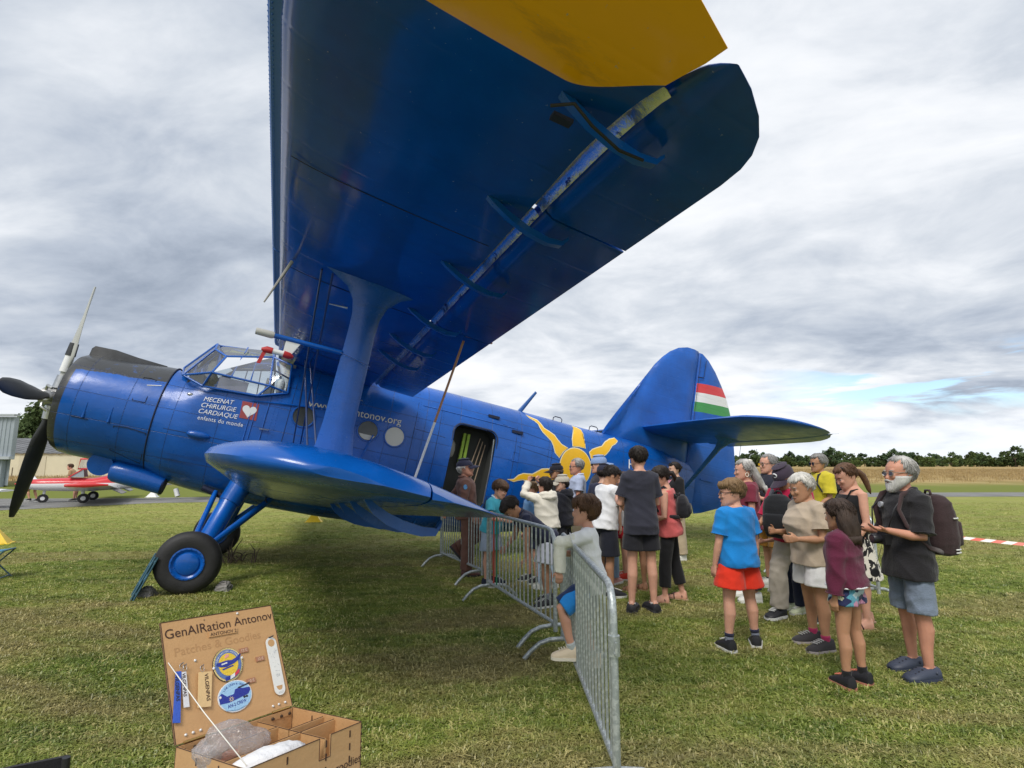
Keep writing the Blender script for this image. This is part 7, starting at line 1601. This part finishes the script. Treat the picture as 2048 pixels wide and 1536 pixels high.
def floral(g,c,co):
    v=g.n('ShaderNodeTexVoronoi',inp={'Vector':g.n('ShaderNodeMapping',inp={'Vector':co,'Scale':(1,1,1)}).outputs[0],'Scale':21.0}); r_=g.xyz(v.outputs['Color'])[0]
    f=g.ramp(r_,[(0,(.02,.025,.08)),(.24,(.015,.02,.06)),(.26,(.10,.32,.42)),(.48,(.13,.36,.50)),(.50,(.42,.56,.60)),(.70,(.40,.55,.62)),(.72,(.52,.24,.36)),(.84,(.52,.26,.38)),(.86,(.6,.6,.42)),(1,(.6,.62,.5))]); f.node.color_ramp.interpolation='CONSTANT'
    w_=g.n('ShaderNodeTexWave',inp={'Vector':co,'Scale':26.0,'Distortion':7.0}).outputs[1]; return g.mix(g.math('MULTIPLY',g.smooth(w_,.72,.82),.55),f,(.02,.03,.07))
person('person',2.64,4.56,128,1.40,'girl with long dark hair in a burgundy sweatshirt and flowered shorts',legs=dict(L=((-.05,.05,-1),(-.02,-.02,-1)),R=((.04,.0,-1),(.02,-.10,-1))),arms=dict(L=((-.16,.02,-1),(-.04,.10,-1)),R=((.16,.02,-1),(.06,.12,-1))),head=(-14,6,0),hair=dict(c='umber',front=.78,t=.08,nape=.1,curtain=[(.90,.26,-.38,-.02),(.66,.40,-.52,.02),(.36,.42,-.56,.0),(.08,.42,-.58,-.04),(-.20,.38,-.56,-.10),(-.36,.30,-.52,-.16)]),skin_='tan',hh=.165,bw=1.0,top=('sweatshirt',cloth('burgundy',(.105,.016,.042),.5,90),dict(name='sweatshirt',sl=1.88,se=.020,hem=.005,ease=.020,straight=1,flare=.004,wr=.007,trim=whitec)),bottom=('shorts',cloth('floral',(.1,.3,.4),fn=floral),dict(len=.36,flare=.022,ease=.012)),shoes=('sneaker',shoeblack,cloth('sole_coral',(.42,.16,.11)),cloth('lace_coral',(.65,.18,.12))),sock=(blackc,(.80,1.0)),foot=dict(L=30,R=14),vox=.0075,group='children among the visitors')
def spots(g,c,co):
    v=g.noise(g.n('ShaderNodeMapping',inp={'Vector':co,'Scale':(1,1,.55),'Rotation':(0.4,.3,0)}).outputs[0],17,2,.5,1.2); return g.mix(g.smooth(v,.515,.535),c,(.012,.012,.014))
person('person',3.70,6.15,180,1.73,'woman with a brown ponytail in a black camisole and black and white patterned skirt',legs=dict(L=((-.04,.06,-1),(-.02,-.02,-1)),R=((.05,-.10,-1),(.02,-.22,-1))),arms=dict(L=((-.16,.02,-1),(.02,.55,-.85)),R=((.16,.02,-1),(-.05,.5,-.85))),head=(0,26,0),hair=dict(c='chestnut',front=.78,t=.05,nape=.24,locks=[([(0,-.40,.50),(0,-.56,.44),(.02,-.66,.20),(.03,-.66,-.10),(.02,-.60,-.42),(0,-.56,-.62)],[.09,.12,.13,.12,.09,.02])]),skin_='pink',hh=.148,bw=.95,bust=.022,top=('tank',blackc,dict(hem=.03,neck=.262,ease=.008,straight=.3)),bottom=('skirt',cloth('spotted',(.60,.57,.50),fn=spots),dict(len=.24,waist=.09)),shoes=('flip',mat('strap_maroon',(.06,.015,.02),.5),tansole),extra=[lambda c:MB().tube([c['HP'](math.cos(R(a))*.34,.12+.16*math.sin(R(a))*0,.90+.08*math.sin(R(a))) for a in range(0,181,20)],.02*c['hl'],6).build('hair_band',mat('band_dark',(.02,.02,.02),.4),c['root'],180)],vox=.008)
def phone(c):
    sh,el,wr_=c['AR']['R']; e=empty('mobile_phone',Vector((c['x'],c['y'],0))+wr_+c['F']*.115+c['U']*.03-c['R']*.05,0,'mobile phone held out flat by the bearded man','phone')
    M=Matrix((c['R'],c['F'],c['U'])).transposed().to_4x4()@Matrix.Rotation(R(14),4,'X'); b=MB(); b.prism(roundrect(-.037,.037,-.075,.075,.01,3),.009,M); b.build('phone_body',mat('phone_black',(.02,.02,.024),.3),e,40)
    b=MB(); b.prism(roundrect(-.033,.033,-.069,.069,.006,3),.0006,M@Matrix.Translation((0,0,.0092))); b.build('screen',mat('phone_screen',(.01,.01,.012),.05),e)
def bigcam(c):
    TP,F,U,R_=c['TP'],c['F'],c['U'],c['R']; B0=Vector((c['x'],c['y'],0)); p=TP(.075,.03,.092); e=empty('camera',p+B0,0,'black camera with a long lens hanging at the bearded man\'s waist','camera')
    M=Matrix((R_,F,U)).transposed().to_4x4(); b=MB().box((0,0,0),(.135,.06,.085),M); b.box(F*.0+U*.055,(.06,.05,.04),M); b.box(-R_*-.05+F*.02,(.035,.07,.08),M); b.build('camera_body',mat('camera_black',(.014,.014,.017),.5),e)
    MB().tube([F*.03,F*.055,F*.057,F*.095,F*.10],[.036,.036,.040,.040,.036],18).build('lens',mat('lens_black2',(.012,.012,.016),.35),e,40)
    MB().tube([F*.096,F*.1005],.032,16).build('lens_glass',mat('lens_front',(.01,.015,.04),.05),e)
    MB().tube([TP(.13,-.055,.125)-p,TP(.22,-.075,.105)-p,TP(.29,-.06,.04)-p,TP(.305,0,-.05)-p,TP(.29,.06,.04)-p,TP(.22,.075,.105)-p,TP(.13,.06,.12)-p],.006,6).build('neck_strap',shoeblack,e,180)
    q=TP(-.085,.045,.115)+F*.035; e2=empty('lens_cap',q+B0,0,'round black lens cap dangling beside the bearded man\'s hip','lens cap'); MB().tube([R_*-.008,R_*.008],.034,20).build('cap_disc',mat('camera_black',(.014,.014,.017),.5),e2,40); MB().tube([(0,0,.03),(p-q)*.5+Vector((0,0,.0)),(p-q)*.9],.002,4).build('cord',shoeblack,e2)
def badge(c):
    TP=c['TP']; p=TP(.235,.045,.081); F=c['F']; MB().tube([p-F*.01,p+F*.012],.024,14).build('chest_badge',mat('badge_pale',(.34,.35,.38),.5,.3,80,.5,60),c['root'],40)
person('person',3.30,4.78,182,1.77,'bearded grey-haired man in a black shirt looking over his mobile phone',lean=-1,legs=dict(L=((-.05,.03,-1),(-.02,-.02,-1)),R=((.05,-.03,-1),(.02,-.08,-1))),arms=dict(R=((.16,.10,-1),(-.22,1,.16),(-.12,1,.10),(0,.1,1),.30),L=((-.18,.16,-1),(.25,.95,.22),(.2,1,.15),(0,.1,1),.35)),head=(0,0,0),hair=dict(c='silver',front=.86,t=.055,nape=.20,temple=74),skin_='red',hh=.150,bw=.96,belly=.004,top=('shirt',cloth('black_linen',(.019,.018,.021),.5,80),dict(sl=.92,se=.016,hem=-.095,straight=.55,ease=.010,flare=.010,collar=1,wr=.0055)),bottom=('shorts',cloth('blue_grey_linen',(.17,.21,.28),.6,90),dict(len=1.0,flare=.010,ease=.008,wr=.006)),shoes=('clog',mat('clog_navy',(.035,.045,.075),.55),mat('clog_navy',(.035,.045,.075),.55)),foot=dict(L=-6,R=-4),extra=[glasses((.25,.2,.15)),beard('frost',.10),phone,bigcam,badge,backpack('dark brown backpack with pale piping on the bearded man',(.040,.024,.026),(.095,.074,.28),.150,piping=(-.43,-.38,.12),strapc=(.055,.034,.036))],vox=.007)
# --- people by the red aircraft
person('person',-19.9,25.75,200,1.75,'person bending into the cockpit of the red and white aircraft, seen under its door',lean=30,head=(0,10,0),hair=dict(c='brown'),skin_='pink',hh=.15,top=('tee',cloth('tan_top',(.34,.22,.12)),dict(wr=0)),bottom=('shorts',cloth('tan_shorts',(.3,.26,.2)),dict(len=.7,wr=0)),shoes=('sneaker',shoeblack,sole_w),vox=.016,group='people by the red aircraft')
person('person',-21.35,25.2,160,1.72,'person crouched behind the nose of the red and white aircraft, legs showing below',lean=62,legs=dict(L=((-.1,.5,-1),(-.05,-.6,-1)),R=((.1,.4,-1),(.05,-.5,-1))),arms=dict(L=((-.1,.3,-1),(.1,.6,-.6)),R=((.1,.3,-1),(-.1,.6,-.6))),head=(0,20,0),hair=dict(c='dark'),skin_='tan',hh=.15,top=('tee',whitec,dict(wr=0)),bottom=('shorts',charcoal,dict(len=.7,wr=0)),shoes=('sneaker',shoeblack,sole_w),vox=.016,group='people by the red aircraft')
